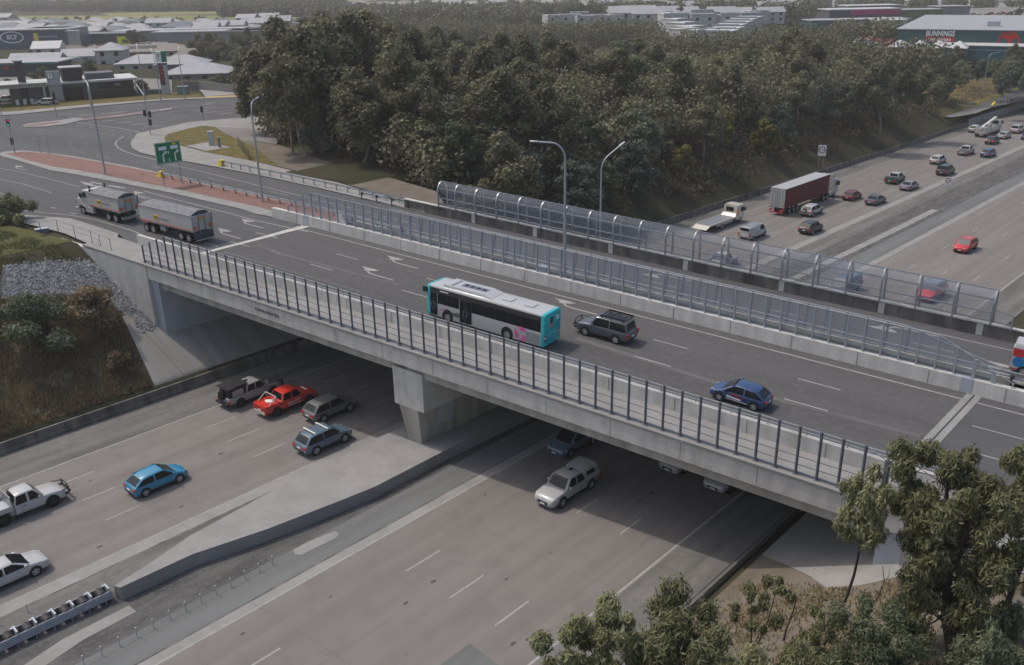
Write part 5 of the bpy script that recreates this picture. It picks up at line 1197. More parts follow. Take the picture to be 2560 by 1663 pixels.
# ------------------------------------------------------------------ large vehicles
def bus():
    a = hitB(1360.6, 867.4, .3); b = hitB(1064, 784.7, .3); u = (a[0]+b[0])/2; W = 2.5; v = (a[1]+b[1])/2+W/2; L = abs(b[0]-a[0])+.1
    P = Bw(u, v, .014); d = DIRB; yaw = math.atan2(d.y, d.x); t = thing('city_bus', 'white city bus with teal ends and a pink swirl emblem on the bridge', 'bus', P, rot=(0, -math.asin(d.z), yaw))
    w, h, z0 = W/2, 3.02, .3
    mt = pc('teal_bus', (.0,.42,.46)); mw = 'white'
    def sec(x, zt, hw, zb=z0): return [(x, -hw, zb), (x, -hw, zt-.25), (x, -hw*.93, zt-.06), (x, -hw*.8, zt), (x, hw*.8, zt), (x, hw*.93, zt-.06), (x, hw, zt-.25), (x, hw, zb)]
    mb = MB(); mb.loft([sec(L/2-.42, h, w), sec(-L/2+.3, h, w)]); bo = mb.build('body', mw, t, smooth=30, local=True)
    mb = MB(); mb.loft([sec(-L/2+.302, h+.003, w+.003), sec(-L/2+.06, h-.03, w-.02), sec(-L/2, h-.15, w-.08)]); mb.build('rear_panel', mt, t, smooth=30, local=True)
    mb = MB(); mb.loft([sec(L/2-.42, h+.003, w+.003), sec(L/2-.12, h-.05, w-.03), sec(L/2, h-.35, w-.14)]); mb.build('front_panel', mt, t, smooth=30, local=True)
    mb = MB(); mb.face([(L/2+.005, -w*.86, 1.1), (L/2+.005, w*.86, 1.1), (L/2-.1, w*.86, 2.75), (L/2-.1, -w*.86, 2.75)]); mb.build('windscreen', 'glass', t, local=True, fix=False)
    for s in (-1, 1):
        y = s*(w+.006); q = lambda x0, x1, z0_, z1_: [(x0, y, z0_), (x1, y, z0_), (x1, y, z1_), (x0, y, z1_)]
        mb = MB()
        for x0, x1 in ((-L/2+.33, 1.15), (2.45, 4.75)): mb.face(q(x0, x1, 1.5, 2.45))
        mb.build('side_window', 'glass', t, local=True, fix=False)
        mb = MB(); mb.face(q(-L/2+.32, L/2-.42, 2.452, 2.86)); mb.build('roof_band', 'bandgrey' if 'bandgrey' in MAT else MAT.setdefault('bandgrey', mk('bandgrey', (.045,.043,.042), rough=.4)), t, local=True, fix=False)
        mb = MB()
        for x in np.arange(-5, 4.6, 1.25):
            if not 1.1 < x < 2.4: mb.box(x-.025, x+.025, y-.004, y+.004, 1.5, 2.45)
        mb.build('window_pillar', 'blackp', t, local=True)
        if s > 0:
            for x0, x1 in ((1.15, 2.4), (4.8, L/2-.44)):
                mb = MB(); mb.face(q(x0, x1, .38, 2.45)); dr = mb.build('door', 'glass', t, local=True, fix=False)
                mb = MB(); xm = (x0+x1)/2
                for x in (x0+.03, xm-.02, xm+.04, x1-.03): mb.box(x-.02, x+.02, y, y+.02, .38, 2.4)
                mb.box(x0, x1, y, y+.02, 2.36, 2.42); mb.build('door_frame', 'steeld', dr, local=True)
                mb = MB(); mb.tube([(xm-.12, y+.02, .95), (xm-.2, y+.05, 1.3), (xm-.12, y+.02, 1.6)], .018, 6); mb.tube([(xm+.14, y+.02, .95), (xm+.22, y+.05, 1.3), (xm+.14, y+.02, 1.6)], .018, 6); mb.build('grab_rail', 'steell', dr, local=True)
            mb = MB(); mb.box(-L/2+.45, -L/2+1.75, y, y+.012, .5, 1.35)
            gr = mb.build('engine_grille', col('grl', (.42,.42,.43), rough=.6), t, local=True)
            mb = MB()
            for x in np.arange(-L/2+.5, -L/2+1.72, .09): mb.box(x, x+.035, y+.012, y+.018, .54, 1.31)
            mb.build('grille_slats', 'steel', gr, local=True)
            text('translink', .6, (2.95, y+.004, .93), (-1,0,0), (0,0,1), 'ink', t, 'side_lettering', bold=.015)
            def swirl(cx, cz, R, m):
                mb = MB(); 
                for k in range(3):
                    a0 = k*2*math.pi/3+.35; pts = []
                    out = [(R*math.cos(a0+i*.27), R*math.sin(a0+i*.27)) for i in range(7)]
                    inn = [(R*.72*math.cos(a0+i*.27+.1)-R*.1*0, R*.72*math.sin(a0+i*.27+.1)) for i in range(6, -1, -1)]
                    tip = (R*.22*math.cos(a0+.2), R*.22*math.sin(a0+.2))
                    inn = [(R*(.2+.5*(6-j)/6*1.0 if False else (.25+.08*j))*math.cos(a0+.1+(6-j)*.22), R*(.25+.08*j)*math.sin(a0+.1+(6-j)*.22)) for j in range(0, 6)]
                    poly = out+inn[::1]
                    mb.face([(cx-p, y+.006, cz+q_) for p, q_ in poly])
                mb.build('pink_emblem', m, t, local=True, fix=False)
            pk = MAT.setdefault('pink', mk('pink', (.75,.1,.36), rough=.5))
            swirl(-3.95+.15, .93, .62, pk); swirl(4.25, 1.0, .2, pk)
            mb = MB(); mb.box(3.6, 4.5, y, y+.008, 2.62, 2.72); mb.build('roof_lettering_strip', 'signw', t, local=True)
        for x in (3.75-.05, -2.45):
            mb = MB(); mb.cyl((x, s*(w-.082), .58), (0,1,0), .6, .165, 22); mb.build('wheel_arch', 'blackp', bo, smooth=40, local=True)
            wheel(t, x, s*(w-.12), .49, .28, 'rim', 8)
        mb = MB(); mb.hexa([(-L/2-.004, s*w*.86-.08, z) for z in ()] or [(-L/2-.02, s*(w-.28), .78), (-L/2+.1, s*(w-.28), .78), (-L/2+.1, s*(w-.06), .78), (-L/2-.02, s*(w-.06), .78), (-L/2-.02, s*(w-.28), .92), (-L/2+.1, s*(w-.28), .92), (-L/2+.1, s*(w-.06), .92), (-L/2-.02, s*(w-.06), .92)]); mb.box(-L/2-.02, -L/2+.1, min(s*(w-.28), s*(w-.06)), max(s*(w-.28), s*(w-.06)), 1.12, 1.26); mb.build('tail_light', 'red', t, local=True)
        mb = MB(); mb.box(-L/2-.018, -L/2+.1, min(s*(w-.28), s*(w-.06)), max(s*(w-.28), s*(w-.06)), .94, 1.1); mb.build('reverse_light', 'plate', t, local=True)
        mb = MB(); mb.box(L/2-.1, L/2+.3, s*w-.05, s*w+.1, 2.3, 2.75); mb.build('mirror', 'blackp', t, local=True)
    x = -L/2-.006
    mb = MB(); mb.box(x-.01, x+.02, .02, .4, 2.05, 2.6); mb.build('black_badge', 'ink', t, local=True)
    mb = MB(); mb.box(x-.014, x+.02, .04, .38, 1.72, 2.06); mb.build('yellow_badge', 'amber', t, local=True)
    mb = MB(); mb.box(x-.012, x+.02, -.85, -.5, 2.15, 2.5); mb.build('white_badge', 'signw', t, local=True)
    mb = MB()
    for z in (.75, 1.0, 1.55): mb.box(x-.006, x+.02, -w*.8, w*.75, z, z+.02)
    mb.build('rear_joint_line', 'steeld', t, local=True)
    # roof pod, hatches
    S = lambda xx, zz, hw: [(xx, -hw, h-.02), (xx, -hw*.93, zz), (xx, hw*.93, zz), (xx, hw, h-.02)]
    mb = MB(); mb.loft([S(4.6, h+.0, .6), S(4.35, h+.2, .95), S(.3, h+.24, .95), S(-.6, h+.02, 1.0)]); pod = mb.build('roof_pod', mw, t, smooth=30, local=True)
    mb = MB(); mb.box(.35, 2.9, -.25, .35, h+.22, h+.265); fn = mb.build('fan_tray', 'bluegrey_paint', pod, local=True)
    mb = MB()
    for xx in (.7, 1.3, 1.9, 2.5): mb.cyl((xx, .05, h+.27), (0,0,1), .2, .03, 14)
    mb.build('fan', 'blackp', fn, local=True)
    mb = MB(); mb.box(3.5, 3.7, -.7, .7, h+.22, h+.25); mb.box(.0, 3.5, -.85, -.78, h+.22, h+.245); mb.build('pod_recess', 'steel', pod, local=True)
    for xx in (-1.8, -3.9): mb = MB(); mb.box(xx-.4, xx+.4, -.4, .4, h+.0, h+.05); mb.build('roof_hatch', mw, t, local=True); mb = MB(); mb.box(xx-.46, xx+.46, -.46, .46, h-.01, h+.012); mb.build('hatch_seal', 'steel', t, local=True)
    mb = MB(); mb.box(-L/2+.1, L/2-.2, -w+.06, w-.06, .2, .34); mb.build('underbody', 'blackp', t, local=True)
bus()
# tipper truck with dog trailer
def tipbody(t, x0, x1, w, z0, z1, tarp, mat='white'):
    mb = MB(); mb.hexa([(x0, -w, z0), (x1, -w, z0), (x1, w, z0), (x0, w, z0), (x0-.12, -w, z1), (x1+.05, -w, z1), (x1+.05, w, z1), (x0-.12, w, z1)]); b = mb.build('tipper_body', mat, t, local=True)
    mb = MB()
    for s in (-1, 1): mb.box(x0-.14, x1+.06, s*w-.04, s*w+.04, z1-.08, z1+.04); mb.box(x0, x1, s*w-.03, s*w+.03, z0, z0+.12)
    for y in (-w, -w*.33, w*.33, w): mb.box(x0-.2, x0-.02, y-.05, y+.05, z0, z1)
    mb.build('body_rib', 'steel', b, local=True)
    mb = MB(); n = 14; S = []
    for i in range(n+1):
        x = x0+.05+(x1-x0-.1)*i/n; e = .03 if i in (0,) else (.42+.04*math.sin(i*2.1)); e = .42+.03*math.sin(i*2.1)
        if i == n: e = .2
        S.append([(x, y*w*.97, z1+.03+e*(1-(y)**2)+.015*math.sin(i*3+y*9)) for y in np.linspace(-1, 1, 9)])
    mb.loft(S, closed=False, cap=False); mb.build('tarpaulin', tarp, t, smooth=60, local=True)
    mb = MB(); r = S[0]; mb.face(r+[(r[0][0], w*.97, z1), (r[0][0], -w*.97, z1)][0:2]); mb.build('tarp_end', 'steeld', t, local=True, fix=False)
    mb = MB(); 
    for i in range(n): mb.box(x0+(x1-x0)*i/n+.1, x0+(x1-x0)*i/n+.3, w+.0, w+.06, z1+.0, z1+.07)
    mb.build('tarp_hook', 'steel', t, local=True)
    for s in (-1, 1):
        mb = MB(); mb.box(x0-.25, x0-.14, s*w*.82-.13, s*w*.82+.13, z0+.25, z0+.6); mb.build('tail_light', 'amber' if 0 else 'tltruck' if 'tltruck' in MAT else MAT.setdefault('tltruck', mk('tltruck', (.6,.12,.03), rough=.3)), t, local=True)
    mb = MB(); mb.box(x0-.26, x0-.2, -.3, .3, z1-.42, z1-.2); mb.build('rear_badge', 'amber', t, local=True)
    xe = x1-(x1-x0)*.28
    mb = MB(); mb.box(xe-.75, xe+.0, w+.0, w+.045, z0+.45, z0+1.0); em = mb.build('yellow_badge', 'amber' if 0 else MAT.setdefault('badgey', mk('badgey', (.75,.42,.02), rough=.5)), t, local=True)
    text('EPH', .42, (xe-.38, w+.055, z0+.72), (-1,0,0), (0,0,1), 'ink', em, 'badge_lettering'); mb = MB(); mb.box(xe-2.6, xe-1.0, w, w+.044, z0+.68, z0+.74); mb.build('side_stripe', 'steeld', t, local=True)
    mb = MB(); mb.box(x0, x1, w-.02, w+.038, z0+.14, z0+.2); mb.build('coach_line', 'tltruck', t, local=True)
def tipper():
    s_, d1, d2 = hitB(212, 535.8), hitB(271.7, 553), hitB(289.8, 558.4); v = d1[1]+1.25
    wb = s_[0]-(d1[0]+d2[0])/2; u = s_[0]; P = Bw(u, v, .0); d = (Bw(u+1, v)-P).normalized(); yaw = math.atan2(d.y, d.x)
    t = thing('tipper_truck', 'white tipper truck with grey tarpaulin pulling the dog trailer', 'truck', P, rot=(0, -math.asin(d.z), yaw))
    w = 1.22
    S = lambda x, zt, hw, zb=.6: [(x, -hw, zb), (x, -hw, zt-.12), (x, -hw*.85, zt), (x, hw*.85, zt), (x, hw, zt-.12), (x, hw, zb)]
    mb = MB(); mb.loft([S(1.35, 1.5, .8, .45), S(1.15, 1.85, .95, .4), S(.1, 2.0, 1.0), S(.0, 2.0, 1.05)]); mb.build('bonnet', 'white', t, smooth=30, local=True)
    mb = MB(); mb.loft([S(.05, 2.2, 1.12), S(-.3, 2.95, 1.1), S(-.9, 3.1, 1.1), S(-1.5, 3.05, 1.08)]); mb.build('cab', 'white', t, smooth=30, local=True)
    for s in (-1, 1):
        mb = MB(); y = s*1.135; mb.face([(-.25, y, 2.15), (-1.05, y, 2.15), (-1.05, y*.985, 2.75), (-.42, y*.985, 2.75)]); mb.build('side_window', 'glass', t, local=True, fix=False)
        mb = MB(); mb.box(-.15, .0, s*1.2-.06, s*1.35, 2.0, 2.6) if s > 0 else mb.box(-.15, .0, -1.35, -1.14, 2.0, 2.6); mb.build('mirror', 'blackp', t, local=True)
        mb = MB(); mb.cyl((-1.75, s*.95, 2.6), (0,0,1), .09, 2.0, 10); mb.build('exhaust_stack', 'rimd', t, smooth=40, local=True)
        mb = MB(); mb.box(-2.2, -.65, s*1.2-.25 if s > 0 else -1.2, 1.2 if s > 0 else -.95, .45, 1.05); mb.build('fuel_tank', 'rim', t, local=True)
        mb = MB(); mb.loft([[(x, s*yy, z) for yy in (.8, 1.22)] for x, z in ((.75, .6), (.6, 1.05), (0, 1.25), (-.6, 1.05), (-.7, .7))], closed=False, cap=False); mb.build('mudguard', 'white', t, local=True)
        wheel(t, 0, s*1.05, .5, .3, 'rim', 8)
        for dx in (-wb+.68, -wb-.68): wheel(t, dx, s*.95, .5, .55, 'rim', 8)
        mb = MB(); mb.box(1.28, 1.38, s*.62-.15, s*.62+.15, .75, 1.0); mb.build('headlight', 'head', t, local=True)
    mb = MB(); mb.face([(-.0, -1.0, 2.2), (-.0, 1.0, 2.2), (-.27, 1.0, 2.85), (-.27, -1.0, 2.85)]); mb.build('windscreen', 'glass', t, local=True, fix=False)
    mb = MB(); mb.box(1.33, 1.42, -.5, .5, .7, 1.45); mb.build('grille', 'rim', t, local=True); mb = MB(); mb.box(1.3, 1.55, -1.1, 1.1, .4, .65); mb.build('bumper', 'rim', t, local=True)
    mb = MB(); mb.box(-wb-1.6, .9, -.42, .42, .55, .9); mb.build('chassis', 'blackp', t, local=True)
    tipbody(t, -wb-1.65, -1.75, w, 1.25, 2.85, 'tarp' if 'tarp' in MAT else MAT.setdefault('tarp', mk('tarp', (.2,.205,.215), (.15,.155,.165), scale=2, rough=.8, bump=.3)))
    mb = MB(); mb.box(-wb-2.0, -wb-1.5, -1.0, 1.0, .45, .7); mb.build('rear_bar', 'steel', t, local=True)
    # dog trailer
    f1, r2 = hitB(364, 580), hitB(469.3, 609.8); f2, r1 = hitB(380.4, 584.7), hitB(449.4, 604.4); u = (f1[0]+r2[0])/2; v = v-.05
    P2 = Bw(u, v, .0); g = thing('tipper_trailer', 'white four axle dog trailer with grey tarpaulin behind the tipper truck', 'trailer', P2, rot=(0, -math.asin(d.z), yaw))
    for q in (f1, f2, r1, r2):
        for s in (-1, 1): wheel(g, q[0]-u, s*.95, .5, .55, 'rim', 8)
    hl = (f1[0]-r2[0])/2+.95
    mb = MB(); mb.box(-hl+.1, hl-.2, -.42, .42, .6, .95); mb.build('chassis', 'blackp', g, local=True)
    mb = MB(); mb.bar((hl-.2, .3, .75), (hl+1.6, 0, .7), .12); mb.bar((hl-.2, -.3, .75), (hl+1.6, 0, .7), .12); mb.build('drawbar', 'tltruck', g, local=True)
    mb = MB(); mb.box(.2, 1.1, .8, 1.2, .6, 1.1); mb.build('tool_box', 'steel', g, local=True)
    tipbody(g, -hl+.1, hl-.1, w, 1.25, 2.95, 'tarp')
    mb = MB(); mb.box(-hl-.2, -hl-.05, -1.15, 1.15, .3, .55); mb.box(-hl-.1, -hl, -1.2, 1.2, .5, 1.2); mb.build('mud_flap_bar', 'steeld', g, local=True); mb = MB(); mb.box(-hl-.24, -hl-.19, -1.15, 1.15, .28, .38); mb.build('bumper_bar', 'rim', g, local=True)
tipper()
# container semi trailer
def semi():
    a, b = hitM(1973.5, 536), hitM(2082, 492.5); v = a[1]-1.25; u = a[0]; P = Mw(u, v, .007); d = (Mw(u+5, v, .007)-P).normalized(); yaw = math.atan2(d.y, d.x)
    t = thing('semi_trailer_truck', 'articulated truck with a long dark red trailer box and pale roof', 'truck', P, rot=(0, -math.asin(d.z), yaw)); t.scale = (1.07,)*3
    Lb = (b[0]-a[0])*SK/1.07; w = 1.25
    red = col('trailer_red', (.16,.028,.035), col2=(.11,.022,.03), scale=3, rough=.5)
    x0, x1, z0, z1 = -2.0, Lb-2.6, 1.2, 4.2
    mb = MB(); mb.box(x0, x1, -w, w, z0, z1); b_ = mb.build('trailer_box', red, t, local=True)
    mb = MB()
    for x in np.arange(x0+.3, x1, .42):
        for s in (-1, 1): mb.box(x, x+.18, s*w-.03, s*w+.03, z0+.15, z1-.12)
    mb.build('side_corrugation', red, b_, local=True)
    mb = MB(); mb.box(x0-.02, x1+.02, -w-.02, w+.02, z1, z1+.06); mb.build('trailer_roof', 'roofgrey' if 'roofgrey' in MAT else MAT.setdefault('roofgrey', mk('roofgrey', (.36,.37,.38), rough=.6)), t, local=True)
    mb = MB(); mb.box(x0-.06, x0-.003, -w+.03, w-.03, z0+.1, z1-.05); dr = mb.build('rear_doors', 'white', t, local=True)
    mb = MB()
    for y in (-.85, -.3, 0.02, .35, .85): mb.box(x0-.1, x0-.05, y-.025, y+.025, z0+.15, z1-.1)
    mb.build('door_bar', 'steel', dr, local=True)
    for s in (-1, 1):
        mb = MB(); mb.box(x0-.1, x0-.04, s*.95-.1, s*.95+.1, 1.75, 1.95); mb.build('marker_plate', 'yellow', t, local=True)
        mb = MB(); mb.box(x0-.14, x0-.02, s*.9-.28, s*.9+.28, .8, 1.0); mb.build('tail_light', 'red', t, local=True)
        for x in (0, 1.3, 2.6, Lb-3.9, Lb-2.6): wheel(t, x, s*.97, .5, .5, 'rim', 8)
        wheel(t, Lb+.0, s*1.05, .5, .3, 'rim', 8)
        mb = MB(); mb.box(Lb-2.0, Lb-.7, s*1.2-.2 if s > 0 else -1.2, 1.2 if s > 0 else -1.0, .5, 1.1); mb.build('fuel_tank', 'rim', t, local=True)
        mb = MB(); mb.box(Lb+1.0, Lb+1.15, s*1.3-.12, s*1.3+.12, 1.9, 2.6); mb.build('mirror', 'blackp', t, local=True)
    mb = MB(); mb.box(x0+.1, x1, -.4, .4, .8, 1.2); mb.box(Lb-4.6, Lb+.8, -.42, .42, .6, .95); mb.build('chassis', 'blackp', t, local=True)
    mb = MB(); mb.box(x0-.12, x0, -1.15, 1.15, .45, .6); mb.build('bumper_bar', 'red', t, local=True)
    S = lambda x, zt, hw, zb=.7: [(x, -hw, zb), (x, -hw, zt-.15), (x, -hw*.85, zt), (x, hw*.85, zt), (x, hw, zt-.15), (x, hw, zb)]
    mb = MB(); mb.loft([S(Lb+1.3, 2.0, 1.15), S(Lb+1.2, 2.6, 1.2), S(Lb+.7, 3.1, 1.2), S(Lb-.8, 3.15, 1.2)]); mb.build('cab', 'white', t, smooth=30, local=True)
    mb = MB(); mb.loft([S(Lb+.4, 3.2, .9, 3.0), S(Lb-.5, 3.9, 1.0, 3.0), S(Lb-.75, 3.9, 1.0, 3.0)]); mb.build('wind_deflector', 'white', t, local=True)
    for s in (-1, 1): mb = MB(); mb.face([(Lb+.95, s*1.215, 1.9), (Lb+.1, s*1.215, 1.9), (Lb+.1, s*1.215, 2.65), (Lb+.8, s*1.215, 2.65)]); mb.build('side_window', 'glass', t, local=True, fix=False)
semi()
# tow truck with empty tilt tray
def tow():
    a, b = hitM(1804, 573), hitM(1852, 556); v = (a[1]+b[1])/2-1.2; u = a[0]; P = Mw(u, v, .007); d = (Mw(u+5, v, .007)-P).normalized(); Lb = (b[0]-a[0])*SK/1.07
    t = thing('tow_truck', 'cream cab tow truck with an empty grey tilt tray', 'tow truck', P, rot=(0, -math.asin(d.z), math.atan2(d.y, d.x))); t.scale = (1.07,)*3
    w = 1.2; S = lambda x, zt, hw, zb=.55: [(x, -hw, zb), (x, -hw, zt-.15), (x, -hw*.85, zt), (x, hw*.85, zt), (x, hw, zt-.15), (x, hw, zb)]
    mb = MB(); mb.loft([S(Lb+1.1, 1.8, 1.05), S(Lb+1.0, 2.3, 1.1), S(Lb+.6, 2.75, 1.1), S(Lb-1.2, 2.8, 1.1)]); mb.build('cab', 'cream_paint', t, smooth=30, local=True)
    mb = MB(); mb.hexa([(Lb-1.8, -w, 1.15), (Lb-1.3, -w, 1.15), (Lb-1.3, w, 1.15), (Lb-1.8, w, 1.15), (Lb-1.4, -w*.9, 1.55), (Lb-1.3, -w*.9, 1.55), (Lb-1.3, w*.9, 1.55), (Lb-1.4, w*.9, 1.55)]); mb.build('tray_headboard', 'cream_paint', t, local=True)
    mb = MB(); mb.face([(Lb-1.21, .75, 1.75), (Lb-1.21, -.55, 1.75), (Lb-1.21, -.55, 2.4), (Lb-1.21, .75, 2.4)]); mb.build('rear_window', 'glass', t, local=True, fix=False)
    for s in (-1, 1):
        mb = MB(); mb.face([(Lb+.85, s*1.115, 1.6), (Lb-.1, s*1.115, 1.6), (Lb-.1, s*1.115, 2.3), (Lb+.7, s*1.115, 2.3)]); mb.build('side_window', 'glass', t, local=True, fix=False)
        mb = MB(); mb.box(Lb+.9, Lb+1.05, s*1.25-.1, s*1.25+.12, 1.7, 2.2); mb.build('mirror', 'blackp', t, local=True)
        wheel(t, Lb, s*1.0, .42, .26, 'rim', 8); wheel(t, 0, s*.95, .42, .45, 'rim', 8)
        mb = MB(); mb.box(Lb-1.0, Lb-.75, s*1.08-.06, s*1.08+.06, 1.3, 2.2); mb.build('yellow_marker', 'amber', t, local=True)
        mb = MB(); mb.box(-3.3, Lb-1.4, s*w-.06, s*w+.06, 1.0, 1.2); mb.build('tray_rail', 'cream_paint', t, local=True)
    mb = MB(); mb.hexa([(-3.4, -w, 1.0), (Lb-1.4, -w, 1.08), (Lb-1.4, w, 1.08), (-3.4, w, 1.0), (-3.4, -w, 1.1), (Lb-1.4, -w, 1.16), (Lb-1.4, w, 1.16), (-3.4, w, 1.1)]); mb.build('tilt_tray', 'steel', t, local=True)
    mb = MB(); mb.hexa([(-4.4, -w, .65), (-3.4, -w, .9), (-3.4, w, .9), (-4.4, w, .65), (-4.4, -w, .7), (-3.4, -w, 1.1), (-3.4, w, 1.1), (-4.4, w, .7)]); mb.build('ramp_tail', 'cream_paint', t, local=True)
    mb = MB(); mb.box(-2.8, Lb+.8, -.4, .4, .5, 1.0); mb.build('chassis', 'blackp', t, local=True)
    mb = MB(); mb.box(-1.4, Lb-2.2, .85, 1.15, .55, .95); mb.box(-1.4, Lb-2.2, -1.15, -.85, .55, .95); mb.build('side_locker', 'steell', t, local=True)
tow()
def crane_truck():
    a, b = hitM(2471, 343), hitM(2498, 331); v = (a[1]+b[1])/2-1.2; u = a[0]; P = Mw(u, v, .007); d = (Mw(u+5, v, .007)-P).normalized(); Lb = (b[0]-a[0])*SK/1.07
    t = thing('mobile_crane', 'white mobile crane truck among the far traffic', 'crane truck', P, rot=(0, -math.asin(d.z), math.atan2(d.y, d.x)))
    mb = MB(); mb.box(-2.2, Lb+.6, -1.25, 1.25, .9, 1.5); mb.build('carrier_deck', 'white', t, local=True)
    mb = MB(); mb.box(Lb-.6, Lb+1.2, -1.25, 1.25, .8, 3.1); mb.build('cab', 'white', t, local=True)
    mb = MB(); mb.bar((-2.2, .2, 1.9), (Lb+.3, .2, 3.5), .6); mb.build('boom', 'cream_paint', t, local=True)
    mb = MB(); mb.box(.3, 2.4, -1.1, -.1, 1.5, 2.9); mb.build('crane_cabin', 'white', t, local=True)
    mb = MB(); mb.box(-1.8, -.6, -1.1, 1.1, 1.5, 2.4); mb.build('counterweight', 'steell', t, local=True)
    mb = MB(); mb.face([(Lb-.61, .9, 2.2), (Lb-.61, -.9, 2.2), (Lb-.61, -.9, 2.9), (Lb-.61, .9, 2.9)]); mb.build('rear_window', 'glass', t, local=True, fix=False)
    for s in (-1, 1):
        for x in (-1.2, 0.2, Lb-1.3, Lb): wheel(t, x, s*1.05, .5, .4, 'rim', 8)
        mb = MB(); mb.box(-2.3, -2.18, s*1.0-.2, s*1.0+.2, .9, 1.1); mb.build('tail_light', 'red', t, local=True)
        mb = MB(); mb.box(Lb+1.0, Lb+1.15, s*1.4-.12, s*1.4+.12, 2.1, 2.8); mb.build('mirror', 'blackp', t, local=True)
crane_truck()
# red and white delivery van cut by the right edge, on the old bridge
def redvan():
    u, v = hitB(2553.8, 940.3); P = Bw(u-2.0, v+1.05, 0); t = thing('delivery_van', 'red and white van with a blue disc at the right edge', 'van', P, rot=(0, math.atan(GB), math.atan2(-sB, -cB)))
    w = 1.0; mb = MB(); S = lambda x, zt, hw, zb=.35: [(x, -hw, zb), (x, -hw, 1.2), (x, -hw*.95, zt-.2), (x, -hw*.8, zt), (x, hw*.8, zt), (x, hw*.95, zt-.2), (x, hw, 1.2), (x, hw, zb)]
    mb.loft([S(-3.0, 2.3, w), S(-2.9, 2.45, w), S(1.4, 2.5, w), S(2.1, 1.7, w), S(2.9, 1.25, w*.95), S(3.0, .9, w*.85)]); mb.build('body', 'white', t, smooth=35, local=True)
    # the visible side is +y after turning: (heading -u, left of it faces -v?) paint both sides
    for s in (-1, 1):
        y = s*(w+.006); f = lambda x0, x1, z0, z1: [(x0, y, z0), (x1, y, z0), (x1, y*.985, z1), (x0, y*.985, z1)]
        mb = MB(); mb.face(f(-2.95, 1.2, 1.45, 2.1)); mb.build('red_band', 'bright_red_paint', t, local=True, fix=False)
        mb = MB(); mb.face([(-2.45+.42*math.cos(a), y*1.004, 1.05+.42*math.sin(a)) for a in np.linspace(0, 6.28, 19)[:-1]]); mb.build('blue_disc', col('discblue', (.02,.17,.42)), t, local=True, fix=False)
        mb = MB(); mb.face(f(-2.95, -2.1, .38, .66)); mb.face(f(-1.1, .8, .38, .8)); mb.build('red_skirt', 'bright_red_paint', t, local=True, fix=False)
        text('A', .6, (-1.2, y*1.006, 1.75), (-s, 0, 0), (0,0,1), 'signw', t, 'side_lettering')
        for x in (-2.0, 1.9): 
            mb = MB(); mb.cyl((x, s*(w-.06), .38), (0,1,0), .44, .14, 20); mb.build('wheel_arch', 'blackp', t, smooth=40, local=True); wheel(t, x, s*(w-.09), .36, .24)
        mb = MB(); mb.box(-3.03, -2.95, s*w*.85-.1, s*w*.85+.1, 1.0, 1.6); mb.build('tail_light', 'red', t, local=True)
    mb = MB(); mb.box(-3.02, -2.98, -w*.9, w*.9, 1.4, 2.15); mb.build('rear_panel', 'bright_red_paint', t, local=True)
redvan()
# ------------------------------------------------------------------ vegetation
def leaf_mesh(name, clumps, n, size, mat, droop=0, elong=1.0, seed=0, shell=.55, flat=1.0):
    """many separate leaf sized quads spread through the clumps (centre, radii)"""
    r = np.random.default_rng(seed); C = np.array([c[0] for c in clumps], float); R = np.array([c[1] for c in clumps], float)
    wgt = (R[:, 0]*R[:, 1]*R[:, 2])**.75; k = r.choice(len(clumps), n, p=wgt/wgt.sum())
    d = r.normal(size=(n, 3)); d /= np.linalg.norm(d, axis=1)[:, None]
    rad = shell+(1-shell)*r.random(n)**.6; rad *= 1+.22*r.normal(size=n)*.6
    P = C[k]+d*R[k]*rad[:, None]
    nrm = d+r.normal(size=(n, 3))*.75; nrm[:, 2] += .25; nrm /= np.linalg.norm(nrm, axis=1)[:, None]
    ref = r.normal(size=(n, 3)); ref[:, 2] -= droop*2
    t = ref-(ref*nrm).sum(1)[:, None]*nrm; t /= np.linalg.norm(t, axis=1)[:, None]; b = np.cross(nrm, t)
    s = size*(.6+.8*r.random(n)); L = (s*elong)[:, None]*t; W = s[:, None]*b
    V = np.empty((n, 4, 3)); V[:, 0] = P-L*.5; V[:, 1] = P-W*.5*.8; V[:, 2] = P+L*.5; V[:, 3] = P+W*.5*.8
    if elong < 1.6: V[:, 0] = P-L*.5-W*.35; V[:, 1] = P+L*.4-W*.5; V[:, 2] = P+L*.5+W*.3; V[:, 3] = P-L*.35+W*.5
    me = bpy.data.meshes.new(name); me.vertices.add(n*4); me.vertices.foreach_set('co', V.reshape(-1))
    me.loops.add(n*4); me.loops.foreach_set('vertex_index', np.arange(n*4)); me.polygons.add(n); me.polygons.foreach_set('loop_start', np.arange(0, n*4, 4)); me.polygons.foreach_set('loop_total', np.full(n, 4))
    me.materials.append(MAT[mat]); me.update(calc_edges=True); return me
def limb(mb, a, b, r0, r1, wob=.08, n=6, seed=None, seg=5):
    a, b = Vector(a), Vector(b); l = (b-a).length; pts = []; rs = []
    A = Vector((random.gauss(0, 1), random.gauss(0, 1), 0))*wob*l*.3; B = Vector((random.gauss(0, 1), random.gauss(0, 1), 0))*wob*l*.15
    for i in range(seg+1):
        f = i/seg; o = A*math.sin(f*math.pi)+B*math.sin(f*2*math.pi)
        pts.append(a.lerp(b, f)+o); rs.append(r0+(r1-r0)*f)
    mb.tube(pts, rs, n, cap=True); return pts
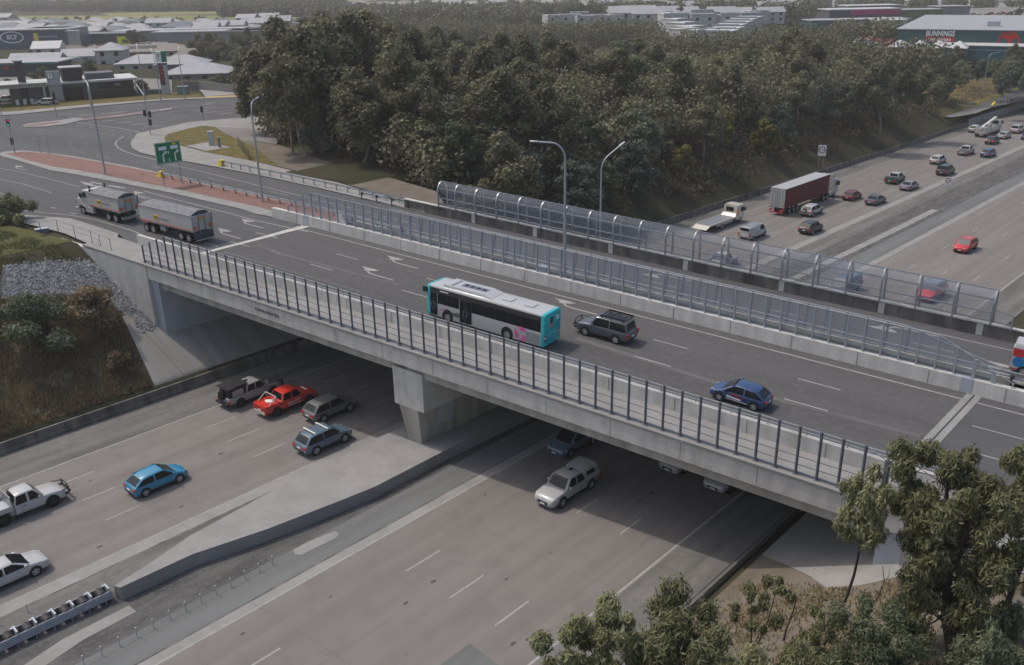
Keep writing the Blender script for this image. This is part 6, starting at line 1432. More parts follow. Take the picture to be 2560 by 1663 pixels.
def make_tree(name, label, cat, group, h, rx, leaf, n, size, seed, style='gum', bark='bark', loc=(0,0,0), trunk_r=.22, elong=1, droop=0, base=.35, stems=1, nclump=14, csize=.3, shell=.45):
    random.seed(seed); t = thing(name, label, cat, loc, group=group)
    mb = MB(); clumps = []
    for s_ in range(stems):
        lean = Vector((random.uniform(-.12, .12)*h+(random.uniform(-.5, .5)*rx if stems > 1 else 0), random.uniform(-.12, .12)*h+(random.uniform(-.5, .5)*rx if stems > 1 else 0), h*random.uniform(.86, .97)))
        main = limb(mb, (random.uniform(-.2, .2)*(stems-1), random.uniform(-.2, .2)*(stems-1), -.3), lean, trunk_r, trunk_r*.22, .1 if len(name) > 8 and 'gum' in name else .2, 7, seg=7)
        m = nclump//stems
        for i in range(m):
            f = base+(1-base)*((i+.6)/m)**.85; j = min(int(f*7), 6); p = main[j].lerp(main[j+1], f*7-j)
            prof = {'gum': math.sin(min(1, (f-base)/(1-base)*.8+.28)*math.pi)**.6, 'cone': 1.12-.9*((f-base)/(1-base)), 'round': math.sqrt(max(.08, 1-((f-base)/(1-base)*1.5-.55)**2)), 'open': 1-.25*f}[style]
            a = i*2.4+random.uniform(-.5, .5); q = p+Vector((math.cos(a), math.sin(a), 0))*rx*prof*random.uniform(.35, .85)+Vector((0, 0, h*random.uniform(0, .06)))
            cr = rx*csize*random.uniform(.75, 1.3)*(.65+.35*prof)
            if q.z > h: q.z = h
            limb(mb, p, q, trunk_r*.28*(1.15-f), trunk_r*.06, .2, 5, seg=3)
            clumps.append((tuple(q), (cr, cr*random.uniform(.8, 1.1), cr*random.uniform(.6, .95) if not droop else cr*random.uniform(.9, 1.3))))
        clumps.append(((lean.x, lean.y, lean.z), (rx*csize*.8,)*3))
    mb.build('trunk', bark, t, smooth=60, local=True, fix=False)
    me = leaf_mesh('crown', clumps, n, size, leaf, droop, elong, seed, shell=shell)
    o = bpy.data.objects.new('crown', me); COL.objects.link(o); o.parent = t
    return t
TREES = {}
def variant(key, **k):
    if key not in TREES: TREES[key] = [make_tree(**k), False]
    return TREES[key]
def plant(key, P, s, rz, lb_, gp_, zs=1):
    label, group = lb_, gp_; t, used = variant(key, **D[key])
    if not used:
        t.location = P; t.rotation_euler = (0,0,rz); t.scale = (s, s, s*zs); t['label'] = label; t['group'] = group; TREES[key][1] = True; return t
    c = copy_thing(t, P, rz=rz, label=label, scale=(s, s, s*zs)); c['group'] = group; return c
GR = 'trees massed in the bushland beyond the bridges'
defs = []
for i in range(5): defs.append(('g%d' % i, dict(name='eucalypt_tree', label='', cat='tree', group=GR, h=13+i*.5, rx=4.7, leaf='leaf1', n=7600, size=.31, seed=20+i, style='gum', base=.36, nclump=17, csize=.37, shell=.3, trunk_r=.17)))
for i in range(3): defs.append(('r%d' % i, dict(name='eucalypt_tree', label='', cat='tree', group=GR, h=10, rx=4.0, leaf='leaf2', n=5600, size=.31, seed=40+i, style='round', base=.12, nclump=18, csize=.34, shell=.4)))
for i in range(2): defs.append(('s%d' % i, dict(name='wattle_tree', label='', cat='tree', group=GR, h=8.5, rx=3.4, leaf='leafs', n=4200, size=.3, seed=50+i, style='round', base=.1, nclump=16, csize=.34, shell=.4)))
defs.append(('y0', dict(name='wattle_tree', label='', cat='tree', group=GR, h=6, rx=2.6, leaf='leafy', n=3000, size=.26, seed=60, style='round', base=.1, nclump=12, csize=.36, shell=.4)))
D = dict(defs)
LBL = {'g': 'tall olive green eucalypt standing in the dense bushland beyond the bridges', 'r': 'rounded dark green tree in the dense bushland beyond the bridges', 's': 'silver green bushy tree near the front edge of the bushland', 'y': 'yellow green wattle bush at the front edge of the bushland'}
random.seed(11); spots = []
def proj(P): d = Vector(P)-EYE; z = d.dot(FW); return CX+F*d.dot(RT)/z, CY-F*d.dot(UP)/z
def outline(x): return np.interp(x, [640, 700, 760, 850, 950, 1050, 1200, 1350, 1500, 1600, 1700, 1780, 1850, 1950, 2030, 2100, 2200, 2300, 2400], [70, 40, 10, 12, 8, 42, 64, 64, 70, 74, 98, 114, 95, 55, 72, 90, 128, 150, 172])
def fit(X, Y, z, key, s):
    h = D[key]['h']*1.02; lim = None
    while s > .5:
        x, y = proj((X, Y, z+h*s))
        if lim is None: lim = outline(x)+random.random()**2*30
        if y >= lim: return s
        s *= .95
    return 0
def try_spot(X, Y, md):
    for (a, b, r) in spots:
        if (a-X)**2+(b-Y)**2 < (md+r)**2*.25*1: return False
    return True
forest = px([(645, 330), (690, 372), (800, 398), (900, 428), (1000, 452), (1095, 480)], 'B')   # front edge along the brown bank
front = [XYB(*p) for p in forest]
def edge_ok(X, Y):
    x, y = proj((X, Y, 3)); ub, vb = bc((X, Y)); um, vm = mc((X, Y)); 
    if vm-off(max(um, 0))-offL(um) > -77.6: return False
    if um > 236+ (x-2200)*.0 and vm > -120: return False
    if vb < 86.5: return False
    lim = np.interp(x, [560, 650, 700, 800, 900, 1000, 1095, 1160], [255, 345, 385, 402, 430, 455, 482, 560])
    if x < 668: return False
    if y > lim and x < 1130: return False
    if x < 700 and y < 250: return False
    return True
n = 0; tries = 0
cand = []
while n < 285 and tries < 60000:
    tries += 1
    far = random.random()
    um = random.uniform(60, 262); vm = -(random.triangular(78.5, 285, 80) if random.random() > .25 else random.uniform(78.0, 84))
    X, Y = XYM(um, vm)
    ub, vb = bc((X, Y))
    if not edge_ok(X, Y): continue
    x, y = proj((X, Y, terrain(X, Y)+10))
    if x > 2620 or x < 600: continue
    # the back edge of the wood, from the roofline seen in the photograph
    d = math.hypot(X, Y)
    lim = np.interp(x, [640, 700, 950, 1100, 1300, 1500, 1700, 1950, 2150, 2340], [235, 280, 300, 255, 235, 225, 215, 235, 230, 235])
    if d > lim: continue
    dens = 6.8 if d < 150 else 8.8
    if not try_spot(X, Y, dens): continue
    edge = (-vm-77.5 < 7) or vb < 94
    spots.append((X, Y, dens)); n += 1
    q = random.random()
    if edge: key = random.choice(['r0', 'r1', 's0', 's1', 'y0', 'g0', 'r2']) if q < .8 else 'g%d' % random.randint(0, 4)
    else: key = 'g%d' % random.randint(0, 4) if q < .74 else random.choice(['r0', 'r1', 'r2', 's0'])
    s = random.uniform(.8, 1.12) if key[0] != 'g' else random.uniform(.82, 1.2)
    if edge and key[0] == 'g': s *= .8
    if d > 190: s *= 1.1
    s *= 1.12; zz = terrain(X, Y); s = fit(X, Y, zz, key, s)
    if s: plant(key, (X, Y, zz-.2), s, random.uniform(0, 6.28), LBL[key[0]], GR, zs=random.uniform(.85, 1.0))
# the tall group at the left end of the wood and the peak in the middle
for x, y, z, s in ((735, 392, 4, 1.3), (770, 395, 4, 1.4), (790, 330, 4, 1.5), (850, 340, 4, 1.5), (735, 330, 4, 1.3), (900, 330, 4, 1.35), (960, 330, 3.5, 1.4), (1030, 360, 3, 1.3), (860, 380, 4, 1.15), (980, 420, 3, 1.05), (1950, 260, 0, 1.4), (1980, 250, 0, 1.3), (700, 300, 4, 1.1), (810, 370, 4, 1.4), (2250, 300, -4, 1.1), (2310, 310, -5, .85), (2200, 330, -4, 1.0)):
    P = at(x, y, z); kk = 'g%d' % random.randint(0, 4); s = fit(P.x, P.y, z, kk, s*1.1) or .5; plant(kk, P, s, random.uniform(0, 6.28), LBL['g'], GR)
# undergrowth and infill of the wood as masses
r = np.random.default_rng(5); cl = []; cl2 = []
for k in range(9000):
    um, vm = r.uniform(60, 262), -r.uniform(77.8, 270); a, b = XYM(um, vm)
    if not edge_ok(a, b): continue
    x, y = proj((a, b, 4)); d = math.hypot(a, b)
    if x > 2650 or x < 620 or d > np.interp(x, [640, 700, 950, 1100, 1300, 1500, 1700, 1950, 2150, 2340], [235, 280, 300, 255, 235, 225, 215, 235, 230, 235])+5: continue
    z = terrain(a, b); ed = (-vm-77.5 < 5) or bc((a, b))[1] < 90
    if r.random() < .5: cl.append(((a, b, z+.6), (2.0, 2.0, 1.2)))
    zc = z+r.uniform(2.5, 7.5)
    if not ed and proj((a, b, zc+1.9))[1] > outline(x)+12: cl2.append(((a, b, zc), (2.3, 2.3, 1.9)))
for k in range(700):
    um, vm = r.uniform(84, 255), -r.uniform(75.9, 90); vm += 0; a0 = vm+off(um)-offL(um); a, b = XYM(um, a0)
    if bc((a, b))[1] < 85: continue
    cl.append(((a, b, terrain(a, b)+.5), (1.7, 1.7, r.uniform(.7, 2.2))))
me = leaf_mesh('undergrowth', cl, 110000, .34, 'leafu', 0, 1, 5)
o = bpy.data.objects.new('undergrowth', me); COL.objects.link(o); tag(o, 'brown and green undergrowth between the trunks of the bushland', 'undergrowth', kind='stuff')
me = leaf_mesh('woodland_infill', cl2, 240000, .42, 'leaf1', 0, 1, 6)
o = bpy.data.objects.new('woodland_infill', me); COL.objects.link(o); tag(o, 'massed lower foliage filling the bushland between the single trees', 'woodland', kind='stuff')
# right hand band of lower trees beyond the ramp
for k in range(46):
    x = random.uniform(2150, 2600); y = random.uniform(196, 262)-max(0, (x-2350))*.12; P = at(x, y, -3)
    key = random.choice(['r0', 'r1', 's0', 'g1', 'y0', 'r2']); plant(key, P, random.uniform(.5, .75), random.uniform(0, 6.28), 'dark rounded tree in the belt between the ramp and the green warehouse', 'trees between the ramp and the warehouse')
# ---- near trees, lower right
def near_tree(px_, py_, z, h, rx, seed, label, n=9000, size=.17, style='open', k3=2.6, stems=2, tr=.13, base=.25, leaf='leafn', nclump=22, csize=.2, bark='barkd', name='gum_tree', shell=.2, elong=2.6, droop=1.3):
    P = at(px_, py_, z); return make_tree(name, label, 'tree' if 'bush' not in name else 'bush', None, h, rx, leaf, int(n*k3*.8), size*.5, seed, style, bark, P, tr, 3.2, droop, base, stems, int(nclump*2.1), csize*.68, shell)
near_tree(2385, 1700, -.8, 11.0, 3.2, 101, 'big gum tree with leaning trunk at the lower right corner', n=24000, size=.19, tr=.24, nclump=42, stems=2, base=.22, csize=.27)
near_tree(2530, 1600, -.5, 10.3, 2.3, 102, 'gum tree with reddish tips at the right edge', n=13000, size=.18, tr=.18, nclump=24, stems=2, csize=.28, base=.35)
near_tree(2560, 1480, .0, 10.5, 2.2, 117, 'red tinged gum behind the big gum at the right edge', n=6000, size=.18, tr=.14, nclump=14, stems=1, leaf='leafr', csize=.3, base=.5)
near_tree(2060, 1600, -1.0, 9.2, 1.7, 103, 'slender gum tree with bare lower trunk in front of the bridge end', n=2000, size=.2, tr=.1, nclump=12, stems=1, base=.62, csize=.34)
near_tree(1880, 1620, -2, 4.6, 1.3, 104, 'thin sapling on the brown slope', n=1400, size=.17, tr=.05, nclump=8, stems=2, base=.3, csize=.3)
near_tree(2010, 1690, -1.6, 3.8, 1.2, 105, 'small sapling left of the slender gum', n=1500, size=.16, tr=.05, nclump=8, stems=1, csize=.34)
near_tree(1430, 1990, -1, 9.5, 1.9, 106, 'tallest gum top over the motorway at the bottom middle', n=4400, size=.17, tr=.09, nclump=13, stems=2, base=.52, csize=.3)
near_tree(1560, 2010, -1, 9.0, 1.6, 107, 'narrow gum top second from the left at the bottom edge', n=4200, size=.17, tr=.08, nclump=11, stems=1, base=.5, csize=.34)
near_tree(1690, 1990, -1, 9.3, 2.4, 108, 'broad gum crown at the bottom edge left of the brown slope', n=9500, size=.17, tr=.12, nclump=20, stems=2, base=.45, csize=.34)
near_tree(1800, 1900, -1, 6.2, 2.0, 109, 'low gum crown at the foot of the brown slope', n=4500, size=.17, tr=.09, nclump=12, stems=2, base=.35, csize=.36)
near_tree(2170, 1760, -1.2, 5.4, 2.2, 110, 'green wattle bush beneath the big gum', n=8000, size=.14, tr=.07, nclump=18, stems=3, base=.12, leaf='leaf2', csize=.34, elong=2, droop=.3, name='wattle_bush')
near_tree(1980, 1830, -1.2, 4.0, 1.8, 111, 'olive bush at the bottom edge below the saplings', n=5000, size=.15, tr=.06, nclump=14, stems=3, base=.15, csize=.36, name='wattle_bush')
near_tree(2420, 1800, -1.0, 5.0, 2.2, 112, 'dark green bush at the bottom edge under the big gum', n=6000, size=.15, tr=.07, nclump=14, stems=3, base=.12, leaf='leaf2', csize=.36, elong=2, name='wattle_bush')
near_tree(2250, 1580, -.7, 2.6, 1.3, 113, 'small dark shrub behind the big gum trunk', n=2600, size=.13, tr=.04, nclump=9, stems=3, base=.1, leaf='leaf2', csize=.4, name='wattle_bush')
# bare dead stems on the slope
for x, y, hh, lb in ((2170, 1560, 3.4, 'bare grey stem behind the slender gum'), (1960, 1600, 2.6, 'short bare stick left of the slender gum'), (1660, 1900, 7.5, 'bare forked twig between the gum tops at the bottom')):
    P = at(x, y, -1); t = thing('dead_stem', lb, 'dead tree', P); mb = MB(); m = limb(mb, (0,0,0), (.3, .1, hh), .05, .015, .3, 6)
    for k in (2, 3, 4): limb(mb, m[k], m[k]+Vector((random.uniform(-.6, .6), random.uniform(-.4, .4), random.uniform(.3, .8))), .02, .006, .2, 5, seg=3)
    mb.build('stem', 'barkd', t, smooth=60, local=True, fix=False)
# ---- shrubs on the left cutting
def shrub(x, y, z, h, rx, seed, label, leaf, n, size=.2, stems=3, name='shrub'):
    P = at(x, y, z); return make_tree(name, label, 'shrub', None, h, rx, leaf, n, size, seed, 'round', 'barkd', P, .06, 1.6, 0, .05, stems, 16, .36, .3)
def shrubB(um, vm, *a, **k):
    X, Y = XYM(um, vm); x, y = proj((X, Y, terrain(X, Y))); return shrub(x, y, terrain(X, Y), *a, **k)
for um, vm, h, rx, sd, lb, lf, n in ((26, -82, 4.2, 3.3, 201, 'large green shrub in the middle of the left cutting', 'leaf2', 9000), (30.5, -82.5, 3.6, 2.6, 202, 'reddish brown shrub beside the concrete slope', 'leafb', 9000), (30.3, -77.5, 1.6, 1.3, 208, 'low rusty shrub at the edge of the concrete slope', 'leafb', 2500),
        (21, -85, 2.4, 2.1, 203, 'olive shrub near the top of the left cutting', 'leafn', 5000), (18, -81, 2.4, 2.2, 204, 'brown scrub at the left edge of the cutting', 'leafb', 5000), (14, -86, 3, 2.2, 206, 'dark bush at the far left of the cutting', 'leaf1', 4500)):
    shrubB(um, vm, h, rx, sd, lb, lf, n)
shrub(22, 590, 2.8, 4.2, 2.6, 210, 'leafy green bush beside the footpath at the left edge', 'leafn', 8000, .2)
# ground cover of small blades: dry grass and scrub, one object for each kind
def gcast(x, y):
    d = ray(x, y); lo, hi = 20., 400.
    for _ in range(40):
        m = (lo+hi)/2; P = EYE+d*m
        if P.z > terrain(P.x, P.y): lo = m
        else: hi = m
    P = EYE+d*lo; return mc((P.x, P.y))
def m2b(um, vm): return bc(XYM(um, vm))
def inside(p, poly):
    x, y = p; c = False; j = len(poly)-1
    for i in range(len(poly)):
        if (poly[i][1] > y) != (poly[j][1] > y) and x < (poly[j][0]-poly[i][0])*(y-poly[i][1])/(poly[j][1]-poly[i][1])+poly[i][0]: c = not c
        j = i
    return c
ROCKP = [gcast(*p) for p in ((5, 668), (60, 662), (130, 657), (240, 634), (262, 640), (330, 726), (398, 818), (352, 836), (345, 800), (300, 770), (230, 742), (160, 738), (60, 742), (0, 752))]
GRASS = [gcast(*p) for p in ((-20, 560), (60, 562), (110, 592), (190, 603), (240, 622), (240, 636), (130, 657), (60, 663), (5, 668), (-30, 640))]
APR = sorted((q[1], m2b(*q)[1]) for q in [gcast(*p) for p in ((1872, 1362), (1904, 1388), (1960, 1412), (2020, 1439), (2064, 1471), (2150, 1466), (2260, 1440))])
def apr(a): return float(np.interp(a, [p[0] for p in APR], [p[1] for p in APR]))
def tufts(name, label, mat, boxes, n, size, seed, h=.35, clump=.5):
    r = np.random.default_rng(seed); pts = []
    tot = sum(b[4] for b in boxes)
    for (um0, um1, v0, v1, w) in boxes:
        for k in range(int(n*w/tot)):
            um, vm = r.uniform(um0, um1), r.uniform(v0, v1); X, Y = XYM(um, vm)
            if mnoise.noise(Vector((X*.35, Y*.35, seed))) < -.12 and r.random() < .8: continue
            ub, vb = bc((X, Y))
            if len(ROCKP) and inside((um, vm), ROCKP) and r.random() < .97: continue
            if 46.3 < vb < 84.5 or (-74.9 < vm-off(max(um, 0)) < -21.4): continue
            if vm < -70 and vb > 43.2-(vm+75)*.33 and um < 60 and vm > -93: continue
            if vm < -70 and um < 60 and inside((um, vm), GRASS) != ('green_grass' in name): continue
            if vm > -22 and vb > apr(vm)-.2: continue
            pts.append((X, Y, terrain(X, Y)))
    P = np.array(pts); n = len(P); hh = h*(.5+r.random(n)); a = r.uniform(0, 6.28, n); w = size*(.5+r.random(n)); ln = r.normal(size=(n, 2))*.35*hh[:, None]
    V = np.empty((n, 3, 3)); V[:, 0] = P-np.c_[np.cos(a)*w, np.sin(a)*w, np.full(n, .02)]; V[:, 1] = P+np.c_[np.cos(a)*w, np.sin(a)*w, np.full(n, -.02)]; V[:, 2] = P+np.c_[ln, hh]
    me = bpy.data.meshes.new(name); me.vertices.add(n*3); me.vertices.foreach_set('co', V.reshape(-1)); me.loops.add(n*3); me.loops.foreach_set('vertex_index', np.arange(n*3)); me.polygons.add(n); me.polygons.foreach_set('loop_start', np.arange(0, n*3, 3)); me.polygons.foreach_set('loop_total', np.full(n, 3)); me.materials.append(MAT[mat]); me.update(calc_edges=True)
    o = bpy.data.objects.new(name, me); COL.objects.link(o); tag(o, label, 'ground cover', kind='stuff'); return o
TUFTS = 1
tufts('dry_grass', 'dry straw coloured grass on the cutting and the brown slope', 'straw', [(2, 38, -92, -75, 4), (15, 60, -20.8, -9, 1.6), (10, 55, -9, 6, 1)], 150000, .05, 1, .3)
tufts('low_scrub', 'low brown and green scrub on the left cutting', 'leafb', [(2, 38, -94, -75, 1)], 70000, .1, 2, .4)
tufts('green_scrub', 'patchy green weeds on both slopes', 'leafn', [(2, 38, -94, -75, 2), (15, 55, -20, 4, 1)], 20000, .05, 3, .25)
tufts('green_grass', 'green grass on top of the left bank', 'greenblade', [(25, 62, -112, -84, 1)], 60000, .06, 4, .25)
# bank along the right of the trees: long grass
tufts('verge_grass', 'long yellowish grass between the ramp and the far wall', 'straw', [(236, 330, -92, -76, 1)], 22000, .16, 6, .8)
# rock slope

# the rubble area as a ground outline (um, vm), from where it meets the slope
ROCK = ROCKP
def rocks():
    r = np.random.default_rng(9); mb = MB(); random.seed(5); us = [p[0] for p in ROCK]; vs = [p[1] for p in ROCK]
    for k in range(24000):
        um, vm = r.uniform(min(us), max(us)), r.uniform(min(vs), max(vs))
        if not inside((um+r.normal()*.25, vm+r.normal()*.25), ROCK): continue
        X, Y = XYM(um, vm)
        if bc((X, Y))[1] > 47.9: continue
        z = terrain(X, Y); s = r.uniform(.05, .13)*(1.5 if r.random() < .04 else 1); c = Vector((X, Y, z+s*.15))
        M_ = Matrix.Rotation(r.uniform(0, 6.28), 3, Vector(r.normal(size=3))); q = [Vector((x*s*r.uniform(.5, 1), y*s*r.uniform(.5, 1), w*s*.6*r.uniform(.5, 1))) for w in (-1, 1) for x, y in ((-1, -1), (1, -1), (1, 1), (-1, 1))]
        mb.hexa([c+M_ @ p for p in q])
    o = mb.build('rock_rubble', 'rock', fix=False); tag(o, 'loose grey rock rubble on the slope beside the bridge end', 'rocks', kind='stuff')
rocks()
# ------------------------------------------------------------------ ground covers near the bridge
fr = lambda a, b, s: list(np.arange(a, b, s))
drape('rock_slope', 'rock', lambda um, vm, ub, vb: inside((um, vm), ROCK) and vb < 48, fr(-106, -75.5, .5), fr(34, 48.5, .5), .05)
drape('spill_slope', 'spill', lambda um, vm, ub, vb: vb < 84.4, fr(-82.6, -74.3, .45), fr(0, 41, 1), .05, shift=lambda a: 43.5-(a+75)*.33)
mb = MB()
for vb in (46.5, 54, 62, 70, 78): 
    pts = [(vm, vb) for vm in (-80.6, -79, -77, -75)]; 
    for i in range(3):
        P = [Vector((*solve(a, b+d), 0)) for (a, b), d in ((pts[i], 0), (pts[i], .05), (pts[i+1], .05), (pts[i+1], 0))]; mb.face([(p.x, p.y, terrain(p.x, p.y)+.062) for p in P])
struct(mb, 'slope_joints', 'concold')
drape('concrete_apron', 'concw', lambda um, vm, ub, vb: vb < 84, fr(-21.3, -2, .5), fr(0, 45, 1), .05, shift=apr)
drape('grass_bank', 'ggrass', lambda um, vm, ub, vb: inside((um, vm), GRASS) or (vb < 48 and vm < -100), fr(-135, -92, .8), fr(20, 48.5, .8), .04)
drape('brown_slope', 'soil', lambda um, vm, ub, vb: True, fr(-21.3, 9, .8), fr(-42, 1, 1), .03, shift=apr)
drape('scrub_slope', 'soil', lambda um, vm, ub, vb: vb < 41, fr(-94, -74.9, 1.5), fr(2, 42, 1.6), .02)
drape('grass_slope', 'grass', lambda um, vm, ub, vb: um > 236 and vm-off(um)-offL(um) < -74.8, fr(-96, -70, 1), fr(150, 330, 4), .06)
# ramp at the far right
def quadz(pts, z, name, mat, kind='structure'):
    mb = MB(); mb.face([at(x, y, z) for x, y in pts]); o = mb.build(name, mat); o['kind'] = kind; return o
RZ = -6.4
quadz([(2290, 262), (2330, 252), (2440, 243), (2500, 234), (2640, 205), (2640, 240), (2560, 252), (2480, 268), (2400, 275), (2345, 284), (2300, 290)], RZ, 'ramp_road', 'asphalt2')
quadz([(2345, 284.5), (2400, 275.5), (2480, 268), (2440, 283), (2380, 294), (2340, 292)], RZ-.0+.01, 'ramp_verge', 'gravel')
mb = MB()
for pts in (((2300, 256), (2440, 248), (2500, 240), (2640, 212)), ((2345, 281), (2480, 264), (2640, 235))):
    for a, b in zip(pts, pts[1:]): A, B = at(*a, RZ+.02), at(*b, RZ+.02); s = Vector((0, .12, 0)); mb.face([A-s, B-s, B+s, A+s])
struct(mb, 'road_markings', 'line')
at_rail('guard rail along the outer edge of the far right ramp', [(2285, 253), (2330, 249), (2440, 241), (2500, 232), (2640, 203)], RZ, term=False, blk=False, n2=4)
at_rail('guard rail with yellow end along the inner edge of the far right ramp', [(2441, 263), (2390, 268), (2340, 274)], RZ, blk=True, n2=3)
at_rail('short guard rail on the grass beside the far right ramp', [(2486, 262), (2528, 254)], RZ, blk=True, n2=3)

# ------------------------------------------------------------------ town
WALLC = dict(white=col('wallwhite', (.55,.55,.55), rough=.8), cream=col('wallcream', (.4,.36,.3), rough=.8), grey=col('wallgrey', (.22,.22,.235), rough=.8), brick=col('wallbrick', (.2,.14,.11), rough=.9), dark=col('walldark', (.07,.075,.085), rough=.8))
ROOFC = dict(light=col('rooflight', (.42,.42,.44), col2=(.36,.36,.38), scale=.5, rough=.6), tan=col('rooftan', (.31,.275,.235), col2=(.26,.23,.2), scale=.5, rough=.8), brown=col('roofbrown', (.2,.16,.135), rough=.8), blue=col('roofblue', (.11,.13,.16), rough=.6), white=col('roofwhite', (.6,.6,.6), rough=.6), dark=col('roofdark', (.06,.062,.07), rough=.7))
def house(P, w, d, h, rz, wall, roof, label, kind='hip', rh=2.0, group=None, name='house', cat='house', rows=1, win=True, solar=False):
    t = thing(name, label, cat, P, rz, group); e = .5
    mb = MB(); mb.box(-w/2, w/2, -d/2, d/2, -1, h); wl = mb.build('wall', WALLC[wall] if wall in WALLC else wall, t, local=True)
    mb = MB()
    if kind == 'hip':
        q = min(w, d)/2; a, b = (w/2+e, d/2+e); rx = max(a-q, .1); ry = max(b-q, .1)
        B = [(-a, -b, h), (a, -b, h), (a, b, h), (-a, b, h)]
        if w >= d: T = [(-rx, 0, h+rh), (rx, 0, h+rh)]; mb.face([B[0], B[1], T[1], T[0]]); mb.face([B[2], B[3], T[0], T[1]]); mb.face([B[1], B[2], T[1]]); mb.face([B[3], B[0], T[0]])
        else: T = [(0, -ry, h+rh), (0, ry, h+rh)]; mb.face([B[1], B[2], T[1], T[0]]); mb.face([B[3], B[0], T[0], T[1]]); mb.face([B[0], B[1], T[0]]); mb.face([B[2], B[3], T[1]])
        mb.face([B[3], B[2], B[1], B[0]])
        mb.box(-a, a, -b, b, h-.2, h-.003)
    elif kind == 'gable':
        a, b = w/2+e, d/2+e; mb.loft([[(-a, -b, h), (-a, b, h), (-a, 0, h+rh)], [(a, -b, h), (a, b, h), (a, 0, h+rh)]])
    elif kind == 'curve':
        a, b = w/2+e, d/2+e; mb.loft([[(x, -b, h)]+[(x, b*y, h+rh*(1-y*y)) for y in np.linspace(-1, 1, 9)]+[(x, b, h)] for x in (-a, a)])
    else:
        mb.box(-w/2-.2, w/2+.2, -d/2-.2, d/2+.2, h, h+.25); mb.box(-w/2, w/2, -d/2-.21, -d/2-.15, h+.25, h+.6)
    mb.build('roof', ROOFC[roof], t, local=True)
    if win:
        for fl in range(rows):
            z = .9+fl*2.9
            for sy in (-1, 1):
                m = max(1, int(w/4)); 
                for i in range(m):
                    x = -w/2+(i+.5)*w/m; mb = MB(); mb.box(x-.7, x+.7, sy*d/2-.04, sy*d/2+.04, z, z+1.3); mb.build('window', 'glass', wl, local=True)
                    if m > 5: pass
    if solar: mb = MB(); mb.hexa([(-w*.3, -d*.42, h+.35), (w*.1, -d*.42, h+.35), (w*.1, -d*.15, h+rh*.75), (-w*.3, -d*.15, h+rh*.75)]+[(-w*.3, -d*.42, h+.45), (w*.1, -d*.42, h+.45), (w*.1, -d*.15, h+rh*.75+.1), (-w*.3, -d*.15, h+rh*.75+.1)]); mb.build('solar_panels', 'glass', t, local=True)
    return t
def ordn(k): return ['first', 'second', 'third', 'fourth', 'fifth', 'sixth', 'seventh', 'eighth', 'ninth', 'tenth', 'eleventh', 'twelfth', 'thirteenth', 'fourteenth', 'fifteenth', 'sixteenth', 'seventeenth', 'eighteenth', 'nineteenth', 'twentieth'][k]
# near rows behind the petrol station: (x, y of base, width m, depth, roof, wall, kind)
near_rows = [(505, 205, 19, 13, 'light', 'grey', 'pale hip roofed house with dark walls behind the price sign', 'hip', 0),
 (372, 178, 17, 12, 'light', 'white', 'pale hip roofed white house behind the shop', 'hip', 0), (462, 180, 15, 12, 'light', 'grey', 'pale roofed house tucked right of the tall price sign', 'hip', 0),
 (287, 166, 9, 9, 'light', 'white', 'narrow two storey white house with pyramid roof', 'hip', 1), (170, 150, 20, 12, 'brown', 'brick', 'brown hip roofed house behind the shed', 'hip', 0),
 (262, 152, 20, 12, 'tan', 'brick', 'tan roofed house with dark solar panels', 'hip', 2), (380, 146, 30, 13, 'tan', 'cream', 'long tan roofed house with a small solar array', 'hip', 2), (480, 160, 12, 10, 'tan', 'cream', 'tan roofed cottage beside the dark trees', 'hip', 0),
 (672, 146, 12, 10, 'white', 'white', 'small white roofed house against the dark trees', 'hip', 0), (690, 190, 13, 10, 'brown', 'white', 'brown roofed white house half hidden by the bushland edge', 'hip', 0), (685, 222, 15, 9, 'light', 'white', 'white two storey house by the white fence', 'flat', 1),
 (205, 160, 11, 8, 'light', 'white', 'white gabled house left of the shop tower', 'gable', 0), (100, 172, 16, 9, 'light', 'grey', 'pale gabled shed roof at the left', 'gable', 0), (130, 160, 9, 8, 'white', 'white', 'small white gable beside the brown roof', 'gable', 1)]
for x, y, w, d, rf, wl, lb, kd, fl in near_rows:
    house(at(x, y, 2.5), w, d, 5.6 if fl == 1 else 2.9, .12+random.uniform(-.05, .05), wl, rf, lb, kd, 2.4 if kd != 'flat' else .4, 'houses behind the petrol station', rows=2 if fl == 1 else 1, solar=(fl == 2))
# white boundary walls
def lowwall(pts, h, mat, label, z=2.5, name='boundary_wall', w=.3):
    t = thing(name, label, 'wall', at(*pts[0], z)); mb = MB()
    for a, b in zip(pts, pts[1:]): A, B = at(*a, z), at(*b, z); mb.bar(A+Vector((0,0,h/2)), B+Vector((0,0,h/2)), w, h)
    mb.build('wall_panel', mat, t); return t
lowwall([(462, 226), (500, 226), (560, 233), (620, 238)], 2.2, col('fencegrey', (.2,.19,.18), rough=.9), 'long grey boundary fence behind the driveway', 4.2)
lowwall([(582, 220), (640, 232), (700, 233)], 2.0, 'white', 'white boundary wall under the dark street trees', 4.2)
lowwall([(590, 207), (700, 208)], 1.6, 'white', 'white garden wall in front of the two storey house', 3.5)
lowwall([(350, 214), (420, 220)], 1.0, col('fencebeige', (.35,.3,.24), rough=.9), 'beige low wall behind the price sign', 3.5)
lowwall([(315, 243), (425, 238)], 1.5, col('fencegreen', (.12,.15,.14), rough=.9), 'dark green fence along the verge beside the shop', 4.2)
dim(['rooflight', 'rooftan', 'roofwhite', 'wallwhite', 'roofbrown'], .8)
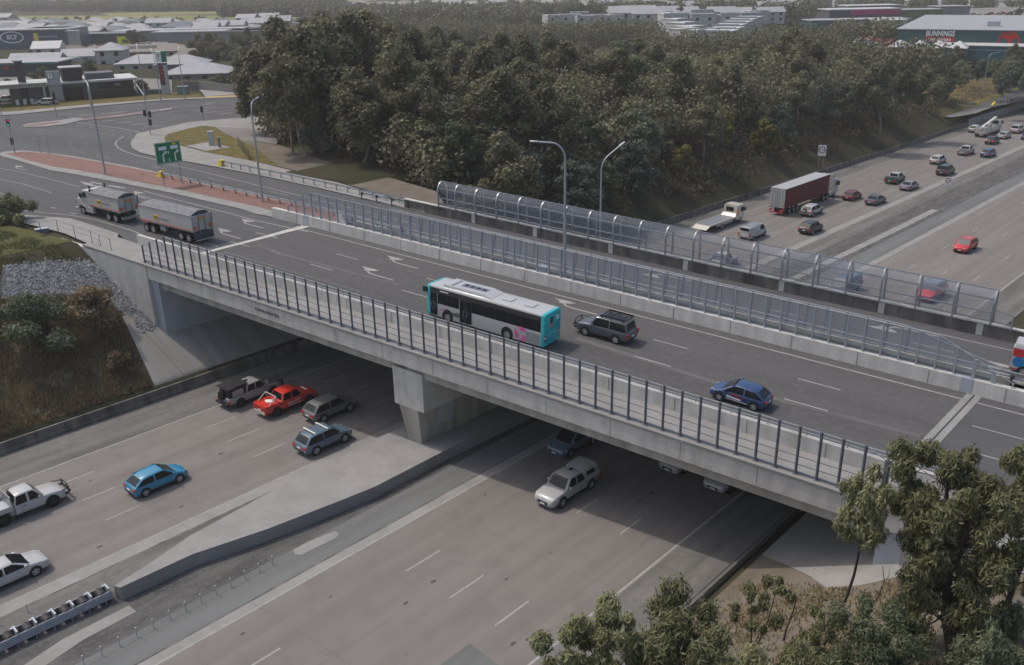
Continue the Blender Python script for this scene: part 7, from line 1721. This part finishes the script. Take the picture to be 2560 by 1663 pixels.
# petrol station shop
def shop():
    P = at(190, 252, 4.3); ax = math.atan2(*(reversed((at(330, 244, 4.3)-at(90, 262, 4.3)).to_2d()))); t = thing('convenience_shop', 'low white roofed convenience shop with green and red striped canopy', 'shop', P, ax)
    mb = MB(); mb.box(-13, 13, 0, 11, 0, 3.9); wl = mb.build('wall', col('shopgrey', (.13,.135,.15), rough=.8), t, local=True)
    mb = MB(); mb.box(-14.5, 14, -1.2, 11.5, 3.9, 4.35); mb.build('roof', ROOFC['white'], t, local=True)
    mb = MB(); mb.box(-19, -5.5, -4.5, 5, 4.0, 4.9); cn = mb.build('canopy', 'white', t, local=True)
    for z, m in ((4.62, 'green'), (4.42, 'red'), (4.2, 'green')): mb = MB(); mb.box(-19.05, -5.45, -4.55, 5.05, z, z+.09); mb.build('stripe', m, cn, local=True)
    mb = MB()
    for x in (-18, -6.3): mb.box(x-.2, x+.2, -4.2, -3.8, 0, 4)
    mb.build('column', 'white', t, local=True)
    mb = MB(); mb.box(-12.8, -6, -.06, 0, .3, 3.2); mb.box(-13.06, -13, .6, 9, .3, 3.2); mb.build('shop_window', 'glassl', wl, local=True)
    mb = MB(); mb.box(-5.2, -2.4, -.8, -.2, .0, 6.9); tw = mb.build('sign_tower', 'white', t, local=True)
    mb = MB(); mb.box(-5.0, -3.7, -.86, -.8, 5.1, 6.7); mb.build('green_panel', 'green', tw, local=True); mb = MB(); mb.box(-4.85, -3.85, -.9, -.86, 5.25, 6.6); wp = mb.build('white_panel', 'signw', tw, local=True); text('7', 1.15, (-4.35, -.93, 5.95), (1,0,0), (0,0,1), 'red', tw, 'sign_text'); 
    mb = MB(); mb.box(-1.9, 2.3, .4, 5, 4.3, 7.2); mb.build('plant_room', col('plantbrown', (.06,.045,.045), rough=.8), t, local=True)
    mb = MB(); mb.box(-2.2, 2.6, .1, 5.3, 7.2, 7.45); mb.build('plant_roof', 'roofgrey', t, local=True)
    mb = MB(); mb.box(3.2, 9.2, 1.5, 7, 4.3, 5.7); mb.build('roof_enclosure', col('enc', (.1,.11,.13), rough=.7), t, local=True)
    mb = MB(); mb.box(5.4, 12.6, -1.0, -.1, 2.6, 3.6); sg = mb.build('dark_fascia', 'blackp', t, local=True); text("BAY'S", .5, (9.4, -1.03, 3.1), (1,0,0), (0,0,1), 'signw', sg, 'sign_text')
    mb = MB(); mb.box(2.2, 12.8, -1.9, -1.1, 0, 1.9); mb.build('hedge_screen', col('hedgebrown', (.06,.045,.035), col2=(.04,.05,.025), scale=3, rough=1, bump=.8), t, local=True)
    mb = MB(); mb.box(-2, 1.8, -.5, -.05, 0, 3.0); mb.build('entry_recess', 'glass', wl, local=True)
    for x in (-12, -10.5, -9): mb = MB(); mb.box(x-.35, x+.35, -2.6, -2.0, 0, 1.4); mb.build('display_stand', random.choice(['yellow', 'red', 'plate']), t, local=True)
shop()
t = thing('price_pylon', 'tall white fuel price pylon with a green topped sign and red numbers', 'sign', at(417, 238, 4.3), .12)
mb = MB(); mb.box(-.95, .95, -.4, .4, 0, 7.3); mb.build('pylon', 'white', t, local=True)
mb = MB(); mb.box(-.8, .25, -.44, -.4, 2.4, 6.9); pn = mb.build('price_panel', 'ink', t, local=True)
for i, s in enumerate(('179', '169', '189', '175', '99')): text(s, .5, (-.27, -.46, 6.55-i*.75), (1,0,0), (0,0,1), MAT.get('pricered') or MAT.setdefault('pricered', emit('pricered', (.8,.08,.08), .25)), pn, 'price_number')
mb = MB(); mb.box(-1.15, 1.15, -.5, .5, 7.6, 10.0); hd = mb.build('sign_head', 'signw', t, local=True); mb = MB(); mb.box(.2, 1.17, -.52, .52, 7.58, 10.02); mb.build('green_panel', 'green', t, local=True); text('7', 1.5, (-.5, -.53, 8.8), (1,0,0), (0,0,1), 'red', hd, 'sign_text')
mb = MB(); mb.box(-1.1, 1.1, -.45, .45, 7.0, 7.4); mb.build('blue_band', 'navy_paint', t, local=True)
t = thing('dark_pylon', 'dark leaning blade column on the forecourt at the left', 'column', at(68, 262, 4.3)); mb = MB(); mb.box(-.7, .7, -.4, .4, 0, 9.3); mb.build('blade', 'ink', t, local=True); mb = MB(); mb.box(-1.1, .7, -.45, .45, 9.3, 9.6); mb.build('cap', 'steel', t, local=True)
# long green edged shop roof at the far left
t = thing('retail_building', 'long low building with pale roof and teal fascia at the left edge', 'shop', at(40, 200, 3.5), .05)
mb = MB(); mb.box(-22, 11, 0, 14, 0, 4.5); mb.build('wall', WALLC['dark'], t, local=True); mb = MB(); mb.box(-22.5, 13, -1.5, 15, 4.5, 4.9); mb.build('roof', ROOFC['light'], t, local=True); mb = MB(); mb.box(-22.5, 13, -1.6, -1.5, 4.3, 4.92); mb.build('teal_fascia', pc('teal_dark', (.02,.13,.13)), t, local=True)
mb = MB(); mb.box(-2, -.8, -1.66, -1.6, 3.2, 4.1); mb.build('red_sign', 'red', t, local=True)
# navy big box stores
def bigbox(P, w, d, h, rz, wall, roof, label, name='warehouse', cat='warehouse'):
    t = thing(name, label, cat, P, rz); mb = MB(); mb.box(-w/2, w/2, 0, d, 0, h); wl = mb.build('wall', wall, t, local=True); mb = MB(); mb.box(-w/2-.5, w/2+.5, -.5, d+.5, h+.003, h+.45); mb.build('roof', roof, t, local=True); return t, wl
navy = pc('navy_wall', (.025,.065,.13))
t, wl = bigbox(at(40, 128, 2), 48, 24, 8.5, .06, navy, ROOFC['light'], 'navy blue retail store with white lettering at the left edge', 'retail_store', 'store')
text('BCF', 2.6, (-.5, -.12, 5.8), (1,0,0), (0,0,1), 'signw', wl, 'sign_text', bold=.08); text('boating camping fishing', 1.1, (14, -.12, 5.9), (1,0,0), (0,0,1), 'signw', wl, 'sign_text')
mb = MB(); O = [(-.5+5.2*math.cos(a), -.08, 5.8+2.5*math.sin(a)) for a in np.linspace(0, 6.28, 25)[:-1]]; I = [(-.5+4.6*math.cos(a), -.08, 5.8+2.0*math.sin(a)) for a in np.linspace(0, 6.28, 25)[:-1]]
for i in range(24): mb.face([O[i], O[(i+1) % 24], I[(i+1) % 24], I[i]])
mb.build('oval_outline', 'signw', wl, local=True)
t, wl = bigbox(at(126, 122, 2), 17, 20, 8.5, .06, pc('blue_wall', (.02,.06,.2)), ROOFC['light'], 'bright blue pet store next to the navy store', 'retail_store', 'store'); text('petbarn', 2.2, (0, -.12, 5.6), (1,0,0), (0,0,1), 'signw', wl, 'sign_text')
t, wl = bigbox(at(225, 112, 2), 40, 16, 4.5, .03, WALLC['dark'], ROOFC['blue'], 'long dark retail building behind the pet store', 'retail_store', 'store')
t, wl = bigbox(at(189, 132, 2), 4, 3, 8.5, .1, 'white', ROOFC['white'], 'narrow white sign tower beside the dark trees', 'sign_tower', 'tower')
for i, (x, y, w, z) in enumerate(((440, 97, 66, 'pale long roofed retail strip in front of the suburb'), (560, 100, 70, 'second pale retail strip with shade arches'), (690, 98, 50, 'pale retail strip cut off by the tall trees'))):
    bigbox(at(x, y+3, 1.5), w, 22, 4.4, .02, WALLC['grey'], ROOFC['light'], z, 'retail_strip', 'shop')
t = thing('flag_banner', 'yellow feather banner in front of the navy store', 'banner', at(98, 132, 2)); mb = MB(); mb.box(-.9, .9, -.05, .05, 2, 8); mb.build('banner_cloth', 'yellow', t, local=True); mb = MB(); mb.box(-1.05, -.9, -.06, .06, 0, 8); mb.build('pole', 'pole', t, local=True)
t = thing('flag_banner', 'bright yellow banner beside the big dark tree', 'banner', at(311, 121, 2)); mb = MB(); mb.box(-2.5, 2.5, -.05, .05, 1, 5); mb.build('banner_cloth', col('bye', (.8,.75,.05)), t, local=True)
# suburb rows: houses copied from a few models
protos = []
def mkproto(i, w, d, h, wall, roof, kd, rh, rows=1):
    return house((0,0,-50), w, d, h, 0, wall, roof, '', kd, rh, rows=rows)
PR = [('pale hip roofed house', mkproto(0, 16, 12, 3, 'white', 'light', 'hip', 2.6)), ('blue grey roofed house', mkproto(1, 18, 12, 3.2, 'grey', 'blue', 'hip', 2.6)), ('white gabled house', mkproto(2, 14, 11, 5.6, 'white', 'light', 'gable', 2.6, 2)), ('curved roof house', mkproto(3, 17, 12, 3.5, 'white', 'light', 'curve', 2.4)), ('tan roofed house', mkproto(4, 16, 12, 3, 'cream', 'tan', 'hip', 2.4)), ('dark roofed house', mkproto(5, 18, 12, 3, 'grey', 'dark', 'hip', 2.6)), ('white flat roofed townhouse', mkproto(6, 11, 12, 6.2, 'white', 'white', 'flat', .3, 2))]
USED = set()
def puthouse(k, P, rz, label, group, sc=1.0):
    nm, p = PR[k]
    if k not in USED: USED.add(k); p.location = P; p.rotation_euler = (0,0,rz); p['label'] = label; p['group'] = group; p.scale = (sc,)*3; return p
    c = copy_thing(p, P, rz=rz, label=label, scale=sc); c['group'] = group; return c
random.seed(21)
def row(y0, xs, ks, where, group, z=1.2, jitter=2, sc=1.0, rz=0, slope=0):
    for i, x in enumerate(xs):
        k = random.choice(ks); P = at(x+random.uniform(-4, 4), y0+slope*(x-xs[0])+random.uniform(-jitter, jitter), z)
        lb = '%s, %s from left in %s' % (PR[k][0], ordn(i), where); puthouse(k, P, rz+random.uniform(-.25, .25), lb, group, sc*random.uniform(.9, 1.1))
row(82, [30, 85, 140, 190, 245, 300, 350, 405, 455, 510, 620, 660, 700], [0, 1, 2, 3, 5], 'the nearest suburb row', 'suburb houses far left', sc=1.0)
row(71, [10, 60, 112, 165, 220, 270, 330, 385, 430, 480, 600, 640, 690], [0, 0, 1, 4, 3], 'the second suburb row', 'suburb houses far left', sc=.95)
row(64, [15, 55, 100, 620, 680], [0, 1, 4, 2], 'the third suburb row', 'suburb houses far left')
row(77, [5, 48, 100, 150, 205, 262, 318, 372, 425, 500, 545, 620, 665, 710], [0, 1, 0, 3, 4, 5], 'the row between the nearest two', 'suburb houses far left', sc=1.0)
row(66, [35, 90, 135, 190, 245, 300, 355, 440, 510, 560, 630, 700], [0, 1, 4, 5], 'the row below the fields', 'suburb houses far left', sc=.95)
row(90, [190, 240, 290, 470, 520], [0, 1, 2], 'the row behind the shops', 'suburb houses far left', sc=1.0)
row(88, [545, 562, 590], [2, 6], 'the gabled group by the shops', 'suburb houses far left', sc=.95)
for j, (y, x0) in enumerate(((26, 770), (21, 790))):
    xs = [x0+i*56 for i in range(18)]; row(y, xs, [0, 4, 4, 0, 3], ['the far pale row', 'the farthest pale row'][j], 'far suburb houses', z=1, jitter=1.5, sc=1.25)
row(14, [1480+i*58 for i in range(13)], [0, 4, 0, 2], 'the top middle suburb', 'far suburb houses', z=1, sc=1.3)
row(12, [2240+i*42 for i in range(8)], [0, 2, 0, 5], 'the top right suburb', 'far suburb houses', z=1, sc=1.1)
row(60, [905, 930, 1025, 1110, 1180, 1265], [0, 5, 0, 0], 'the roofs above the bushland', 'roofs over the bushland', z=0, sc=.9)
# white townhouse estates
GT = 'white townhouses beyond the bushland'
row(68, [1385, 1425, 1462, 1500, 1540], [6], 'the left townhouse terrace', GT, z=1)
row(60, [1400, 1450, 1500, 1560, 1610, 1650], [6, 5], 'the terrace behind', GT, z=1, sc=.95)
row(66, [1560, 1590, 1620], [2, 6], 'the big white group', GT, z=1, sc=1.3)
row(44, [1650, 1700, 1740, 1785, 1830, 1875, 1920, 1960], [2, 6, 2, 0], 'the back townhouse row', GT, z=1, sc=1.25)
row(56, [1665, 1710, 1755, 1800, 1845, 1890, 1925], [6, 2], 'the second townhouse row', GT, z=1, sc=1.05)
row(71, [1680, 1700, 1758, 1790, 1830, 1870], [6], 'the third townhouse row', GT, z=1, sc=1.1)
for i, (x, y) in enumerate(((1695, 78), (1712, 90), (1730, 102), (1722, 110), (1745, 112))): puthouse(6, at(x, y+4, .8), .5, 'white townhouse, %s from the back in the left angled terrace' % ordn(i), GT, 1.05)
for i, (x, y) in enumerate(((1868, 76), (1850, 84), (1838, 92), (1822, 101), (1812, 111), (1796, 120))): puthouse(6, at(x, y+3, .8), -.5, 'white townhouse, %s from the back in the right angled terrace' % ordn(i), GT, 1.1)
# shops on the right, green warehouse
for x, y, w, d, h, wc, rf, lb in ((2185, 40, 34, 18, 6, WALLC['grey'], ROOFC['white'], 'white roofed shop with a magenta stripe'), (2160, 58, 40, 18, 7, WALLC['dark'], ROOFC['white'], 'dark shop with curved white roof'), (2260, 52, 44, 16, 5.5, pc('lime_wall', (.1,.16,.05)), ROOFC['light'], 'lime green shop with green roof edge'), (2150, 78, 48, 14, 5, pc('teal_wall', (.02,.1,.11)), ROOFC['light'], 'long shop with a teal stripe by the car park'), (2230, 80, 14, 10, 5, 'white', ROOFC['white'], 'small white block beside the teal striped shop'), (2385, 44, 18, 16, 6, WALLC['grey'], ROOFC['light'], 'grey shed behind the green warehouse')):
    bigbox(at(x, y, 0.8), w, d, h, .03, wc, rf, lb, 'shop_building', 'shop')
t = thing('magenta_fascia', 'magenta sign board on the white roofed shop', 'sign', at(2185, 36, 6)); mb = MB(); mb.box(-12, 14, -1, 0, 0, 2.2); mb.build('sign_panel', col('magenta', (.4,.03,.12)), t, local=True)
dg = pc('warehouse_green', (.012,.07,.075)); dg2 = pc('warehouse_teal', (.01,.11,.13))
A, B = at(2237, 132, 0), at(2640, 142, 0); d = (B-A); ln = d.length; rz = math.atan2(d.y, d.x)
t = thing('hardware_warehouse', 'huge dark green hardware warehouse with pale roof at the upper right', 'warehouse', A, rz)
mb = MB(); mb.box(0, ln, 0, 62, 0, 8.2); wl = mb.build('wall', dg, t, local=True)
mb = MB(); mb.hexa([(-.5, -.6, 8.2), (ln+1, -.6, 8.2), (ln+1, 63, 8.2), (-.5, 63, 8.2), (-.5, -.6, 8.45), (ln+1, -.6, 8.45), (ln+1, 63, 10.5), (-.5, 63, 10.5)]); rf = mb.build('roof', ROOFC['light'], t, local=True)
for i, x in enumerate((28, 42, 52, 66, 70)): mb = MB(); mb.box(x, x+4, 12+i*6, 15+i*6, 8.6, 10.6); mb.build('roof_vent', 'steell', rf, local=True)
text('BUNNINGS', 2.5, (14.5, -.2, 6.9), (1,0,0), (0,0,1), 'signw', wl, 'sign_text', depth=.05, bold=.06, wscale=.75); 
mb = MB(); mb.box(9.6, 19.4, -.12, -.05, 4.2, 5.8); rb = mb.build('red_banner', 'red', wl, local=True); text('warehouse', 1.7, (14.5, -.3, 5.0), (1,0,0), (0,0,1), 'signw', rb, 'sign_text', depth=.05, bold=.03)
mb = MB(); xc = 36.5; O = [(xc+3.4*math.cos(a), -.15, 4.9+3.1*math.sin(a)) for a in np.linspace(0, 6.28, 29)[:-1]]; I = [(xc+2.9*math.cos(a), -.15, 4.9+2.6*math.sin(a)) for a in np.linspace(0, 6.28, 29)[:-1]]
for i in range(28): mb.face([O[i], O[(i+1) % 28], I[(i+1) % 28], I[i]])
mb.face([(xc-2.4, -.16, 6.0), (xc-2.0, -.16, 6.9), (xc+2, -.16, 7.1), (xc+2.5, -.16, 5.6), (xc+.8, -.16, 5.4), (xc-.3, -.16, 5.1)]); mb.face([(xc-.3, -.16, 5.4), (xc+1.0, -.16, 5.4), (xc+1.5, -.16, 2.2), (xc+.1, -.16, 2.0)]); mb.build('red_hammer_emblem', 'red', wl, local=True, fix=False)
# nursery tent canopies and lower teal annex
A2 = at(2215, 146, -1); t = thing('annex_building', 'low teal walled annex with white peaked canopy in front of the warehouse', 'warehouse', A2, rz)
mb = MB(); mb.box(0, 26, 0, 9, 0, 3.9); mb.build('wall', dg2, t, local=True); mb = MB()
for i in range(4): mb.hexa([(i*6.5, -1, 4), (i*6.5+6.5, -1, 4), (i*6.5+6.5, 10, 4.2), (i*6.5, 10, 4.2), (i*6.5+3.0, 4, 6.0), (i*6.5+3.4, 4, 6.0), (i*6.5+3.4, 5, 6.1), (i*6.5+3.0, 5, 6.1)])
mb.build('tent_canopy', ROOFC['white'], t, local=True)
A3 = at(2348, 150, -1.5); t = thing('annex_building', 'teal timber yard building with wide white roof below the red emblem', 'warehouse', A3, rz-.02)
mb = MB(); mb.box(0, 60, 0, 11, 0, 5); wl = mb.build('wall', dg2, t, local=True); mb = MB(); mb.hexa([(-.5, -.8, 5), (62, -.8, 5), (62, 11.5, 5.5), (-.5, 11.5, 5.5), (-.5, -.8, 5.25), (62, -.8, 5.25), (62, 11.5, 5.8), (-.5, 11.5, 5.8)]); mb.build('roof', ROOFC['white'], t, local=True)
mb = MB(); mb.box(0, 60, -.08, -.02, 3.6, 3.85); mb.build('pale_stripe', 'steell', wl, local=True); mb = MB(); mb.box(22, 25.5, -.5, -.02, 0, 4.4); mb.build('loading_door', 'blackp', wl, local=True); mb = MB(); mb.box(22, 25.5, -2.5, -.52, 0, 2.0); mb.build('loading_dock', 'white', wl, local=True)
# road with traffic in the distance, car parks and fields
quadz([(2010, 60), (2040, 32), (2075, 30), (2085, 45), (2060, 66), (2000, 90)], 1.3, 'distant_road', 'asphalt2')
quadz([(2140, 92), (2245, 88), (2240, 120), (2100, 125)], 1.1, 'car_park', 'gravel'); quadz([(2400, 22), (2600, 14), (2620, 36), (2420, 52)], 1.2, 'car_park', 'gravel')
quadz([(1640, 76), (1660, 70), (1765, 112), (1745, 120)], 1.15, 'estate_street', 'asphalt2'); quadz([(20, 118), (420, 104), (420, 125), (20, 146)], 1.9, 'car_park', 'gravel')
quadz([(-200, 62), (-200, 40), (560, 38), (760, 44), (700, 58), (300, 62)], 1.3, 'field', 'field'); quadz([(250, 33), (560, 27), (560, 35), (280, 40)], 1.35, 'field', 'field'); quadz([(-400, 4), (-400, -12), (1200, -12), (900, 4)], 1.4, 'field', 'field')
quadz([(1560, 82), (1640, 70), (1660, 76), (1640, 92)], 1.2, 'bare_earth', 'soil')
cp = car('suv', 'distant_car', '', 'car', 'white', (0,0,-60), simple=True); cb = car('hatch', 'distant_car', '', 'car', 'charcoal_paint', (0,0,-60), simple=True); cr = car('hatch', 'distant_car', '', 'car', 'bright_red_paint', (0,0,-60), simple=True)
uc = set()
def dcar(x, y, z, lb, grp, yaw=0):
    p = random.choice((cp, cp, cb, cr)); P = at(x, y, z)
    c = {cp: 'white', cb: 'dark', cr: 'red'}[p]; lb = lb % c
    if p.name not in uc: uc.add(p.name); p.location = P; p.rotation_euler = (0,0,yaw); p['label'] = lb; p['group'] = grp; return
    o = copy_thing(p, P, rz=yaw, label=lb); o['group'] = grp
for x, y in ((2068, 36), (2060, 43), (2052, 50), (2046, 56), (2020, 58), (2036, 62), (2026, 68), (2008, 70), (2012, 78), (2030, 76)): dcar(x, y, 1.35, 'tiny %s car on the distant road above the bushland', 'cars on the distant road', 1.2)
for k in range(26): dcar(2135+random.uniform(0, 105), 94+random.uniform(0, 24), 1.2, 'tiny %s car in the car park left of the green warehouse', 'cars in the warehouse car park', random.uniform(-.3, .3))
for k in range(10): dcar(2420+k*15+random.uniform(-3, 3), 42-k*1.2+random.uniform(-3, 3), 1.3, 'tiny %s car parked behind the green warehouse', 'cars behind the warehouse', 0)
for k in range(18): dcar(120+k*17, 124-k*.6+random.uniform(-5, 5), 2, 'tiny %s car in the car park by the navy store', 'cars by the navy store', random.uniform(-.3, .3))
# town trees
GT2 = 'scattered town trees'
def ttree(x, y, z, s, key=None, lb='small dark tree among the houses of the suburb', zs=.8):
    key = key or random.choice(['r0', 'r1', 'r2', 's0', 'g2']); plant(key, at(x, y, z), s, random.uniform(0, 6.28), lb, GT2, zs=zs)
for x, y, s, lb in ((120, 222, .75, 'round tree with olive crown between the shop and the teal fascia'), (28, 235, .5, 'small round tree on the forecourt at the left'), (235, 196, .7, 'dense green tree behind the shop roof'), (310, 222, .6, 'green tree right of the shop'), (350, 240, .5, 'dark street tree beside the price pylon'), (337, 120, 1.0, 'big dark tree standing among the car parks'), (560, 226, .55, 'dark street tree in front of the grey fence'), (600, 232, .6, 'dark street tree before the white wall'), (655, 228, .62, 'narrow dark street tree at the end of the white wall'), (610, 200, .6, 'round tree behind the street trees'), (90, 146, .6, 'dark hedge tree in front of the navy store'), (155, 140, .7, 'bushy tree right of the yellow banner'), (625, 300, .4, 'small sapling beside the lamp at the edge of the apron')):
    ttree(x, y, 3 if y > 160 else 2, s, 'r%d' % random.randint(0, 2), lb)
for k in range(34): ttree(random.uniform(470, 700), random.uniform(112, 178), 2, random.uniform(.55, .85), random.choice(['g0', 'g3', 'r0', 'r1']), 'dark tree in the block behind the pale hip roofed houses')
for k in range(80): ttree(random.uniform(0, 720), random.uniform(58, 108), 1.5, random.uniform(.35, .6))
for k in range(40): ttree(random.uniform(840, 2000), random.uniform(34, 56), 1, random.uniform(.6, .95), random.choice(['g0', 'g3', 'r0']), 'dark tree in the long belt behind the townhouses')
for k in range(40): ttree(random.uniform(1950, 2600), random.uniform(8, 100), 1, random.uniform(.4, .7), None, 'small dark tree among the shops at the upper right')
for k in range(16): ttree(random.uniform(1640, 1950), random.uniform(52, 110), 1, random.uniform(.3, .45), 'r1', 'small garden tree among the white townhouses')
# far woods as masses
def wood(name, label, quads, n, size, seed, hgt, mat='farleaf'):
    r = np.random.default_rng(seed); cl = []
    for (x0, x1, y0, y1, m) in quads:
        for k in range(m):
            P = at(r.uniform(x0, x1), r.uniform(y0, y1), 1); s = hgt*r.uniform(.4, .65); cl.append(((P.x, P.y, 1+hgt*r.uniform(.35, .65)), (s, s, s*1.0)))
    me = leaf_mesh(name, cl, n, size, mat, 0, 1, seed, .5); o = bpy.data.objects.new(name, me); COL.objects.link(o); tag(o, label, 'woodland', kind='stuff')
wood('far_wood', 'grey green far off woodland across the top left', [(-250, 860, 12, 30, 1100), (560, 860, 28, 44, 200)], 110000, 1.7, 31, 8)
wood('far_wood', 'far woodland along the top edge of the picture', [(860, 2700, -22, 2, 1300)], 80000, 2.4, 32, 9)
wood('tree_belt', 'dark continuous tree belt between the far suburb and the townhouses', [(850, 2020, 36, 50, 420), (780, 1350, 44, 66, 240)], 90000, 1.3, 33, 9, 'leaf1')
wood('tree_belt', 'patchy tree belt among the shops at the upper right', [(1990, 2620, -4, 22, 170), (1950, 2060, 14, 34, 60), (2090, 2250, 96, 104, 30)], 30000, 1.1, 34, 7, 'leaf1')
wood('hedge_belt', 'broken line of dark trees along the near edge of the far fields', [(-100, 780, 60, 66, 60)], 9000, .9, 35, 5, 'leaf1')
wood('wood_edge', 'tree tops filling the back of the bushland', [(700, 1250, 92, 112, 130), (1250, 1640, 104, 122, 110), (1640, 1900, 146, 166, 60), (1900, 2120, 122, 150, 60), (2100, 2340, 186, 210, 60)], 70000, .6, 36, 9, 'leaf1')
# ------------------------------------------------------------------ light, air, camera
w = bpy.data.worlds.new('World'); SC.world = w; w.use_nodes = True; nt = w.node_tree
sky = nt.nodes.new('ShaderNodeTexSky'); sky.sky_type = 'NISHITA'; sky.sun_disc = False; sky.air_density = 1.3; sky.dust_density = 4.0
sd = Vector((.6*.819+.1*.574, -.6*.574+.1*.819, -1)).normalized()     # direction the sunlight travels
el = math.asin(-sd.z); az = math.atan2(-sd.x, -sd.y)
sky.sun_elevation = el; sky.sun_rotation = az
nt.links.new(sky.outputs[0], nt.nodes['Background'].inputs['Color']); nt.nodes['Background'].inputs['Strength'].default_value = .15
sl = bpy.data.lights.new('sun', 'SUN'); sl.energy = 2.0; sl.angle = math.radians(1.2); sl.color = (1, .93, .84)
so = bpy.data.objects.new('sun', sl); COL.objects.link(so); so.rotation_euler = sd.to_track_quat('-Z', 'Y').to_euler(); so.location = (0, 0, 200)
HAZE = .0003
if HAZE:
    me = bpy.data.meshes.new('haze'); mb = MB(); mb.box(-5200, 5200, -400, 6300, -22, 60)
    o = mb.build('haze', MAT.setdefault('hazem', bpy.data.materials.new('haze_air'))); m = MAT['hazem']; m.use_nodes = True; m.node_tree.nodes.clear()
    out = m.node_tree.nodes.new('ShaderNodeOutputMaterial'); pv = m.node_tree.nodes.new('ShaderNodeVolumePrincipled'); pv.inputs['Color'].default_value = (.9,.88,.86,1); pv.inputs['Density'].default_value = HAZE; pv.inputs['Anisotropy'].default_value = .2
    m.node_tree.links.new(pv.outputs[0], out.inputs['Volume']); tag(o, 'thin pale air haze', 'haze', kind='stuff')
cd = bpy.data.cameras.new('camera'); co = bpy.data.objects.new('camera', cd); COL.objects.link(co); SC.camera = co
cd.sensor_fit = 'HORIZONTAL'; cd.sensor_width = 36; cd.lens = F/2560*36; cd.clip_end = 12000; cd.clip_start = .5
co.matrix_world = Matrix(((RT.x, UP.x, -FW.x, 0), (RT.y, UP.y, -FW.y, 0), (RT.z, UP.z, -FW.z, H), (0, 0, 0, 1)))
SC.view_settings.view_transform = 'Standard'; SC.view_settings.look = 'None'; SC.view_settings.gamma = 1; SC.view_settings.exposure = 0
SC.cycles.max_bounces = 6; SC.cycles.transparent_max_bounces = 16; SC.cycles.volume_bounces = 0
